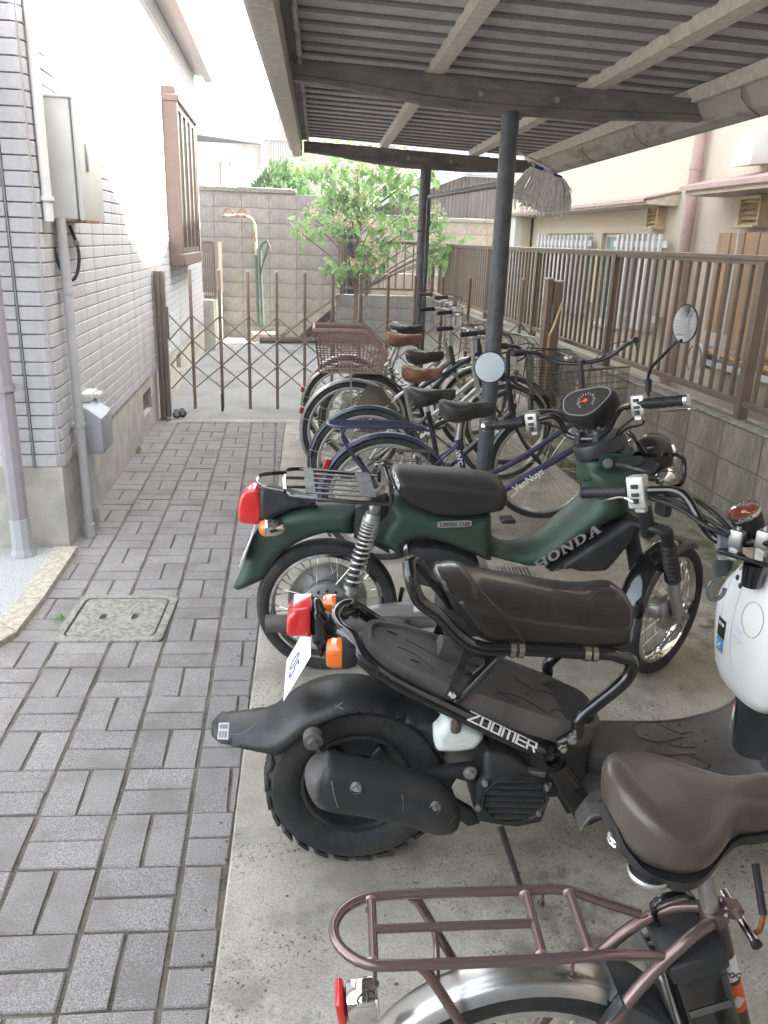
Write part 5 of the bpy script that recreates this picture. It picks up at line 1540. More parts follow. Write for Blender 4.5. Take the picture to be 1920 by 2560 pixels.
def swbox(c, d, parent, size=(.05, .045, .07), m_=None):
    c = Vector(c); d = Vector(d).normalized()
    m = MB(); T = Matrix.Translation(c) @ d.to_track_quat('X', 'Z').to_matrix().to_4x4()
    m.box((0, 0, 0), size, None, .007, 2); m.box((.0, -.01, -size[2]/2-.006), (size[0]*.6, .025, .02), None, .004)
    s_ = m.build('switch_box', m_ or M_ALU, parent, T=T)
    m = MB(); m.box((0, size[1]*.5+.002, .018), (.02, .008, .012), None, .002); m.box((0, size[1]*.5+.002, -.005), (.022, .006, .01), None, .002); m.box((0, size[1]*.5+.002, -.022), (.016, .008, .014), None, .002)
    m.box((0, -size[1]*.5-.002, .018), (.02, .008, .012), None, .002); m.box((0, -size[1]*.5-.002, -.005), (.022, .006, .01), None, .002); m.box((0, -size[1]*.5-.002, -.022), (.016, .008, .014), None, .002)
    m.build('switches', M_PLAS, s_, T=T)
    return T
sl = [(0.757,0.09,0.983),(1.034,-0.22,1.114)]
dL = Vector(gl[1])-Vector(gl[0]); dR = Vector(gr_[1])-Vector(gr_[0])
swbox(sl[0], dL, hbo); swbox(sl[1], dR, hbo)
m = MB(); m.tube(smooth([(1.034,-0.2,1.075),(1.073,-0.24,1.095),(1.115,-0.3,1.115),(1.143,-0.36,1.132),(1.154,-0.37,1.131)], .015, False), [.007]*1+[.006]*30 if False else .0065, 8, flat=.6); m.build('brake_lever', M_CHROME, hbo)
# clamps and cables
for c in [(0.911,0.01,0.942),(0.963,-0.04,0.962)]:
    m = MB(); m.box(c, (.028, .028, .05), (0, 0, HA), .005)
    m.build('bar_clamp', M_PLAS, hbo)
m = MB()
for c in [(0.901,0,0.958),(0.925,0.03,0.962),(0.951,-0.05,0.974),(0.971,-0.02,0.985)]: m.lathe([(0, .008), (.006, .008), (.006, 0)], 8, Matrix.Translation(c))
stuff(m.build('clamp_bolts', M_STEELG, hbo))
m = MB()
for P in ([(1.034,-0.2,1.072),(1.02,-0.16,1.04),(1.02,-0.08,0.989),(1.035,-0.02,0.921)], [(1.052,-0.22,1.073),(1.06,-0.2,1.047),(1.045,-0.1,1.008),(1.04,-0.03,0.964)], [(0.779,0.08,0.982),(0.843,0.08,0.969),(0.898,0.06,0.933),(0.955,0.05,0.901)]):
    m.tube(smooth(P, .02, False), .0045, 6)
m.build('cables', M_BLACK, hbo)
# meter
mf = [(0.839,0.02,1.051),(0.844,0.03,1.083),(0.874,0.04,1.106),(0.93,0.03,1.124),(0.98,0.02,1.134),(1.005,0,1.132),(1.005,-0.02,1.117),(0.977,-0.05,1.095),(0.944,-0.06,1.063),(0.907,-0.06,1.039),(0.86,-0.04,1.034),(0.844,-0,1.035)]
P3 = [Vector(p) for p in mf]
cm_ = sum(P3, Vector())/len(P3)
nrm = Vector((-.62, -.48, .62)).normalized()
# flatten the outline onto one plane facing the rider
pl_ = []
import itertools
def onplane(px, cen, n):  # cut the sight line with the face plane
    pass
camL = cub.matrix_basis.inverted() @ Vector((0, 0, 1.6)) if False else (Matrix.Rotation(R(4.5), 4, 'Z') @ (Vector((0, 0, 1.6))-Vector((.165, 2.795, 0))))
for p in P3:
    d = p-camL; t = (cm_-camL).dot(nrm)/d.dot(nrm); pl_.append(camL+d*t)
cen = sum(pl_, Vector())/len(pl_)
face = [Vector(p) for p in smooth([tuple(p) for p in pl_], .01)]
sc_ = lambda k, off: [tuple(cen+(p-cen)*k+nrm*off) for p in face]
back = Vector((.04, .03, -.02))
m = MB(); m.loft([sc_(.93, .0), sc_(1.0, .002), sc_(1.05, -.008), sc_(1.06, -.025), sc_(1.03, -.06), sc_(.9, -.1), sc_(.6, -.13)]); mt_ = m.build('meter', M_PLAS, cub)
m = MB(); m.loft([sc_(.93, .001), sc_(.94, .0035), sc_(.9, .0035), sc_(.9, .001)], cap=False); m.build('meter_ring', M_PRINTG, mt_)
m = MB(); k0 = len(m.v); lp = sc_(.9, .0012); m.v = lp; m.f = [tuple(range(len(lp)))]; m.mi = [0]; m.build('dial', mat('dial_face', (.03,.028,.026), .35), mt_, ang=0)
e1 = (Vector(pl_[6])-Vector(pl_[0])).normalized(); e2 = nrm.cross(e1)
if e2.z < 0: e2 = -e2
m = MB()
for k in range(15):
    a = R(-40+k*260/14); r0, r1 = .026, .033 if k % 2 else .036
    dd_ = e1*math.cos(a)+e2*math.sin(a)
    m.tube([cen+dd_*r0+nrm*.002, cen+dd_*r1+nrm*.002], .0011, 4)
stuff(m.build('dial_ticks', M_PRINTW, mt_))
m = MB(); m.tube([cen+nrm*.004+e1*.008, cen+nrm*.004-e1*.03], [.004, .0015], 5); m.lathe([(0, .006), (.007, .005), (.008, 0)], 12, Matrix.Translation(cen+nrm*.002) @ rot_to(nrm)); m.build('needle', M_PRINTO, mt_)
m = MB(); m.loft([sc_(.9, .006), sc_(.5, .008)], cap=True)
# headlight, carrier, front signals
hl = Vector([(1.191,0,0.891)][0])+Vector((.02, .06, -.02))
m = MB(); m.lathe([(0, .06), (.05, .055), (.075, .03), (.08, 0), (.07, -.05), (.03, -.09)], 28, Matrix.Translation(hl) @ rot_to(fwd)); hlo = m.build('headlight', M_PLAS, cub)
m = MB(); m.lathe([(.078, .02), (.084, .03), (.078, .036)], 28, Matrix.Translation(hl) @ rot_to(fwd)); m.build('trim_ring', M_CHROME, hlo)
gd = smooth([(1.087,-0,0.972),(1.106,-0.02,0.957),(1.135,-0.03,0.918),(1.155,-0.04,0.9),(1.208,-0.06,0.907),(1.251,-0.07,0.909),(1.277,-0.07,0.894),(1.284,-0.08,0.845),(1.277,-0.08,0.802),(1.264,-0.05,0.786),(1.221,0,0.784)], .015, False)
m = MB(); m.tube(gd, .008, 8); fc_ = m.build('front_guard', M_GLOSS, cub)
gd2 = [tuple(Vector(p)+Vector((-.15, .17, 0))) for p in gd]
m = MB(); m.tube(gd2, .008, 8); m.build('front_guard', M_GLOSS, cub)
m = MB()
q = [(1.151,0.05,0.932),(1.246,0.1,0.918),(1.262,0.04,0.893),(1.155,-0.02,0.902)]
q = [(x, y, .915) for x, y, z in q]
for k in range(5):
    a = Vector(q[0]).lerp(Vector(q[3]), k/4); b = Vector(q[1]).lerp(Vector(q[2]), k/4)
    m.tube([a, b], .007, 6, flat=.4)
m.tube([q[0], q[1], q[2], q[3], q[0]], .007, 6); m.build('front_carrier', M_GLOSS, cub)
for c, s in (([(1.227,-0.06,0.822)][0], 1), ([(1.175,0.14,0.883)][0], 0)):
    c = Vector(c)
    m = MB(); m.lathe([(.006, -.06), (.022, -.05), (.034, -.025), (.037, .0)], 20, Matrix.Translation(c) @ rot_to(fwd)); ts = m.build('turn_signal', M_CHROME, cub)
    m = MB(); m.lathe([(.0, .024), (.018, .022), (.031, .012), (.036, 0)], 20, Matrix.Translation(c) @ rot_to(fwd)); m.build('lens', M_AMB, ts)
    m = MB(); m.tube([c-fwd*.04, c-fwd*.06-rgt*.06*(1 if s else -1)], .014, 10); m.build('stalk', M_PLAS, ts)
# mirrors
def mirror(c, u, v_, n, path, parent, cup=.012):
    """round glass with half axes from the photograph's ellipse"""
    c = Vector(c); n = Vector(n).normalized()
    r = u
    m = MB(); m.lathe([(0, -cup), (r*.7, -cup*.9), (r*1.0, -.004), (r*1.04, .002), (r*1.0, .004), (r*.97, .003)], 40, Matrix.Translation(c) @ rot_to(n)); mo = m.build('mirror', M_PLAS, parent)
    m = MB(); m.lathe([(0, .0036+.0015), (r*.5, .0032+.001), (r*.97, .003)], 40, Matrix.Translation(c) @ rot_to(n)); m.build('mirror_glass', M_MIRR, mo)
    m = MB(); m.tube(smooth(path, .01, False), .0055, 8); m.build('mirror_stem', M_GLOSS, mo)
cl_ = Vector([(0.595,0.18,1.168)][0]); cr_ = Vector([(1.108,-0.31,1.389)][0])
mirror(cl_, .056, 0, (-.25, -.95, .16), [(0.626,0.17,1.149),(0.664,0.16,1.131),(0.709,0.13,1.106),(0.735,0.11,1.093),(0.741,0.1,1.068),(0.744,0.09,1.028)], cub)
mirror(cr_, .0575, 0, (-.97, -.25, .02), [(1.094,-0.3,1.337),(1.065,-0.27,1.283),(1.05,-0.23,1.238),(1.049,-0.22,1.209),(1.054,-0.22,1.167),(1.056,-0.22,1.142)], cub)
m = MB(); m.tube([(0.741,0.1,1.068),(0.744,0.09,1.028)], .011, 10); m.tube([(1.05,-0.22,1.2),(1.055,-0.22,1.161)], .011, 10); m.build('stem_sleeves', M_BLACK, cub)
# ---------------------------------------------------------------- black scooter
zo = thing('scooter', 'black tube framed scooter with fat rear tyre and white front cover', 'scooter', (.19, 1.795, 0), R(-2.6))
RZR = .245
wheel(zo, 'rear', (0, 0, RZR), RZR, .135, .142, 0, tread=0, rimm=M_PLAS)
# chunky tread
m = MB()
for i in range(26):
    for s in (-1, 1):
        a = 2*PI*(i+(.5 if s > 0 else 0))/26
        M_ = Matrix.Translation((0, 0, RZR)) @ Matrix.Rotation(a, 4, 'Y')
        k0 = len(m.v)
        m.prism([(-.017, .0), (.02, .0), (.012, .055), (-.024, .055)], 0, .01, b=.002, seg=1)
        for q in range(k0, len(m.v)):
            x, y, z = m.v[q]            # x along, z across, y height
            yy = s*(.006+z*.98)
            drop = max(0, abs(yy)-.03)
            m.v[q] = tuple(M_ @ Vector((x+z*.25*s, yy, RZR-.0085+y-drop*drop*9)))
stuff(m.build('tread', M_TYRE, zo, weld=False, ang=30))
m = MB(); disc(m, [(0, -.03), (.03, -.03), (.05, -.02), (.06, .0), (.1, .005), (.135, -.02), (.142, -.045), (.146, -.045), (.146, .04), (.1, .04), (0, .03)], (0, 0, RZR), 40)
m.build('wheel_disc', M_PLAS, zo)
m = MB()
for k in range(5):
    a = 2*PI*k/5+.3
    m.box((0, -.012, 0), (.045, .02, .02), Matrix.Translation((.0, 0, RZR)) @ Matrix.Rotation(a, 4, 'Y') @ Matrix.Translation((.09, 0, 0)), .005)
    m.v[-24:] = m.v[-24:]
stuff(m.build('disc_ribs', M_PLAS, zo))
fo = [(-0.378,0.411),(-0.369,0.419),(-0.33,0.416),(-0.235,0.425),(-0.212,0.439),(-0.166,0.479),(-0.109,0.507),(-0.038,0.519),(0.051,0.508),(0.119,0.48),(0.182,0.473),(0.229,0.454),(0.235,0.423),(0.212,0.34),(0.194,0.35),(0.151,0.408),(0.085,0.449),(0.021,0.468),(-0.041,0.459),(-0.085,0.437),(-0.104,0.428),(-0.125,0.409),(-0.146,0.394),(-0.18,0.363),(-0.214,0.349),(-0.244,0.352),(-0.363,0.378),(-0.376,0.385)]
m = MB(); m.puff(fo, .1, .038, .012, wf=lambda x, z: .1 if x > -.2 else max(.07, .1+(x+.2)*.12)); rf = m.build('rear_mudguard', M_PLAS, zo)
st_ = [(-0.349,-0.075,0.456),(-0.323,-0.08,0.46),(-0.327,-0.082,0.412),(-0.354,-0.078,0.411)]
m = MB(); m.add([Vector(p)+Vector((0, -.004, .004)) for p in st_], [(0, 1, 2, 3)]); m.build('sticker', M_WHITE, rf, ang=0)
q = [Vector(p)+Vector((0, -.0048, .0048)) for p in st_]
m = MB()
for a, b, c, d in ((.1, .9, .1, .36), (.12, .3, .5, .9), (.42, .55, .5, .9), (.65, .85, .5, .9)):
    f_ = lambda u, v: q[0].lerp(q[1], u).lerp(q[3].lerp(q[2], u), v)
    m.add([f_(a, c), f_(b, c), f_(b, d), f_(a, d)], [(0, 1, 2, 3)])
m.build('sticker_print', M_PRINTG, rf, ang=0)
bl0 = Vector([(-0.116,-0.13,0.433)][0])
m = MB(); disc(m, [(0, -.012), (.012, -.012), (.014, 0), (.024, .002), (.026, .03)], bl0, 18); m.build('mudguard_bolt', M_PLASG, zo)
m = MB(); m.tube([(-0.112,-0.12,0.416),(-0.075,-0.14,0.388)], [.006, .009], 8); m.build('stay', M_PLAS, zo)
mo_ = [(-0.136,0.356),(-0.126,0.385),(-0.096,0.406),(-0.073,0.411),(-0.051,0.406),(0.073,0.37),(0.145,0.346),(0.21,0.312),(0.242,0.275),(0.256,0.236),(0.255,0.205),(0.23,0.185),(0.187,0.184),(0.109,0.215),(-0.019,0.251),(-0.095,0.269),(-0.124,0.306)]
m = MB(); m.puff(mo_, .062, .055, .011, y0=-.15); mu = m.build('muffler_cover', M_PLAS, zo)
ec_ = [(-0.137,0.356),(-0.127,0.385),(-0.096,0.406),(-0.073,0.412),(-0.069,0.381),(-0.071,0.347),(-0.082,0.302),(-0.097,0.269),(-0.124,0.303)]
m = MB(); m.puff(ec_, .066, .05, .01, y0=-.149); m.build('muffler_end', M_PLASG, mu)
for c in [(-0.013,-0.215,0.358),(0.182,-0.21,0.293)]:
    m = MB(); disc(m, [(0, -.002), (.005, -.002), (.007, .004), (.013, .005), (.0135, .0), (.0145, .006), (.0145, .012)], c, 16); m.build('cover_bolt', M_STEELG, mu)
br_ = [(0.01,0.305),(0.105,0.323),(0.286,0.345),(0.3,0.339),(0.299,0.287),(0.25,0.304),(0.238,0.278),(0.254,0.236),(0.301,0.203),(0.321,0.164),(0.29,0.154),(0.257,0.182),(0.232,0.236),(0.159,0.27)]
m = MB(); m.prism(br_, -.115, -.09, b=.006); m.build('muffler_bracket', M_PLAS, zo)
m = MB(); disc(m, [(0, -.13), (.01, -.13), (.012, -.12), (.018, -.118), (.018, -.11)], ([(0.283,0.325)][0][0], 0, [(0.283,0.325)][0][1]), 12); m.build('bracket_bolt', M_STEELG, zo)
# engine
eo = [(0.295,0.23),(0.299,0.302),(0.319,0.325),(0.311,0.388),(0.322,0.399),(0.375,0.387),(0.421,0.356),(0.438,0.319),(0.488,0.303),(0.497,0.271),(0.494,0.245),(0.481,0.176),(0.416,0.161),(0.357,0.172),(0.312,0.184)]
m = MB(); m.prism(eo, -.135, .08, b=.016, seg=3); en = m.build('engine', M_PLAS, zo)
ge = Vector([(0.398,-0.14,0.261)][0]); rx = (Vector([(0.48,-0.14,0.251)][0])-ge).length; rz_ = (Vector([(0.405,-0.14,0.192)][0])-ge).length
tilt = R(4)
gf = lambda r, y: [(ge.x+rx*r*math.cos(a)*math.cos(tilt)-rz_*r*math.sin(a)*math.sin(-tilt), y, ge.z+rz_*r*math.sin(a)-rx*r*math.cos(a)*math.sin(tilt)) for a in [2*PI*k/40 for k in range(40)]]
m = MB(); m.loft([gf(1.04, -.134), gf(1.04, -.146), gf(1.0, -.147), gf(.97, -.143), gf(.95, -.13)], cap=False); m.build('grille_ring', M_PLAS, en)
for k in range(7):
    z = -.8+k*.27
    hw = rx*.95*math.sqrt(max(.05, 1-z*z))
    m = MB(); m.box((ge.x, -.139, ge.z+rz_*z), (hw*2, .016, .006), (R(35), tilt, 0), .001); m.build('grille_fin', M_PLAS, en)
for c in [(0.317,-0.146,0.312),(0.477,-0.146,0.294),(0.464,-0.146,0.216),(0.305,-0.146,0.236)]:
    m = MB(); disc(m, [(0, -.004), (.005, -.004), (.0055, 0), (.008, .001), (.008, .012)], c, 12); m.build('engine_bolt', M_STEELG, en)
capc = Vector([(0.364,-0.1,0.357)][0])
m = MB(); m.lathe([(0, .006), (.03, .006), (.033, 0), (.033, -.012), (.018, -.02)], 24, Matrix.Translation(capc) @ rot_to((.1, -.55, .8))); cp_ = m.build('radiator_cap', M_CHROME, zo)
nn = Vector((.1, -.55, .8)).normalized()
m = MB(); m.lathe([(0, .0068), (.027, .0066)], 24, Matrix.Translation(capc) @ rot_to(nn)); m.build('cap_label', M_WHITE, cp_)
m = MB(); m.lathe([(0.0, .0072), (.027, .007)], 12, Matrix.Translation(capc) @ rot_to(nn), R(30), R(175)); m.build('cap_label_red', M_RED, cp_)
m = MB(); m.tube(smooth([(0.338,-0.06,0.401),(0.342,-0.08,0.39),(0.341,-0.1,0.378)], .01, False), .009, 8); m.build('hose', mat('olive_hose', (.08,.075,.035), .5), zo)
m = MB(); m.box((.43, .0, .3), (.2, .16, .12), None, .02); m.box((.3, .02, .32), (.22, .12, .1), None, .02); m.build('crankcase', M_ALU, zo)
m = MB(); m.prism([(0.429,0.33),(0.483,0.324),(0.48,0.303),(0.458,0.301),(0.439,0.312)], -.12, -.06, b=.006); m.prism([(0.488,0.295),(0.499,0.292),(0.501,0.263),(0.497,0.237)], -.12, -.08, b=.003); m.build('alloy_casting', M_ALU, zo)
# coolant tank
to_ = [(0.185,0.421),(0.185,0.459),(0.196,0.465),(0.21,0.491),(0.243,0.489),(0.265,0.476),(0.308,0.442),(0.303,0.419),(0.28,0.398),(0.196,0.396)]
m = MB(); m.puff(to_, .035, .02, .009, y0=-.1, flat=.25); tk = m.build('coolant_tank', mat('milky_plastic', (.72,.78,.74), .35, sub=.3), zo)
m = MB(); m.lathe([(0, .03), (.006, .03), (.007, .018), (.013, .016), (.015, 0), (.015, -.01)], 14, Matrix.Translation([(0.234,-0.13,0.473)][0]) @ rot_to((0, -.4, 1))); m.build('tank_cap', mat('cap_brown', (.1,.08,.06), .6), tk)
m = MB()
for a, b in ([(0.22,-0.138,0.439),(0.269,-0.138,0.442)], [(0.22,-0.138,0.425),(0.269,-0.138,0.428)]): m.tube([a, b], .0013, 4)
m.build('level_marks', M_PRINTW, tk)
# lower frame tube, near side, rear loop, far side mirrored
near = [(-0.023,-0.09,0.698),(-0.004,-0.125,0.672),(0.034,-0.14,0.638),(0.078,-0.14,0.606),(0.143,-0.14,0.568),(0.208,-0.14,0.533),(0.275,-0.14,0.496),(0.343,-0.14,0.458)]+[(0.33,-0.14,0.466),(0.401,-0.14,0.428),(0.478,-0.14,0.389)]
loop_ = [(0.024,0.06,0.686),(-0.011,0,0.712),(-0.029,-0.045,0.714)]
path = [(x, -y, z) for x, y, z in near[::-1]]+[(near[0][0]-.025, .06, near[0][2]+.003), (near[0][0]-.04, 0, near[0][2]+.004), (near[0][0]-.025, -.06, near[0][2]+.003)]+list(near)
m = MB(); m.tube(smooth(path, .012, False), .0195, 18); fr_ = m.build('lower_frame_tube', M_GLOSS, zo)
upn = [(0.102,-0.11,0.899),(0.105,-0.135,0.875),(0.126,-0.14,0.82)]+[(0.178,-0.14,0.777),(0.211,-0.14,0.74),(0.251,-0.14,0.707),(0.292,-0.14,0.694),(0.343,-0.14,0.692)]+[(0.4,-0.14,0.69),(0.534,-0.14,0.68),(0.597,-0.14,0.677),(0.629,-0.14,0.666)]+[(0.651,-0.14,0.658),(0.653,-0.14,0.625),(0.636,-0.14,0.594),(0.54,-0.14,0.492)]+[(0.54,-0.14,0.455),(0.498,-0.14,0.423)]
m = MB(); m.tube(smooth(upn, .012, False), .0165, 16); uf = m.build('upper_frame_tube', M_GLOSS, zo)
far_ = [(x, -y, z) for x, y, z in upn[5:]]
m = MB(); m.tube(smooth(far_, .012, False), .0165, 16); m.build('upper_frame_tube', M_GLOSS, zo)
m = MB(); m.tube(smooth([(0.103,-0.11,0.899),(0.111,-0.1,0.902),(0.124,-0.09,0.892),(0.152,-0.07,0.853),(0.194,-0.05,0.797),(0.237,-0.03,0.736)], .01, False), .0135, 12); m.build('seat_strut', M_GLOSS, zo)
# gusset plate with triangular window
go = [(0.238,0.695),(0.337,0.684),(0.228,0.55),(0.201,0.563)]
gi = [(0.251,0.671),(0.286,0.67),(0.29,0.656),(0.262,0.627),(0.247,0.629),(0.243,0.639)]
def plate_hole(m, outer, inner, y0, y1):
    no, ni = len(outer), len(inner)
    P = [Vector(p) for p in outer]+[Vector(p) for p in inner]
    E_ = [(i, (i+1) % no) for i in range(no)]+[(no+i, no+(i+1) % ni) for i in range(ni)]
    ve, _, fc, ov, _, _ = delaunay_2d_cdt(P, E_, [], 0, 1e-7)
    def inn(p, L):
        c = False
        for i in range(len(L)):
            a, b = L[i], L[(i+1) % len(L)]
            if (a[1] > p.y) != (b[1] > p.y) and p.x < (b[0]-a[0])*(p.y-a[1])/(b[1]-a[1])+a[0]: c = not c
        return c
    fs = []
    for f in fc:
        c = sum((ve[i] for i in f), Vector((0, 0)))/len(f)
        if inn(c, outer) and not inn(c, inner): fs.append(f)
    N = len(ve)
    F = [tuple(f) for f in fs]+[tuple(i+N for i in f[::-1]) for f in fs]
    cnt = set()
    for f in fs:
        for a, b in zip(f, list(f[1:])+[f[0]]): cnt.add((a, b))
    for a, b in cnt:
        if (b, a) not in cnt: F.append((b, a, a+N, b+N))
    m.add([(p.x, y0, p.y) for p in ve]+[(p.x, y1, p.y) for p in ve], F)
for s in (-1, 1):
    m = MB(); plate_hole(m, smooth(go, .02) if False else go, smooth(gi, .006), s*.142-.004, s*.142+.004)
    g_ = m.build('gusset_plate', M_GLOSS, zo, ang=25)
    m = MB(); a, b = [(p[0], s*.145, p[1]) for p in (go[1], go[2])]; m.tube([a, b], .008, 8); m.build('gusset_edge', M_GLOSS, g_)
    c = [(0.217,0.575)][0]
    m = MB(); disc(m, [(0, -.006), (.008, -.006), (.01, -.003), (.012, 0), (.012, .01)], (c[0], s*.15, c[1]) if s < 0 else (c[0], .15, c[1]), 6); m.build('gusset_bolt', M_CHROME, g_, ang=20)
for c in [(0.523,0.449),(0.501,0.424)]:
    m = MB(); disc(m, [(0, -.008), (.008, -.008), (.0095, -.004), (.014, -.002), (.014, .01)], (c[0], -.16, c[1]), 6); m.build('frame_bolt', M_CHROME, zo, ang=20)
# silver clamps
for u0, u1, in ((685, 785), (1232, 1335)):
    a, b = [(0.348,0.691),(0.381,0.69)], None
for pr in ([(0.348,-0.14,0.692),(0.361,-0.14,0.691),(0.368,-0.14,0.691),(0.381,-0.14,0.69)], [(0.529,-0.14,0.681),(0.544,-0.14,0.68),(0.55,-0.14,0.679),(0.562,-0.14,0.679)]):
    for a, b in ((pr[0], pr[1]), (pr[2], pr[3])):
        m = MB(); m.tube([a, b], .0205, 20); m.build('clamp', mat('clamp_steel', (.55,.53,.45), .25, metal=1) if 'clamp_steel' not in bpy.data.materials else bpy.data.materials['clamp_steel'], zo)
    m = MB(); m.tube([pr[0], pr[3]], .0185, 16); m.build('clamp_sleeve', M_BLACK, zo)
# open cross tube and foot bracket
cc = Vector([(0.479,-0.16,0.394)][0])
m = MB(); disc(m, [(.019, -.17-cc.y*0), (.019, .17), (.023, .17), (.023, -.17), (.019, -.17)], (cc.x, 0, cc.z), 24); m.build('cross_tube', M_GLOSS, zo)
m = MB(); disc(m, [(0, -.14), (.019, -.14)], (cc.x, 0, cc.z), 16); disc(m, [(0, -.145), (.006, -.145), (.006, -.139)], (cc.x, 0, cc.z), 8); m.build('tube_plug', M_RUST, zo)
dn = [(0.501,-0.13,0.346),(0.546,-0.13,0.278),(0.6,-0.13,0.197)]
m = MB(); m.tube(dn, [.03, .031, .034], 14, flat=.55, up=(0, 1, 0)); m.prism([(0.564,0.23),(0.602,0.255),(0.641,0.249),(0.647,0.201),(0.593,0.175),(0.583,0.181)], -.15, -.11, b=.005)
m.build('foot_bracket', M_GLOSS, zo)
m = MB(); m.tube([(0.505,-0.1,0.282),(0.561,-0.1,0.184)], .008, 6); m.build('brake_rod', M_BLACK, zo)
# prop stand
sf = Vector([(0.419,-0.2,0.022)][0])
stt = Vector([(0.38,-0.1,0.141)][0])
m = MB(); m.tube([stt, ([(0.427,-0.178)][0][0], [(0.427,-0.178)][0][1], .01)], [.011, .0085], 8, flat=.7); m.build('stand', M_PLAS, zo)
# luggage deck
TD = Matrix.Translation((.33, 0, .548)) @ Matrix.Rotation(R(21.5), 4, 'Y')
def deckring(k, z, w=.335, hw0=.095, hw1=.128):
    o = []
    n = 10
    pts = [(-w, -hw0*.55), (-w*.93, -hw0*.9), (-w*.6, -hw1), (w*.55, -hw1), (w*.85, -hw1*.82), (w*.97, -hw1*.45), (w, 0), (w*.97, hw1*.45), (w*.85, hw1*.82), (w*.55, hw1), (-w*.6, hw1), (-w*.93, hw0*.9), (-w, hw0*.55), (-w*1.02, 0)]
    s = smooth([(x-(k if x > 0 else -k)*min(1, abs(x)/w*1.2), y-(k if y > 0 else -k)*min(1, abs(y)/.06)) for x, y in pts], .02)
    return [(x, y, z) for x, y in s]
def dr_(k, z, N=96):
    s = deckring(0, z)
    L = []
    # resample to N for matching rings
    ln = [0]
    for i in range(len(s)): ln.append(ln[-1]+(Vector(s[(i+1) % len(s)])-Vector(s[i])).length)
    for j in range(N):
        t = ln[-1]*j/N
        i = max(q for q in range(len(s)) if ln[q] <= t)
        f = (t-ln[i])/max(1e-9, ln[i+1]-ln[i])
        p = Vector(s[i]).lerp(Vector(s[(i+1) % len(s)]), f)
        L.append(p)
    out = []
    for j in range(N):
        tn = (L[(j+1) % N]-L[j-1]).normalized()
        nn_ = Vector((-tn.y, tn.x, 0))
        p = L[j]+nn_*k
        out.append((p.x, p.y, z))
    return out
m = MB(); m.loft([dr_(0, -.06), dr_(0, -.01), dr_(.003, 0), dr_(.018, 0), dr_(.024, -.01)], cap=False)
bmx = dr_(.024, -.01)
bm = bmesh.new()
def lp2(pts):
    v = [bm.verts.new(p) for p in pts]; return v, [bm.edges.new((v[i], v[(i+1) % len(v)])) for i in range(len(v))]
ov, oe = lp2(bmx)
hl_ = []
iT = TD.inverted()
for hx, hy, ra, rb in ((.275, -.045, .026, .015), (.215, .075, .024, .014), (-.2, -.055, .018, .008), (-.255, .06, .018, .009), (.12, -.02, .005, .004)):
    hv, he = lp2([(hx+ra*math.cos(2*PI*k/14), hy+rb*math.sin(2*PI*k/14), -.01) for k in range(14)]); oe += he; hl_.append(hv)
bmesh.ops.triangle_fill(bm, edges=oe, use_beauty=True)
for hv in hl_:
    lo_ = [bm.verts.new((v.co.x, v.co.y, -.035)) for v in hv]
    for i in range(len(hv)): bm.faces.new((hv[i], hv[(i+1) % len(hv)], lo_[(i+1) % len(hv)], lo_[i]))
    bm.faces.new(lo_)
m.bm(bm)
dk = m.build('luggage_deck', M_PLASG, zo, T=TD)
# moulded bump and grooves
m = MB(); m.loft([[(-.13+.0, .055+.033*math.cos(a), .002+.03*max(0, math.sin(a))) for a in [PI*k/10 for k in range(11)]]+[(-.13, .02, -.012)], [(-.1, .055+.033*math.cos(a), .032*max(0, math.sin(a))) for a in [PI*k/10 for k in range(11)]]+[(-.1, .02, -.012)], [(.02, .045+.004*math.cos(a), -.01+.002*max(0, math.sin(a))) for a in [PI*k/10 for k in range(11)]]+[(.02, .045, -.012)]])
m.build('deck_bump', M_PLASG, dk, T=TD)
for P in ([(-.25,-.01),(-.2,-.02),(-.17,-.045),(-.15,-.07)], [(-.22,.05),(-.15,.02),(-.08,-.005),(.0,-.02)], [(.03,-.06),(.07,-.1)], [(.0,-.095),(.05,-.06),(.1,-.055),(.16,-.09)], [(.1,.06),(.14,.02),(.2,.03),(.24,.0)], [(.16,-.1),(.2,-.05),(.24,-.07)], [(.22,.1),(.26,.06),(.29,.03)], [(-.12,-.08),(-.08,-.05),(-.03,-.06)]):
    m = MB(); m.tube([(x, y, -.0105) for x, y in smooth(P, .01, False)], .0022, 5); m.build('deck_groove', M_BLACK, dk, T=TD)
# drop below the deck front, floorboard
m = MB(); m.loft([[(x, y, z) for x, y in [(.50+.125*math.cos(a)*k, .118*math.sin(a)*k) for a in [2*PI*i/32 for i in range(32)]]] for z, k in ((.25, 1.04), (.3, 1.0), (.42, .97), (.46, .95))]); m.build('battery_cover', M_PLAS, zo)
m = MB(); m.box((.70, .015, .30), (.18, .16, .075), (0, .08, 0), .022, 3); m.build('floor_hump', M_PLASG, zo)
rows = []
ny = 20
for i in range(ny+1):
    y = -.2+.4*i/ny
    sag = .012*abs(i/ny*2-1)**6
    pr = [(.56, .22), (.58, .262), (.64, .272), (.8, .268), (.95, .268), (1.04, .285), (1.1, .33), (1.14, .40), (1.17, .50), (1.2, .62)]
    rows.append([(x, y*(1 if x < 1.05 else max(.45, 1-(x-1.05)*2.6)), z-sag) for x, z in smooth(pr, .03, False)])
m = MB(); m.sheet(rows); m.sheet([[(x, y, z-.012) for x, y, z in r] for r in rows])
e0, e1_ = rows[0], rows[-1]
for e in (e0, e1_): m.tube(e, .006, 6)
fl_ = m.build('floorboard', M_PLASG, zo, weld=False)
m = MB()
for k in range(9):
    for j in range(8):
        x, y = .78+k*.034+(j % 2)*.017, -.17+j*.048
        if random.random() < .15: continue
        m.sphere((x, y, .269 if x < .97 else .272+(x-.97)*.18),   .0042, 4, (1, 1, .7))
stuff(m.build('floor_studs', M_PLASG, fl_))
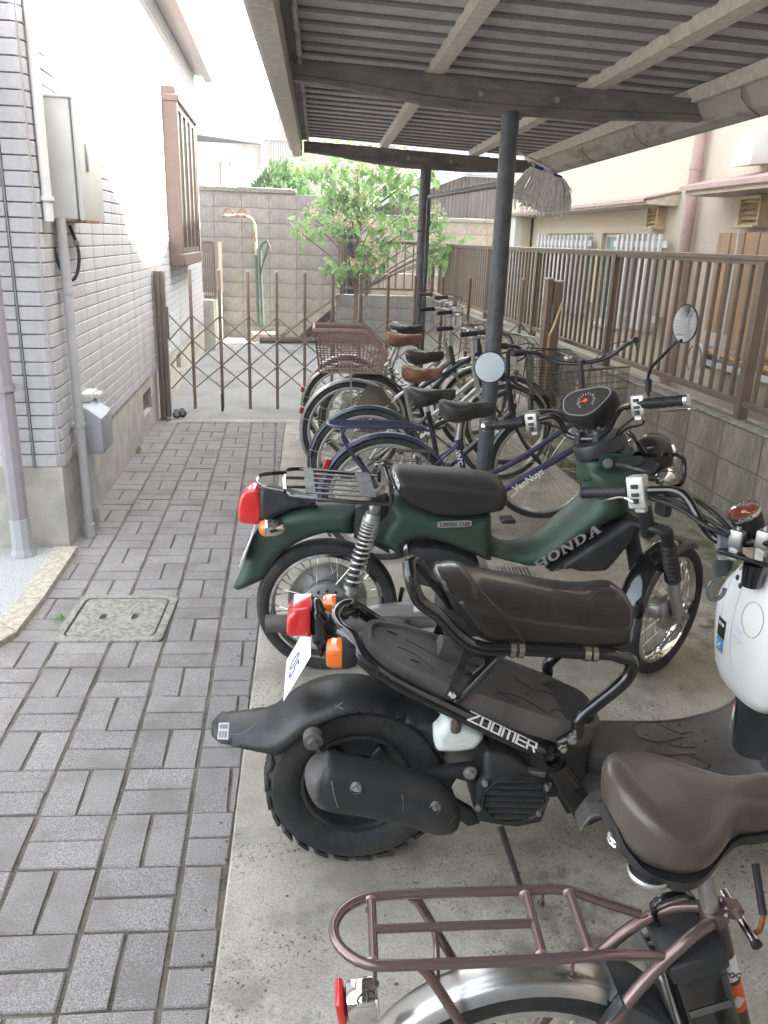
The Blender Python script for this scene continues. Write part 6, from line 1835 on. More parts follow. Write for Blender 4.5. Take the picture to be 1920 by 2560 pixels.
for P in ([(.72,.17),(.8,.12),(.86,.08),(.95,.1)], [(.78,.06),(.84,.02),(.95,.02)], [(.8,-.04),(.9,-.06),(.97,-.03),(.93,.01)], [(.9,.17),(.95,.12),(1.0,.13)], [(.84,-.1),(.92,-.13),(.98,-.1)], [(.9,.06),(.96,.05),(1.0,.08)], [(.72,.1),(.76,.05),(.78,-.02)], [(.76,.13),(.84,.17),(.92,.18)]):
    m = MB(); m.tube([(x, y, .2695) for x, y in smooth(P, .01, False)], .0016, 4); m.build('floor_seam', M_BLACK, fl_)
# steering column shroud and white cover
m = MB()
prof = [(.26, 1.145, .105, .1), (.30, 1.145, .1, .09), (.38, 1.135, .1, .085), (.48, 1.12, .105, .08), (.56, 1.1, .1, .07)]
m.loft([[(cx-rx_*math.cos(a)*(1 if math.cos(a) > 0 else .6), hw_*math.sin(a), z) for a in [2*PI*i/36 for i in range(36)]] for z, cx, hw_, rx_ in prof]); m.build('column_shroud', M_PLAS, zo)
m = MB()
shp = [(.47, .05, 1.075, .04), (.475, .085, 1.07, .055), (.485, .115, 1.068, .06), (.52, .145, 1.065, .065), (.6, .163, 1.062, .07), (.66, .172, 1.06, .07), (.71, .172, 1.06, .068), (.75, .155, 1.062, .064), (.79, .125, 1.066, .06), (.83, .1, 1.07, .055), (.862, .08, 1.075, .05), (.872, .055, 1.078, .03)]
def sup(a, n): 
    c, s = math.cos(a), math.sin(a)
    return (math.copysign(abs(c)**(2/n), c), math.copysign(abs(s)**(2/n), s))
m.loft([[(cx-sup(a, 3.6)[0]*rx_, sup(a, 3.6)[1]*w_, z) for a in [2*PI*i/48 for i in range(48)]] for z, w_, cx, rx_ in shp]); fcv = m.build('front_cover', mat('white_gloss_plastic', (.78,.79,.78), .22, coat=.4), zo)
def xat(y, z):       # rear face of the white cover
    for a, b in zip(shp, shp[1:]):
        if a[0] <= z <= b[0]:
            t = (z-a[0])/(b[0]-a[0]); w_ = a[1]+(b[1]-a[1])*t; cx = a[2]+(b[2]-a[2])*t; rx_ = a[3]+(b[3]-a[3])*t
            s = min(1, abs(y)/w_)**(3.6); return cx-rx_*max(0, 1-s)**(1/3.6)
    return 1.0
def decal(name, y0, y1, z0, z1, m_, par=None, off=.0012, sk=0):
    mb = MB(); rr_ = []
    for i in range(7):
        z = z0+(z1-z0)*i/6
        rr_.append([(xat(y0+(y1-y0)*j/6, z)-off, y0+(y1-y0)*j/6, z+sk*j/6) for j in range(7)])
    mb.sheet(rr_); return mb.build(name, m_, par or fcv, weld=False)
decal('decal', .1, .055, .605, .66, M_PRINTK); decal('decal', .098, .057, .563, .603, mat('blue_decal', (.06,.28,.6), .3))
polytext('decal_lettering', [[(0,0),(.25,0),(.25,1),(0,1)], [(.35,0),(.55,0),(.55,1),(.35,1)], [(.65,0),(1,0),(1,1),(.65,1)]], lambda u, v: Vector((xat(.094-.03*u, .64)-.002, .094-.03*u, .64+.009*v)), M_PRINTW, fcv)
polytext('decal_mark', [[(.1,.2),(.3,.1),(.9,.7),(.8,.9)], [(.1,.7),(.4,.9),(.35,.6)], [(.6,.1),(.9,.2),(.8,.45)]], lambda u, v: Vector((xat(.092-.028*u, .585)-.0025, .092-.028*u, .572+.026*v)), M_PRINTW, fcv)
decal('label', .118, .1, .745, .765, mat('pale_label', (.62,.66,.72), .4)); decal('label', .02, -.02, .66, .675, bpy.data.materials['pale_label']); decal('label', .015, -.03, .635, .648, bpy.data.materials['pale_label'])
decal('emblem', .085, .07, .803, .815, M_STEELG)
for y, z in ((.072, .784), (.045, .772)):
    m = MB(); m.sphere((xat(y, z)-.0, y, z), .0085, 8, (.5, 1, 1)); m.build('cover_screw', M_PLAS, fcv)
wl = [Vector((1.045-.002, .078, .43)), Vector((1.05, .03, .43)), Vector((1.055, .032, .47)), Vector((1.05, .08, .47))]
def shx(y, z): 
    hw_, rx_, cx = .101, .086, 1.131
    return cx-rx_*math.sqrt(max(0, 1-(y/hw_)**2))-.003
def lab(name, y0, y1, z0, z1, m_):
    mb = MB(); mb.sheet([[(shx(y0+(y1-y0)*j/6, (z0+z1)/2)-(z-.43)*0, y0+(y1-y0)*j/6, z) for j in range(7)] for z in (z0, z1)]); return mb.build(name, m_, zo, weld=False)
lab('warning_label', .075, .03, .372, .42, M_WHITE); 
mb = MB(); mb.sheet([[(shx(.075-.045*j/6, .41)-.001, .075-.045*j/6, z) for j in range(7)] for z in (.41, .42)]); mb.build('warning_stripe', M_PRINTO, zo, weld=False)
lab('spec_label', .078, .04, .335, .366, M_PRINTG)
# front wheel, mostly hidden beyond the picture edge
FZ = Vector((1.27, 0, .24)); FZT = Matrix.Rotation(R(38), 4, 'Z')
m = MB(); tyre_mesh(m, .235, .12, .14); m.build('tyre', M_TYRE, zo, T=Matrix.Translation(FZ) @ FZT)
m = MB(); disc(m, [(0, -.04), (.06, -.04), (.13, -.02), (.142, -.045), (.142, .045), (.13, .02), (0, .04)], (0, 0, 0), 36); m.build('wheel_disc', M_PLAS, zo, T=Matrix.Translation(FZ) @ FZT)
m = MB(); m.tube([(1.27, -.09, .24), (1.17, -.08, .62)], .022, 12); m.tube([(1.27, .09, .24), (1.17, .08, .62)], .022, 12); m.tube([(1.17, -.08, .6), (1.17, .08, .6)], .025, 10); m.tube([(1.17, 0, .6), (1.1, 0, .9)], .028, 12); m.build('fork', M_ALU, zo)
# handlebar, clamps, gauge
hbz = smooth([(0.784,0.2,0.985),(0.83,0.16,0.998),(0.848,0.13,0.997),(0.862,0.11,0.98),(0.879,0.08,0.945),(0.905,0.06,0.911),(0.922,0.04,0.9),(0.946,0.02,0.905),(0.976,-0.05,0.931),(0.991,-0.1,0.952),(0.982,-0.16,1.007)], .012, False)
m = MB(); m.tube(hbz, .0125, 14); hz = m.build('handlebar', M_GLOSS, zo)
gz_ = [(0.749,0.25,0.966),(0.651,0.34,0.933)]
a, b = Vector(gz_[0]), Vector(gz_[1])
pts = [a, a+(b-a)*.03, a+(b-a)*.05, a+(b-a)*.06]; rr = [.022, .022, .022, .0165]
for k in range(24): pts.append(a+(b-a)*(.07+.88*k/23)); rr.append(.0168 if k % 2 else .0158)
pts += [a+(b-a)*.955, a+(b-a)]; rr += [.0175, .0165]
m = MB(); m.tube(pts, rr, 16); m.build('grip', M_BLACK, hz)
sw = [(0.765,0.22,0.976)]
dZ = b-a
T_ = swbox(sw[0], dZ, hz, (.05, .045, .09), mat('pale_alloy', (.58,.58,.56), .35, metal=.3))
m = MB(); m.tube(smooth([(0.743,0.19,0.956),(0.725,0.22,0.959),(0.704,0.27,0.937),(0.692,0.3,0.925)], .012, False), .006, 8, flat=.6); m.build('brake_lever', M_CHROME, hz)
m = MB()
for P in ([(0.79,0.2,0.964),(0.831,0.16,0.959),(0.856,0.1,0.953),(0.881,0.04,0.939),(0.937,0,0.924)], [(0.83,0.2,0.977),(0.885,0.15,0.978),(0.91,0.08,0.965),(0.946,0.03,0.928),(0.947,0,0.919)], [(0.784,0.2,0.969),(0.844,0.17,0.968),(0.87,0.12,0.957),(0.899,0.06,0.947),(0.925,0,0.934)]):
    m.tube(smooth(P, .015, False), .0065, 8)
m.build('cables', M_BLACK, hz)
m = MB(); m.box([(0.843,0.22,0.925)][0], (.03, .05, .04), (0, 0, .3), .012, 2); m.build('horn', M_BLACK, hz)
for c in [(0.944,0,0.924),(0.981,-0.055,0.942)]:
    c = Vector(c)
    m = MB(); m.box(c, (.034, .034, .045), (0, 0, .7), .005, 2); m.lathe([(0, .008), (.007, .008), (.007, 0)], 6, Matrix.Translation(c+Vector((0, .0, .023)))); m.box(c-Vector((0, 0, .04)), (.03, .03, .04), (0, 0, .7), .005); m.build('bar_clamp', M_ALU, hz)
m = MB(); m.box(Vector([(0.976,-0.04,0.887)][0]), (.07, .17, .012), (0, 0, .7), .003); m.lathe([(.028, 0), (.024, -.06)], 16, Matrix.Translation([(0.985,-0.03,0.866)][0])); m.build('top_bridge', M_GLOSS, zo)
gc = Vector([(0.959,0.02,0.987)][0]); gn = Vector((-.55, -.05, .83)).normalized()
m = MB(); m.lathe([(.03, -.07), (.034, -.05), (.039, -.01), (.04, 0)], 30, Matrix.Translation(gc) @ rot_to(gn)); m.lathe([(0, -.07), (.03, -.07)], 16, Matrix.Translation(gc) @ rot_to(gn)); gg = m.build('speedometer', M_BLACK, zo)
m = MB(); m.lathe([(.034, .0), (.036, .006), (.041, .006), (.0425, 0), (.0405, -.006)], 36, Matrix.Translation(gc) @ rot_to(gn)); m.build('bezel', M_CHROME, gg)
m = MB(); m.lathe([(0, .0), (.035, .0)], 30, Matrix.Translation(gc) @ rot_to(gn)); m.build('dial', mat('amber_dial', (.14,.035,.02), .35), gg)
x1 = gn.cross(Vector((0, 1, 0))).normalized(); y1 = gn.cross(x1)
m = MB()
for k in range(13):
    a_ = R(-120+k*20); d_ = x1*math.cos(a_)+y1*math.sin(a_); m.tube([gc+d_*.025+gn*.001, gc+d_*.031+gn*.001], .0009, 4)
stuff(m.build('dial_marks', mat('pink_print', (.6,.25,.18), .5), gg))
m = MB(); m.tube([gc+gn*.002, gc+gn*.002+y1*.022-x1*.006], [.002, .001], 5); m.lathe([(0, .003), (.005, .002), (.006, 0)], 12, Matrix.Translation(gc) @ rot_to(gn)); m.build('needle', bpy.data.materials['pink_print'], gg)
# strap with carrying hook, hanging from the bar: a thing of its own
Tz = zo.matrix_basis
def w_(p): return Matrix.Translation((.19, 1.795, 0)) @ Matrix.Rotation(R(-2.6), 4, 'Z') @ Vector(p)
hk = Vector([(0.924,0.035,0.9)][0]); hw_ = w_(hk)
ho = thing('carrying_hook', 'grey strap and plastic hook hanging from the scooter handlebar', 'hook', tuple(hw_))
m = MB(); m.tube([(-.012, 0, 0), (.018, -.005, 0)], .021, 16, flat=1); m.box((-.0, -.02, -.03), (.034, .006, .05), (0.1, 0, 0), .002); m.build('strap', mat('grey_webbing', (.17,.17,.19), .8, bump=.4, bscale=500), ho)
m = MB(); m.box((0.0, -.023, -.038), (.026, .005, .02), None, .001); m.build('strap_tab', mat('pale_velcro', (.42,.46,.42), .9), ho)
m = MB(); m.prism([(-.024, -.04), (.024, -.04), (.024, -.065), (.014, -.085), (-.014, -.085), (-.024, -.065)], -.03, -.012, b=.004); m.build('buckle', mat('slate_plastic', (.06,.07,.08), .35), ho)
m = MB(); m.tube(smooth([(.0, -.02, -.08), (-.0, -.02, -.092), (-.022, -.02, -.105), (-.026, -.02, -.13), (-.012, -.02, -.152), (.008, -.02, -.15), (.018, -.02, -.135), (.02, -.02, -.122)], .006, False), .0055, 10); m.build('hook', mat('smoke_plastic', (.1,.11,.13), .2, coat=.5), ho)
# seat
so_ = [(0.18,0.836),(0.207,0.836),(0.246,0.837),(0.291,0.822),(0.429,0.796),(0.575,0.776),(0.651,0.781),(0.67,0.777),(0.679,0.752),(0.679,0.727),(0.679,0.695),(0.668,0.672),(0.635,0.661),(0.576,0.655),(0.438,0.663),(0.369,0.67),(0.301,0.677),(0.259,0.701),(0.22,0.753),(0.194,0.798),(0.18,0.821)]
m = MB(); m.puff(so_, .135, .045, .011); se = m.build('seat', M_SEATG, zo)
sp_ = [(0.257,0.12,0.811),(0.269,0.07,0.807),(0.283,0.01,0.799),(0.306,-0.04,0.782),(0.337,-0.09,0.758),(0.362,-0.12,0.737),(0.385,-0.135,0.707)]
m = MB()
from mathutils.bvhtree import BVHTree
bt_ = BVHTree.FromPolygons([v.co[:] for v in se.data.vertices], [tuple(q.vertices) for q in se.data.polygons])
cz_ = Matrix.Rotation(R(2.6), 4, 'Z') @ (Vector((0, 0, 1.6))-Vector((.19, 1.795, 0)))
sw_ = [bt_.ray_cast(cz_, (Vector(q)-cz_).normalized())[0] for q in smooth(sp_, .012, False)]
m.tube([q for q in sw_ if q], .003, 6); m.build('piping', M_BLACK, se)
m = MB(); m.prism([(.2, .7), (.5, .7), (.5, .75), (.2, .75)], -.1, .1, b=.01); m.build('seat_base', M_PLAS, zo)
# lights and plate
lo3 = [(-0.181,0.728),(-0.176,0.735),(-0.168,0.742),(-0.166,0.755),(-0.124,0.757),(-0.122,0.674),(-0.169,0.675),(-0.183,0.685)]
m = MB(); m.prism(lo3, -.046, .046, b=.011, seg=3); tl_ = m.build('tail_light', M_RED, zo)
m = MB(); m.prism([(-0.165,0.673),(-0.136,0.673),(-0.137,0.675),(-0.165,0.676)], -.03, .03); m.build('plate_lamp', M_CLEAR, tl_)
m = MB(); m.puff([(-0.121,0.752),(-0.112,0.757),(-0.096,0.741),(-0.058,0.673),(-0.058,0.65),(-0.078,0.641),(-0.095,0.611),(-0.107,0.62),(-0.111,0.641),(-0.121,0.655)], .05, .03, .01, flat=.4); m.build('lamp_bracket', M_GLOSS, zo)
for pr, s in (([(-0.049,-0.11,0.669),(-0.08,-0.11,0.671),(-0.017,-0.11,0.668)], -1), ([(-0.059,0.11,0.682),(-0.093,0.11,0.684),(-0.028,0.11,0.681)], 1)):
    c, e, o_ = [Vector(p) for p in pr]
    d_ = (e-c)
    m = MB(); T = Matrix.Translation(c) @ Matrix.Rotation(0, 4, 'Z')
    m.loft([[(c.x+t, c.y+k*.034*sup(a, 3)[0], c.z+k*.034*sup(a, 3)[1]) for a in [2*PI*i/24 for i in range(24)]] for t, k in ((0, 1), (.012, 1), (.03, .85), (.042, .5), (.045, .2))]); sg = m.build('turn_signal', M_PLAS, zo)
    m = MB(); m.loft([[(c.x+t, c.y+k*.034*sup(a, 3.2)[0], c.z+k*.034*sup(a, 3.2)[1]) for a in [2*PI*i/24 for i in range(24)]] for t, k in ((-.001, .99), (-.022, .97), (-.034, .85), (-.038, .6))]); m.build('lens', M_AMB, sg)
    m = MB(); m.tube([(c.x+.03, c.y, c.z-.01), (c.x+.06, c.y*.9, c.z-.02)], .009, 8); m.build('stalk', M_PLAS, sg)
pc = Vector([(-0.156,-0,0.593)][0])
Tn = Matrix.Translation(pc) @ Matrix.Rotation(R(-62), 4, 'Y')
m = MB(); m.box((0, 0, 0), (.14, .2, .0015), None, .0006); pn_ = m.build('number_plate', M_WHITE, zo, T=Tn)
zt = (Tn.to_3x3() @ Vector((1, 0, 0))); zt = zt if zt.z > 0 else -zt
text('plate_digits', '05', .08, Tn @ Vector((-.045 if (Tn.to_3x3() @ Vector((1,0,0))).z > 0 else .055, .035, .0012)), (0, -1, 0), zt, M_PRINTB, pn_, bold=.0002)
# lettering on the lower tube
ta, tb_ = Vector([(0.256,-0.14,0.51)][0]), Vector([(0.427,-0.14,0.416)][0])
tu = tb_-ta; tp = Vector((-tu.z, 0, tu.x)).normalized()
def onT(u, v):
    th = R(36+(v-.5)*58)
    return ta+tu*(u/W_)+(Vector((0, -math.cos(th), 0))+tp*math.sin(th))*.0225
ps, W_ = strokes([Zz, Oo, Oo, Mm, Ee, Rr], .17, .24)
ps = [[tuple(p) for p in smooth(P, 9)] for P in ps]
polytext('lettering', ps, onT, M_WHITE, fr_)

M_SEAMSHADE = mat('seam_shade_line', (.42,.43,.43), .5)  # pale grey lines: seams, and painted shading along the cover's ridges
for P in ([(.1, .81), (.094, .7), (.086, .6), (.075, .52)], [(.035, .83), (.03, .7), (.02, .6), (.0, .54)], [(.095, .82), (.06, .835), (.0, .84), (-.06, .835)]):
    m = MB(); m.tube([(xat(y, z)-.0002, y, z) for y, z in smooth(P, .01, False)], .0009, 4); m.build('seam_shade_line', M_SEAMSHADE, fcv, weld=False)
m = MB(); m.tube([(xat(-.05+.045*math.cos(a), .72+.045*math.sin(a))-.0004, -.05+.045*math.cos(a), .72+.045*math.sin(a)) for a in [2*PI*k/28 for k in range(28)]], .0016, 5, closed=True); m.build('cap_recess', M_SEAMSHADE, fcv, weld=False)
# scuffs lying on the plastic
def scuff(ob, pts, r=.0012, mt=None):
    bt = BVHTree.FromPolygons([v.co[:] for v in ob.data.vertices], [tuple(q.vertices) for q in ob.data.polygons])
    L = [bt.ray_cast(cz_, (Vector(q)-cz_).normalized())[0] for q in smooth(pts, .01, False)]
    L = [q for q in L if q]
    if len(L) > 1:
        m = MB(); m.tube(L, r, 4, flat=.4); return m.build('scuff', mt or M_SCUFF, ob, weld=False)
M_SCUFF = mat('scuff_mark', (.2,.195,.185), .6, noise=.4, nscale=200)
scuff(rf, [(-0.322,-0.08,0.427),(-0.297,-0.08,0.428),(-0.276,-0.08,0.441),(-0.261,-0.08,0.457)], .0012)
scuff(rf, [(-0.198,-0.05,0.476),(-0.185,-0.05,0.483)]); scuff(rf, [(-0.063,-0.08,0.507),(-0.042,-0.08,0.495)], .003); scuff(rf, [(-0.063,-0.08,0.498),(-0.042,-0.08,0.517)], .002)
scuff(mu, [(-0.071,-0.2,0.374),(-0.065,-0.2,0.335),(-0.055,-0.2,0.296)], .0018); scuff(mu, [(0.099,-0.2,0.333),(0.104,-0.2,0.306),(0.103,-0.2,0.28)], .0012); scuff(mu, [(0.219,-0.2,0.232),(0.234,-0.2,0.262)], .0008)
# ---------------------------------------------------------------- bicycles
M_SADB = mat('black_saddle', (.035,.033,.031), .5, bump=.2, bscale=200, noise=.15, nscale=15)
M_SADR = mat('brown_saddle', (.23,.105,.07), .5, bump=.2, bscale=200, noise=.12, nscale=15)
M_SADG = mat('dark_brown_vinyl', (.078,.062,.054), .3, coat=.2, bump=.25, bscale=300)
M_SILF = mat('dull_silver', (.5,.5,.48), .35, metal=.7, noise=.08, nscale=20)
M_MAUVE = mat('mauve_metallic', (.21,.145,.14), .24, metal=.65, coat=.3)
M_WIRE = mat('dusty_wire', (.11,.1,.08), .6, metal=.3)
M_TAPE = mat('yellow_tape', (.5,.42,.17), .7)
M_TAG = mat('paper_tag', (.62,.6,.55), .8)
M_WICK = mat('brown_plastic_weave', (.27,.18,.15), .5, noise=.12, nscale=30)
def saddle_rings(L, W, H, nose=.024, n=22, kick=.018, k=36):
    rings = []
    for i in range(n+1):
        t = i/n
        x = L*(t-.42)
        # width along the saddle, rear to nose
        if t < .32: w = W*math.sqrt(max(.0, 1-((.32-t)/.335)**2.4))
        else:
            s = min(1, (t-.32)/.42); s = s*s*(3-2*s); w = W+(nose*1.05-W)*s
        if t > .93: w *= math.sqrt(max(.05, 1-((t-.93)/.075)**2))
        zc = kick*max(0, (.35-t)/.35)**1.5+.006*max(0, (t-.8)/.2)
        h = H*(1 if t > .1 else .6+.4*math.sqrt(t/.1))
        if t > .9: h *= 1-.35*(t-.9)/.1
        h = h*(1-.25*max(0, min(1, (t-.3)/.4)))
        if t < .015: w = max(w, W*.3)
        ring = []
        for j in range(k):
            a = 2*PI*j/k
            c, s_ = sup(a, 2.5)
            if s_ >= 0: z = zc+s_*h*.38
            else: z = zc+s_*h*.85
            sp = 1 if s_ > -.3 else 1
            ring.append((x, c*w*(1 if s_ >= 0 else (1-.10*abs(s_))), z))
        rings.append(ring)
    return rings
def rotpts(m, k0, T):
    m.v[k0:] = [tuple(T @ Vector(v)) for v in m.v[k0:]]
def bar_shape(kind):
    if kind == 'cruiser':      # swept back with a rise
        return [(-.15, .3, .065), (-.03, .275, .07), (.03, .22, .055), (.045, .13, .005), (.04, .05, -.01), (.04, 0, -.01)]
    if kind == 'flat':
        return [(-.03, .28, .02), (0, .2, .015), (.02, .08, .0), (.02, 0, 0)]
    return [(-.17, .25, .02), (-.06, .24, .03), (.02, .2, .03), (.05, .12, .005), (.04, .05, -.0), (.04, 0, 0)]
def wire_basket(par, name, x0, x1, y0, y1, z0, z1, T, mtl, step=.03, r=.0016, taper=.82):
    m = MB()
    def P(u, v, t):
        k = taper+(1-taper)*t
        return ((x0+x1)/2+(u-.5)*(x1-x0)*k, (y0+y1)/2+(v-.5)*(y1-y0)*k, z0+(z1-z0)*t)
    nx = max(3, int((x1-x0)/step)); ny = max(3, int((y1-y0)/step)); nz = max(3, int((z1-z0)/(step*1.15)))
    for i in range(nx+1):
        for v in (0, 1): m.tube([P(i/nx, v, 0), P(i/nx, v, 1)], r, 4)
        m.tube([P(i/nx, 0, 0), P(i/nx, 1, 0)], r, 4)
    for i in range(ny+1):
        for u in (0, 1): m.tube([P(u, i/ny, 0), P(u, i/ny, 1)], r, 4)
        m.tube([P(0, i/ny, 0), P(1, i/ny, 0)], r, 4)
    for i in range(nz+1):
        t = i/nz
        m.tube([P(0, 0, t), P(1, 0, t), P(1, 1, t), P(0, 1, t)], r if i < nz else r*2.6, 4, closed=True)
    m.v = [tuple(T @ Vector(v)) for v in m.v]
    return stuff(m.build(name, mtl, par, weld=False))
def make_bike(label, x, y, Rw=.335, yaw=-2.6, fcol=None, fend=None, sad=None, sz=.85, sx=.36, frame='low', wb=1.08, steer=0, bars='cruiser', barm=None, barz=1.02,
              rack=None, basket=None, tapes=False, tagged=False, guard=None, grips=None, sadw=.085, reflector=True, gripcol=None, tall=0, dyn=False, fx=0):
    b = thing('bicycle', label, 'bicycle', (x, y, 0), R(yaw), 'bicycles parked under the canopy')
    fcol = fcol or M_SILF; fend = fend or M_SILF; barm = barm or M_SILF
    wheel(b, 'rear', (0, 0, Rw), Rw, .036, Rw-.042, 36, hub=.018, hubw=.07, rimm=M_SILF)
    m = MB(); m.tube([(0, -.06, Rw), (0, .06, Rw)], .009, 10); m.tube([(0, -.032, Rw), (0, .032, Rw)], .019, 14); disc(m, [(.0, -.04), (.045, -.042), (.045, -.038), (.0, -.036)], (0, 0, Rw), 20); m.build('rear_hub', M_SILF, b)
    m = MB(); fender_mesh(m, 0, 0, Rw+.022, .056, 25, 215, 40, .016); m.build('rear_mudguard', fend, b, T=Matrix.Translation((0, 0, Rw)))
    m = MB()
    for s in (-1, 1): m.tube([(0, s*.055, Rw), ((Rw+.02)*math.cos(R(165)), s*.03, Rw+(Rw+.02)*math.sin(R(165)))], .0025, 5)
    m.build('mudguard_stay', M_SILF, b)
    # frame
    bb = Vector((.45, 0, Rw-.055)); st0 = Vector((.36, 0, .62)); hd0 = Vector((.86+fx, 0, .66)); hd1 = Vector((.82+fx, 0, .84+tall)); wb += fx
    m = MB()
    m.tube([bb, Vector((.355, 0, .66))], .0155, 12)
    if frame == 'low':
        m.tube(smooth([hd0, (.7, 0, .5), (.55, 0, .33), bb], .03, False), .017, 12)
        m.tube(smooth([hd0+Vector((-.01, 0, .07)), (.68, 0, .58), (.52, 0, .44), (.41, 0, .43)], .03, False), .013, 12)
    elif frame == 'step':
        m.tube(smooth([hd0, (.66, 0, .42), bb], .03, False), .0185, 12); m.tube(smooth([hd1+Vector((.012, 0, -.05)), (.62, 0, .52), (.385, 0, .42)], .03, False), .0145, 12)
    elif frame == 'v':
        m.tube([hd0, bb], .019, 12); m.tube([hd1+Vector((.01, 0, -.05)), (.375, 0, .56)], .014, 12)
    else:
        m.tube([hd0, bb], .017, 12); m.tube([hd1+Vector((.01, 0, -.04)), (.355, 0, .64)], .014, 12)
    for s in (-1, 1):
        m.tube([bb+Vector((-.02, s*.02, 0)), (.05, s*.052, Rw-.0)], .008, 8)
        m.tube([(.355, s*.018, .63), (.2, s*.04, .50), (0, s*.056, Rw)], .007, 8)
    m.tube([hd0+Vector((.01, 0, -.03)), hd1], .019, 14)
    m.tube([bb+Vector((0, -.036, 0)), bb+Vector((0, .036, 0))], .02, 14)
    m.build('frame', fcol, b)
    # cranks
    m = MB(); disc(m, [(.072, -.05), (.083, -.05), (.083, -.046), (.072, -.046), (.072, -.05)], bb, 30)
    for k in range(5):
        a = 2*PI*k/5; m.tube([bb+Vector((0, -.048, 0)), bb+Vector((.075*math.cos(a), -.048, .075*math.sin(a)))], .006, 6)
    m.build('chainring', M_WIRE, b)
    ca_ = R(random.uniform(0, 360))
    for s in (-1, 1):
        e = bb+Vector((math.cos(ca_)*.165*s, s*.075, math.sin(ca_)*.165*s))
        m = MB(); m.tube([bb+Vector((0, s*.06, 0)), e], .008, 8); c_ = m.build('crank', M_SILF, b)
        m = MB(); m.box(e+Vector((0, s*.05, 0)), (.075, .085, .022), None, .006); m.build('pedal', M_PLAS, c_)
    if guard:
        m = MB(); m.prism([(-.06, Rw-.05), (.3, Rw-.16), (.54, Rw-.14), (.55, Rw+.02), (.44, Rw+.05), (0, Rw+.045), (-.06, Rw)], -.062, -.052, b=.003); m.build('chain_guard', guard, b)
    else:
        m = MB(); m.tube([bb+Vector((0, -.048, .08)), (0, -.04, Rw+.035)], .004, 5); m.tube([bb+Vector((0, -.048, -.08)), (0, -.04, Rw-.035)], .004, 5); m.build('chain', M_WIRE, b)
    # seat
    sv = Vector((sx, 0, sz))
    m = MB(); m.tube([(.357, 0, .64), (sx-.005, 0, sz-.075)], .0125, 12); m.tube([(sx-.02, 0, sz-.08), (sx+.02, 0, sz-.08)], .014, 10); m.build('seat_post', M_SILF, b)
    m = MB(); k0 = 0; m.loft(saddle_rings(.28, sadw*1.05, .085, nose=.026, kick=.024)); sd_ = m.build('saddle', sad or M_SADB, b, T=Matrix.Translation((sx, 0, sz-.04)) @ Matrix.Rotation(R(-4), 4, 'Y'))
    m = MB()
    for s in (-1, 1):
        m.tube(smooth([(sx-.1, s*.05, sz-.06), (sx-.02, s*.022, sz-.08), (sx+.09, s*.012, sz-.055)], .02, False), .0035, 5)
        q = []
        for k in range(33): q.append((sx-.085+.016*math.cos(k*.8), s*.045+.016*math.sin(k*.8), sz-.05-.04*k/32))
        m.tube(q, .0025, 4)
    m.build('saddle_springs', M_WIRE, sd_)
    if tapes:
        m = MB()
        pts = [(sx-.105, .05, sz), (sx-.09, .0, sz+.006), (sx-.02, -.03, sz+.0), (sx+.03, -.055, sz-.02)]
        m.tube(smooth(pts, .01, False), .009, 6, flat=.25, up=(0, 0, 1)); m.tube(smooth([(sx-.105, .05, sz), (sx-.115, -.03, sz-.02), (sx-.095, -.06, sz-.04)], .01, False), .008, 6, flat=.25, up=(0, 0, 1)); m.build('tape', M_TAPE, sd_)
    if tagged:
        m = MB(); m.box((sx-.06, .0, sz+.014), (.05, .035, .0015), (.25, .2, .3)); m.build('paper_tag', M_TAG, sd_, ang=0)
    # steering assembly
    ax_ = (hd1-hd0).normalized()
    TS = Matrix.Translation(hd0) @ Matrix.Rotation(R(steer), 4, ax_) @ Matrix.Translation(-hd0)
    fh = Vector((wb, 0, Rw))
    m = MB()
    for s in (-1, 1): m.tube(smooth([hd0+Vector((.01, s*.045, -.06)), (.97+fx, s*.05, .45), fh+Vector((0, s*.05, 0))], .04, False), [.0115]*1+[.0105]*40 if False else .0105, 8)
    m.tube([hd0+Vector((.01, -.05, -.055)), hd0+Vector((.01, .05, -.055))], .014, 8); m.tube([hd0+Vector((.0, 0, -.06)), hd1+Vector((-.0, 0, .02))], .012, 8)
    m.build('fork', fcol if frame != 'low' else barm, b, T=TS)
    for o in wheel(b, 'front', fh, Rw, .036, Rw-.042, 36, hub=.016, hubw=.07, rimm=M_SILF): o.data.transform(TS)
    m = MB(); m.tube([fh+Vector((0, -.05, 0)), fh+Vector((0, .05, 0))], .008, 8); m.tube([fh+Vector((0, -.03, 0)), fh+Vector((0, .03, 0))], .018, 12); m.build('front_hub', M_SILF, b, T=TS)
    m = MB(); fender_mesh(m, 0, 0, Rw+.02, .054, 30, 190, 36, .016); m.build('front_mudguard', fend, b, T=TS @ Matrix.Translation(fh))
    stem = hd1+Vector((-.015, 0, barz-hd1.z))
    m = MB(); m.tube([hd1, stem], .013, 10); m.tube([stem+Vector((-.0, 0, 0)), stem+Vector((.045, 0, .0))], .014, 10); m.build('stem', barm, b, T=TS)
    bs_ = bar_shape(bars)
    half = [Vector(p)+stem for p in bs_]
    full = half+[Vector((p.x, -(p.y), p.z)) for p in half[-2::-1]]
    m = MB(); m.tube(smooth(full, .015, False), .011, 10); hb_ = m.build('handlebar', barm, b, T=TS)
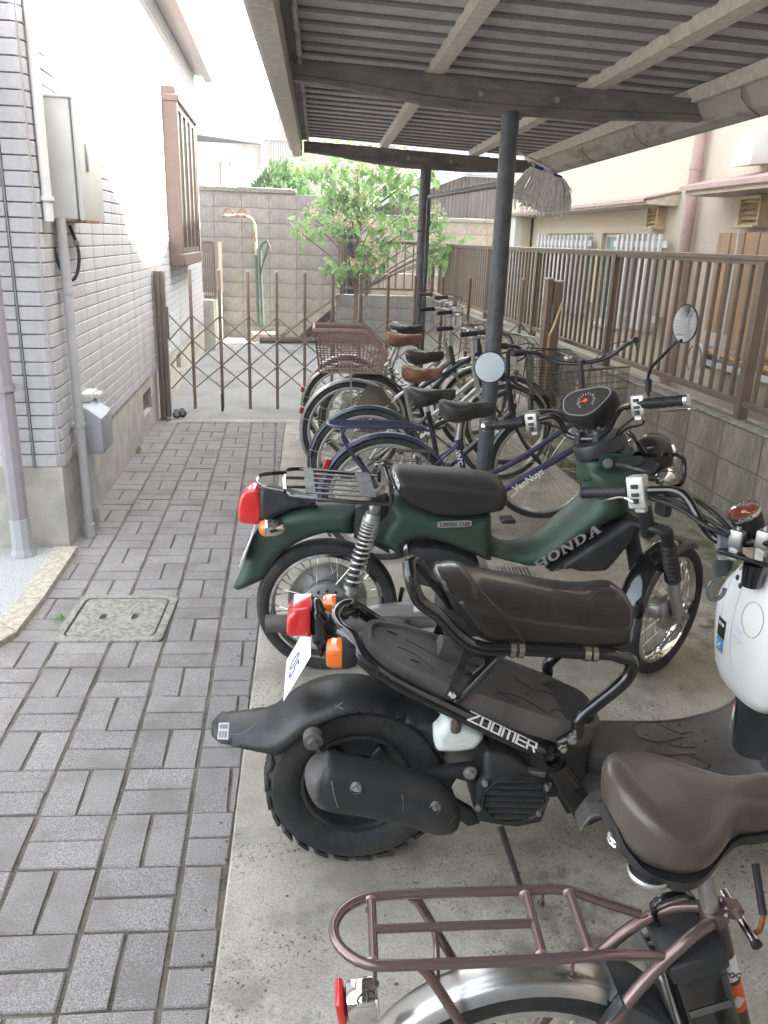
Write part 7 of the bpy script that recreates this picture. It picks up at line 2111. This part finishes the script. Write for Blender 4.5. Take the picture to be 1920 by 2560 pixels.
    for s in (1, -1):
        a = Vector((half[0].x, s*half[0].y, half[0].z)); c = Vector((half[1].x, s*half[1].y, half[1].z))
        d = (c-a).normalized()
        pts = [a-d*.005]; rr = [.0145]
        for k in range(11): pts.append(a+d*(.11*k/10)); rr.append(.0165 if k % 2 else .0152)
        m = MB(); m.tube(pts, rr, 12); m.build('grip', gripcol or M_BLACK, hb_, T=TS)
        lv = [a+d*.13+Vector((.015, 0, -.005)), a+d*.1+Vector((.03, 0, -.025)), a+d*.03+Vector((.025, 0, -.04))]
        m = MB(); m.tube(smooth(lv, .02, False), .005, 6); m.build('brake_lever', barm if barm is not M_PLAS else M_BLACK, hb_, T=TS)
    m = MB()
    for s in (-1, 1): m.tube(smooth([half[1]*1+Vector((0, -half[1].y+s*half[1].y, 0)), stem+Vector((.12, s*.12, .06)), stem+Vector((.11, s*.02, -.05)), hd0+Vector((.03, 0, .03))], .03, False), .0025, 5)
    m.build('brake_cables', M_BLACK, b, T=TS)
    m = MB(); m.sphere(stem+Vector((-.0, .06, .018)), .022, 8, (1, 1, .7)); m.build('bell', M_SILF, b, T=TS)
    if basket == 'wire':
        wire_basket(b, 'front_basket', .93+fx, 1.2+fx, -.17, .17, .80, 1.02, TS, M_WIRE)
    if basket == 'silver':
        wire_basket(b, 'front_basket', .93+fx, 1.2+fx, -.17, .17, .80, 1.02, TS, mat('pale_wire', (.42,.41,.36), .5, metal=.4) if 'pale_wire' not in bpy.data.materials else bpy.data.materials['pale_wire'])
    if basket:
        m = MB(); m.tube([(.93+fx, 0, .79), (1.16+fx, 0, .78), fh+Vector((0, .055, 0))], .004, 6); m.tube([(1.16+fx, 0, .78), fh+Vector((0, -.055, 0))], .004, 6); m.build('basket_stay', M_WIRE, b, T=TS)
    if dyn:
        m = MB(); m.lathe([(0, .03), (.03, .028), (.033, 0), (.02, -.04), (0, -.045)], 16, Matrix.Translation((1.04+fx, 0, .74)) @ rot_to((1, 0, 0))); m.build('lamp', M_PLAS, b, T=TS)
    if rack:
        z = Rw*2+.06
        m = MB()
        for s in (-1, 1): m.tube(smooth([(.2, s*.03, z-.02), (.1, s*.06, z), (-.25, s*.065, z), (-.3, s*.04, z), (-.305, 0, z)], .02, False), .008, 8)
        for s in (-.02, .02): m.tube([(.12, s, z), (-.3, s, z)], .005, 6)
        for x_ in (.08, -.1, -.24): m.tube([(x_, -.062, z-.004), (x_, .062, z-.004)], .004, 6)
        m.tube([(.2, -.03, z-.02), (.2, .03, z-.02)], .005, 6); m.tube([(.2, 0, z-.02), (.34, 0, .6)], .005, 6)
        for s in (-1, 1): m.tube(smooth([(-.22, s*.065, z-.005), (-.235, s*.07, z-.05), (-.14, s*.066, z-.2), (0, s*.062, Rw)], .03, False), .0085, 8)
        m.build('rack', rack, b)
    if reflector:
        c = Vector(((Rw+.03)*math.cos(R(158)), 0, Rw+(Rw+.03)*math.sin(R(158))))
        m = MB(); m.lathe([(0, .016), (.024, .014), (.026, 0), (.02, -.02), (0, -.025)], 16, Matrix.Translation(c) @ rot_to((-1, 0, .1))); r_ = m.build('reflector', M_REDD, b)
    m = MB(); m.tube([(.02, .06, Rw), (-.06, .09, .0)], .007, 6); m.build('kickstand', M_SILF, b)
    return b
M_BLUE = mat('violet_blue_paint', (.05,.05,.1), .35, metal=.3, coat=.2)
M_NAVY = mat('dark_blue_fender', (.05,.065,.08), .3, metal=.4, coat=.2)
M_BFR = mat('black_frame', (.025,.025,.027), .3, coat=.3)
M_GFR = mat('dark_green_frame', (.035,.055,.035), .35, coat=.2)
M_NFR = mat('navy_frame', (.02,.022,.045), .35, coat=.3)
b1 = make_bike('violet blue bicycle with a slim blue rear rack right behind the green motorcycle', .53, 3.9, fcol=M_BLUE, fend=M_BLUE, sz=.86, sx=.37, frame='step', steer=60, bars='cruiser', barm=M_BFR, barz=1.07, rack=M_BLUE, basket='wire', wb=1.1, dyn=True, fx=.17)
m = MB(); m.box((-.31, 0, .52), (.03, .06, .07), (0, .25, 0), .005); m.build('rear_reflector', M_REDD, b1)
m = MB(); wire_basket(b1, 'side_basket', .03, .2, -.11, -.08, .38, .62, Matrix.Identity(4), M_WIRE, step=.035)
p0, p1 = Vector((1.03, -.021, .66)), Vector((.45, -.021, .24))
text('lettering', 'VanNuys', .05, p0.lerp(p1, .62)+Vector((.0, -.002, -.012)), p0-p1, (-.5, 0, 1), M_WHITE, b1, bold=.001)
q0, q1 = Vector((.355, -.0165, .62)), Vector((.45, -.0165, .3))
text('seat_tube_lettering', "VN'C", .035, q0+Vector((-.012, -.001, -.02)), q1-q0, (1, 0, .3), M_WHITE, b1, bold=.0008)
b2 = make_bike('bicycle with black frame, dark blue mudguards and smooth black saddle', .5, 4.6, fcol=M_BFR, fend=M_NAVY, sz=.8, sx=.35, frame='v', steer=-6, bars='cruiser', barm=M_BFR, barz=1.02, basket='wire', reflector=False)
text('lettering', 'EAGLE', .05, Vector((.86, -.02, .66)).lerp(Vector((.45, -.02, .28)), .45)+Vector((0, -.001, -.015)), (.41, 0, .38), (-.5, 0, 1), M_WHITE, b2, bold=.001)
b3 = make_bike('bicycle carrying a brown plastic basket over its silver rear mudguard', .48, 5.42, Rw=.345, fcol=M_SILF, fend=M_SILF, sad=M_SADR, sz=.80, sx=.45, frame='low', steer=10, bars='city', barm=M_SILF, barz=1.02, tapes=True, tagged=True, basket='silver', dyn=True)
m = MB(); m.prism([(.06, .33), (.03, .55), (.1, .68), (.2, .66), (.3, .5), (.33, .4), (.2, .34)], -.04, -.036, b=.001); m.build('skirt_guard', mat('smoky_plastic', (.13,.1,.075), .3, alpha=.75), b3)
m = MB()
for s in (-1, 1): m.tube([(0, s*.07, .345), (-.02, s*.09, .77)], .006, 6)
for s in (-1, 1): m.tube([(-.2, s*.09, .765), (.3, s*.09, .76)], .006, 6)
m.tube([(.3, -.09, .76), (.3, .09, .76)], .006, 6); m.build('rack', M_SILF, b3)
# woven plastic basket
bk = thing('plastic_basket', 'brown woven plastic basket with dropped front rim on the rear of a bicycle', 'basket', (.47, 5.42, .775), R(-2.6))
zt_ = lambda x: .27 if x < .08 else .27-.17*min(1, (x-.08)/.17)
def bP(u, v, t):
    k = .86+.14*t
    x = -.255+u*.48
    xx = -.015+(x+.015)*k; yy = (v-.5)*.36*k
    return Vector((xx, yy, t*zt_(x)))
m = MB()
for i in range(20):
    for v in (0, 1): m.tube([bP(i/19, v, 0), bP(i/19, v, 1)], .0026, 4)
for i in range(13):
    for u in (0, 1): m.tube([bP(u, i/12, 0), bP(u, i/12, 1)], .0026, 4)
for k in range(17):
    t = k/17
    for v in (0, 1):
        L_ = [bP(i/24, v, t)+Vector((0, .0022*(1 if (i+k) % 2 else -1), 0)) for i in range(25)]; m.tube(L_, .0022, 4)
    for u in (0, 1): m.tube([bP(u, i/12, t) for i in range(13)], .0022, 4)
for i in range(16): m.tube([bP(i/15, 0, 0), bP(i/15, 1, 0)], .003, 4)
stuff(m.build('weave', M_WICK, bk, weld=False))
m = MB(); L_ = [bP(i/20, 0, 1) for i in range(21)]+[bP(1, j/8, 1) for j in range(1, 9)]+[bP(1-i/20, 1, 1) for i in range(1, 21)]+[bP(0, 1-j/8, 1) for j in range(1, 8)]
m.tube(L_, .011, 8, closed=True, flat=1.4, up=(0, 0, 1)); m.build('rim', M_WICK, bk)
m = MB(); L_ = [bP(i/10, 0, 0) for i in range(11)]+[bP(1-i/10, 1, 0) for i in range(11)]; m.tube(L_, .008, 6, closed=True); m.build('base_rim', M_WICK, bk)
b4 = make_bike('bicycle with dark navy top tube lettering and taped black saddle', .62, 5.85, fcol=M_NFR, fend=M_BFR, sz=.86, sx=.4, frame='v', steer=-4, bars='flat', barm=M_BFR, barz=1.0, tapes=True, tagged=True, tall=.06, gripcol=None, reflector=False)
text('lettering', 'BRIDGESTONE', .05, Vector((.45, -.021, .28)).lerp(Vector((.86, -.02, .66)), .12)+Vector((0, -.001, -.015)), (.41, 0, .38), (-.5, 0, 1), M_WHITE, b4, bold=.001)
b5 = make_bike('bicycle with dark green frame and taped tan brown saddle beside the rear post', .5, 6.3, fcol=M_GFR, fend=M_SILF, sad=M_SADR, sz=.93, sx=.43, frame='low', steer=8, bars='city', barm=M_SILF, barz=1.08, tapes=True, basket='silver', tagged=True)
b6 = make_bike('furthest bicycle in the row with upright silver handlebar and taped black saddle', .55, 6.8, fcol=M_SILF, fend=M_SILF, sz=.95, sx=.46, frame='low', steer=5, bars='cruiser', barm=M_SILF, barz=1.12, tapes=True, tagged=True, gripcol=mat('brown_grip', (.1,.05,.035), .6), reflector=False)

# ---------------------------------------------------------------- front bicycle
fg = thing('electric_bicycle', 'mauve electric bicycle with wide brown saddle and tubular rear rack nearest the camera', 'bicycle', (.376, .90, 0), R(-2.6))
RF = .262
wheel(fg, 'rear', (0, 0, RF+.003), RF, .048, .205, 32, hub=.03, hubw=.07, rimm=M_SILF)
m = MB(); fender_mesh(m, 0, 0, RF+.028, .07, -32, 170, 60, .024, .002); mg = m.build('rear_mudguard', mat('satin_steel', (.55,.54,.52), .28, metal=1, noise=.03, nscale=8), fg, T=Matrix.Translation((0, 0, RF)))
m = MB(); m.tube([(0, -.055, RF), (0, .055, RF)], .009, 12); disc(m, [(0, -.045), (.03, -.045), (.033, -.03), (.033, .03), (.03, .045), (0, .045)], (0, 0, RF), 24); m.build('rear_hub', M_ALU, fg)
rz = .635
def ft(n_, pts, r, mt=M_MAUVE, par=None, n=14, **k):
    m = MB(); m.tube(pts, r, n, **k); return m.build(n_, mt, par or fg)
outer = [(.075, .058, rz)]+[(.06, .062, rz), (-.0, .064, rz), (-.22, .064, rz), (-.262, .058, rz), (-.295, .035, rz), (-.308, 0, rz), (-.295, -.035, rz), (-.262, -.06, rz), (-.22, -.064, rz), (-.0, -.064, rz), (.05, -.062, rz)]
outer = [(.175, .032, .612), (.12, .048, .622)]+outer[1:]+[(.1, -.054, .627), (.15, -.044, .612), (.19, -.034, .598)]
rk = ft('rack', smooth(outer, .012, False), .0078)
for x in (-.252, -.008, .062): ft('rack_crossbar', [(x, -.062, rz), (x+.004, .062, rz)], .007, par=rk)
for x in (-.252, -.008, .062):
    for s in (-1, 1):
        m = MB(); m.sphere((x+.002*s, s*.0555, rz), .0102, 6, (1, .5, .9)); m.build('weld_bead', mat('weld_mauve', (.34,.24,.22), .35, metal=.6) if 'weld_mauve' not in bpy.data.materials else bpy.data.materials['weld_mauve'], rk)
ft('rack_bar', [(-.25, .0, rz), (-.006, .0, rz)], .0068, par=rk)
for x, s in ((-.25, -1), (-.25, 1), (.035, -1), (.025, 1)):
    m = MB(); m.tube([(x, s*.064, rz-.006), (x, s*.066, rz-.028)], .0032, 8); m.tube([(x, s*.066, rz-.028), (x, s*.066, rz-.032)], .0062, 10); m.build('rack_hook', M_MAUVE, rk)
for s in (-1, 1):
    ft('rack_leg', smooth([(-.185, s*.064, rz-.004), (-.172, s*.066, rz-.02), (0, s*.058, RF+.02)], .02, False), .0078)
ft('fender_bridge', smooth([(-.16, .06, rz-.04), (-.155, .0, rz-.02), (-.16, -.06, rz-.04)], .01, False), .005)
# seat stays merging at the lug, chain stays, seat tube
for s in (-1, 1):
    ft('seat_stay', smooth([(.262, s*.016, .64), (.225, s*.03, .625), (.17, s*.042, .575), (.12, s*.05, .50), (0, s*.058, RF+.005)], .02, False), .0098)
    ft('chain_stay', smooth([(.42, s*.03, .24), (.3, s*.045, .25), (.0, s*.058, RF)], .03, False), .0095)
stb = Vector((.42, 0, .24)); stt_ = Vector((.27, 0, .655))
ft('seat_tube', [stb, stt_], .0165, mat('dark_mauve', (.06,.04,.04), .3, metal=.4, coat=.3), n=20)
ft('seat_lug', [stt_-Vector((-.008, 0, .022)), stt_+Vector((0, 0, .0))], .0215, n=20)
m = MB(); m.box(stt_+Vector((.028, 0, -.005)), (.035, .028, .022), (0, .3, 0), .004); m.build('seat_clamp', M_MAUVE, fg)
m = MB(); m.tube([stt_+Vector((.04, .04, -.012)), stt_+Vector((.045, -.05, -.02))], .007, 14); q_ = m.build('clamp_bolt', M_CHROME, fg)
m = MB(); m.tube([stt_+Vector((.045, -.05, -.02)), stt_+Vector((.0455, -.056, -.0205))], .0082, 14); m.build('bolt_cap', M_BLACK, fg)
ft('quick_lever', smooth([stt_+Vector((.045, -.03, -.025)), stt_+Vector((.062, -.03, -.02)), stt_+Vector((.07, -.02, .0))], .008, False), .004, M_RUST)
ft('lever_handle', [stt_+Vector((.07, -.02, 0)), stt_+Vector((.075, .03, .05))], .006, M_BLACK)
ft('seat_post', [stt_-Vector((0, 0, .01)), stt_+Vector((-.058, 0, .16))], .0135, M_ALU, n=20)
sxv = Vector((.222, .045, .805))
m = MB(); m.loft(saddle_rings(.285, .11, .095, nose=.034, n=34, kick=.022, k=56)); sdl = m.build('saddle', M_SADG, fg, T=Matrix.Translation(sxv+Vector((.0, 0, .008))) @ Matrix.Rotation(R(3), 4, 'Z'))
m = MB(); rr_ = saddle_rings(.288, .111, .095, nose=.035, n=34, kick=.022, k=56)
low = []
for r_ in rr_:
    low.append([(p[0], p[1], p[2]) for p in r_])
m.loft([[(x, y*.84, min(p[2] for p in r_)+(.016 if z > -.02 else -.003)) for x, y, z in r_] for r_ in rr_])
m.build('saddle_base', M_PLAS, sdl, T=Matrix.Translation(sxv+Vector((0, 0, .008))) @ Matrix.Rotation(R(3), 4, 'Z'))
for s in (1,):
    q = []
    for k in range(60): q.append((sxv.x-.065+.02*math.cos(k*.6), sxv.y+s*.055+.02*math.sin(k*.6), sxv.z-.06-.05*k/59))
    m = MB(); m.tube(q, .003, 5); m.build('saddle_spring', M_CHROME, sdl)
m = MB(); m.lathe([(0, 0), (.03, 0), (.032, .006), (.03, .01)], 20, Matrix.Translation(sxv+Vector((-.07, -.06, -.072)))); m.build('spring_cap', M_SILF, sdl)
for k, (z0, z1, mt) in enumerate(((.62, .66, M_WHITE), (.5, .6, M_PRINTO))):
    a = stt_.lerp(stb, .22+.13*k); c = stt_.lerp(stb, .33+.16*k)
    m = MB(); m.tube([a, c], .0169, 20, cap=False); lb = m.build('label_band', mt, fg)
text('label_text', 'POC', .014, stt_.lerp(stb, .30)+Vector((-.014, -.0175, 0)), (1, 0, -.1), (-.3, 0, 1), M_PRINTK, fg)
m = MB(); c = stt_.lerp(stb, .43); m.box(c+Vector((.0, -.0172, 0)), (.016, .001, .02), (0, .35, 0)); m.build('label_window', M_TAG, fg, ang=0)
# battery behind the seat tube
BT = Matrix.Translation((.285, 0, .46)) @ Matrix.Rotation(R(-20), 4, 'Y')
m = MB(); m.box((.0, 0, -.04), (.085, .1, .32), None, .016, 3); bt = m.build('battery', M_GLOSS, fg, T=BT)
m = MB(); m.box((0, 0, .135), (.092, .104, .035), None, .008, 2); m.build('battery_cap', M_PLAS, bt, T=BT)
m = MB(); m.tube(smooth([(-.03, .03, .145), (-.03, .03, .19), (-.01, .03, .2), (.03, .03, .19), (.035, .03, .15)], .01, False), .008, 8, flat=.6); m.build('battery_handle', M_GLOSS, bt, T=BT)
m = MB(); m.box((-.0, -.0515, .05), (.065, .002, .014), None, .0008); m.build('battery_gauge', M_PLASG, bt, T=BT)
m = MB(); m.box((-.055, -.0, -.04), (.008, .06, .3), None, .003); m.build('battery_rail', M_ALU, fg, T=BT)
# ring lock and rear brake
lk = []
for k in range(15):
    a = R(36+k*2.1); lk.append(((RF+.012)*math.cos(a), (RF+.012)*math.sin(a)))
m = MB()
m.prism([(x*1.085, z*1.085) for x, z in lk]+[(x*.83, z*.83) for x, z in lk[::-1]], -.058, -.036, b=.005, M=Matrix.Translation((0, 0, RF)))
m.prism([(x*1.085, z*1.085) for x, z in lk]+[(x*1.0, z*1.0) for x, z in lk[::-1]], -.036, .045, b=.004, M=Matrix.Translation((0, 0, RF)))
m.build('ring_lock', mat('lock_grey', (.07,.075,.08), .35, metal=.3), fg)
m = MB(); disc(m, [(0, -.062), (.008, -.062), (.009, -.055)], ((RF*.93)*math.cos(R(39)), 0, RF+(RF*.93)*math.sin(R(39))), 12); m.build('lock_rivet', M_CHROME, fg)
m = MB(); m.prism([(.13, .48), (.165, .5), (.19, .45), (.185, .38), (.155, .36), (.14, .4)], .04, .046, b=.001); m.build('stay_plate', M_MAUVE, fg)
# chain wheel on the far side and cranks
bbk = Vector((.42, 0, .235))
m = MB(); m.lathe([(.04, -.01), (.085, -.01), (.09, 0), (.085, .01), (.04, .01), (.04, -.01)], 32, Matrix.Translation(bbk+Vector((0, -.07, 0))) @ RY()); m.build('chain_cover', M_PLAS, fg)
for s, e in ((1, Vector((-.13, .09, .17))), (-1, Vector((.13, -.09, -.17)))):
    m = MB(); m.tube([bbk+Vector((0, s*.07, 0)), bbk+e*.9], .011, 8, flat=.6); ck = m.build('crank', M_ALU, fg)
    m = MB(); pc_ = bbk+e+Vector((0, s*.05, 0))
    for dx in (-.032, .032): m.box(pc_+Vector((dx, 0, 0)), (.016, .095, .024), (0, -.3, 0), .003)
    for k in range(5): m.box(pc_+Vector((0, -.04+k*.02, 0)), (.06, .006, .014), (0, -.3, 0))
    m.build('pedal', M_PLASG, ck)
m = MB(); m.box(Vector((.16, .16, .4)), (.1, .1, .03), (0, -.35, .1), .008)
# tail lamp on the mudguard
tc = Vector([(-0.262,0,0.48)][0])
m = MB(); m.box(tc+Vector((.0, 0, .012)), (.05, .05, .055), (0, R(-8), 0), .01, 2); tl2 = m.build('tail_lamp', M_CHROME, fg)
m = MB(); m.box(tc+Vector((-.032, 0, .006)), (.014, .052, .064), (0, R(-8), 0), .006, 2); m.build('lens', M_RED, tl2)
m = MB(); m.tube([(.42, 0, .24), (.75, 0, .42), (.95, 0, .7), (.92, 0, .95)], .022, 14); m.build('down_tube', M_MAUVE, fg)
m = MB(); m.tube([(.0, -.075, RF-.02), (.08, -.1, .005)], .008, 8); m.build('stand', M_ALU, fg)
# ---------------------------------------------------------------- warm hazy air
hz_ = MB(); hz_.bx(-85, 85, -25, 105, -1.3, 12)
hm = bpy.data.materials.new('haze_air'); hm.use_nodes = True
nt = hm.node_tree; nt.nodes.clear()
o_ = nt.nodes.new('ShaderNodeOutputMaterial'); pv = nt.nodes.new('ShaderNodeVolumePrincipled')
pv.inputs['Density'].default_value = .0045
pv.inputs['Color'].default_value = (.96, .97, 1, 1)
nt.links.new(pv.outputs[0], o_.inputs['Volume'])
stuff(hz_.build('haze', hm, ang=0))
bpy.context.view_layer.update()
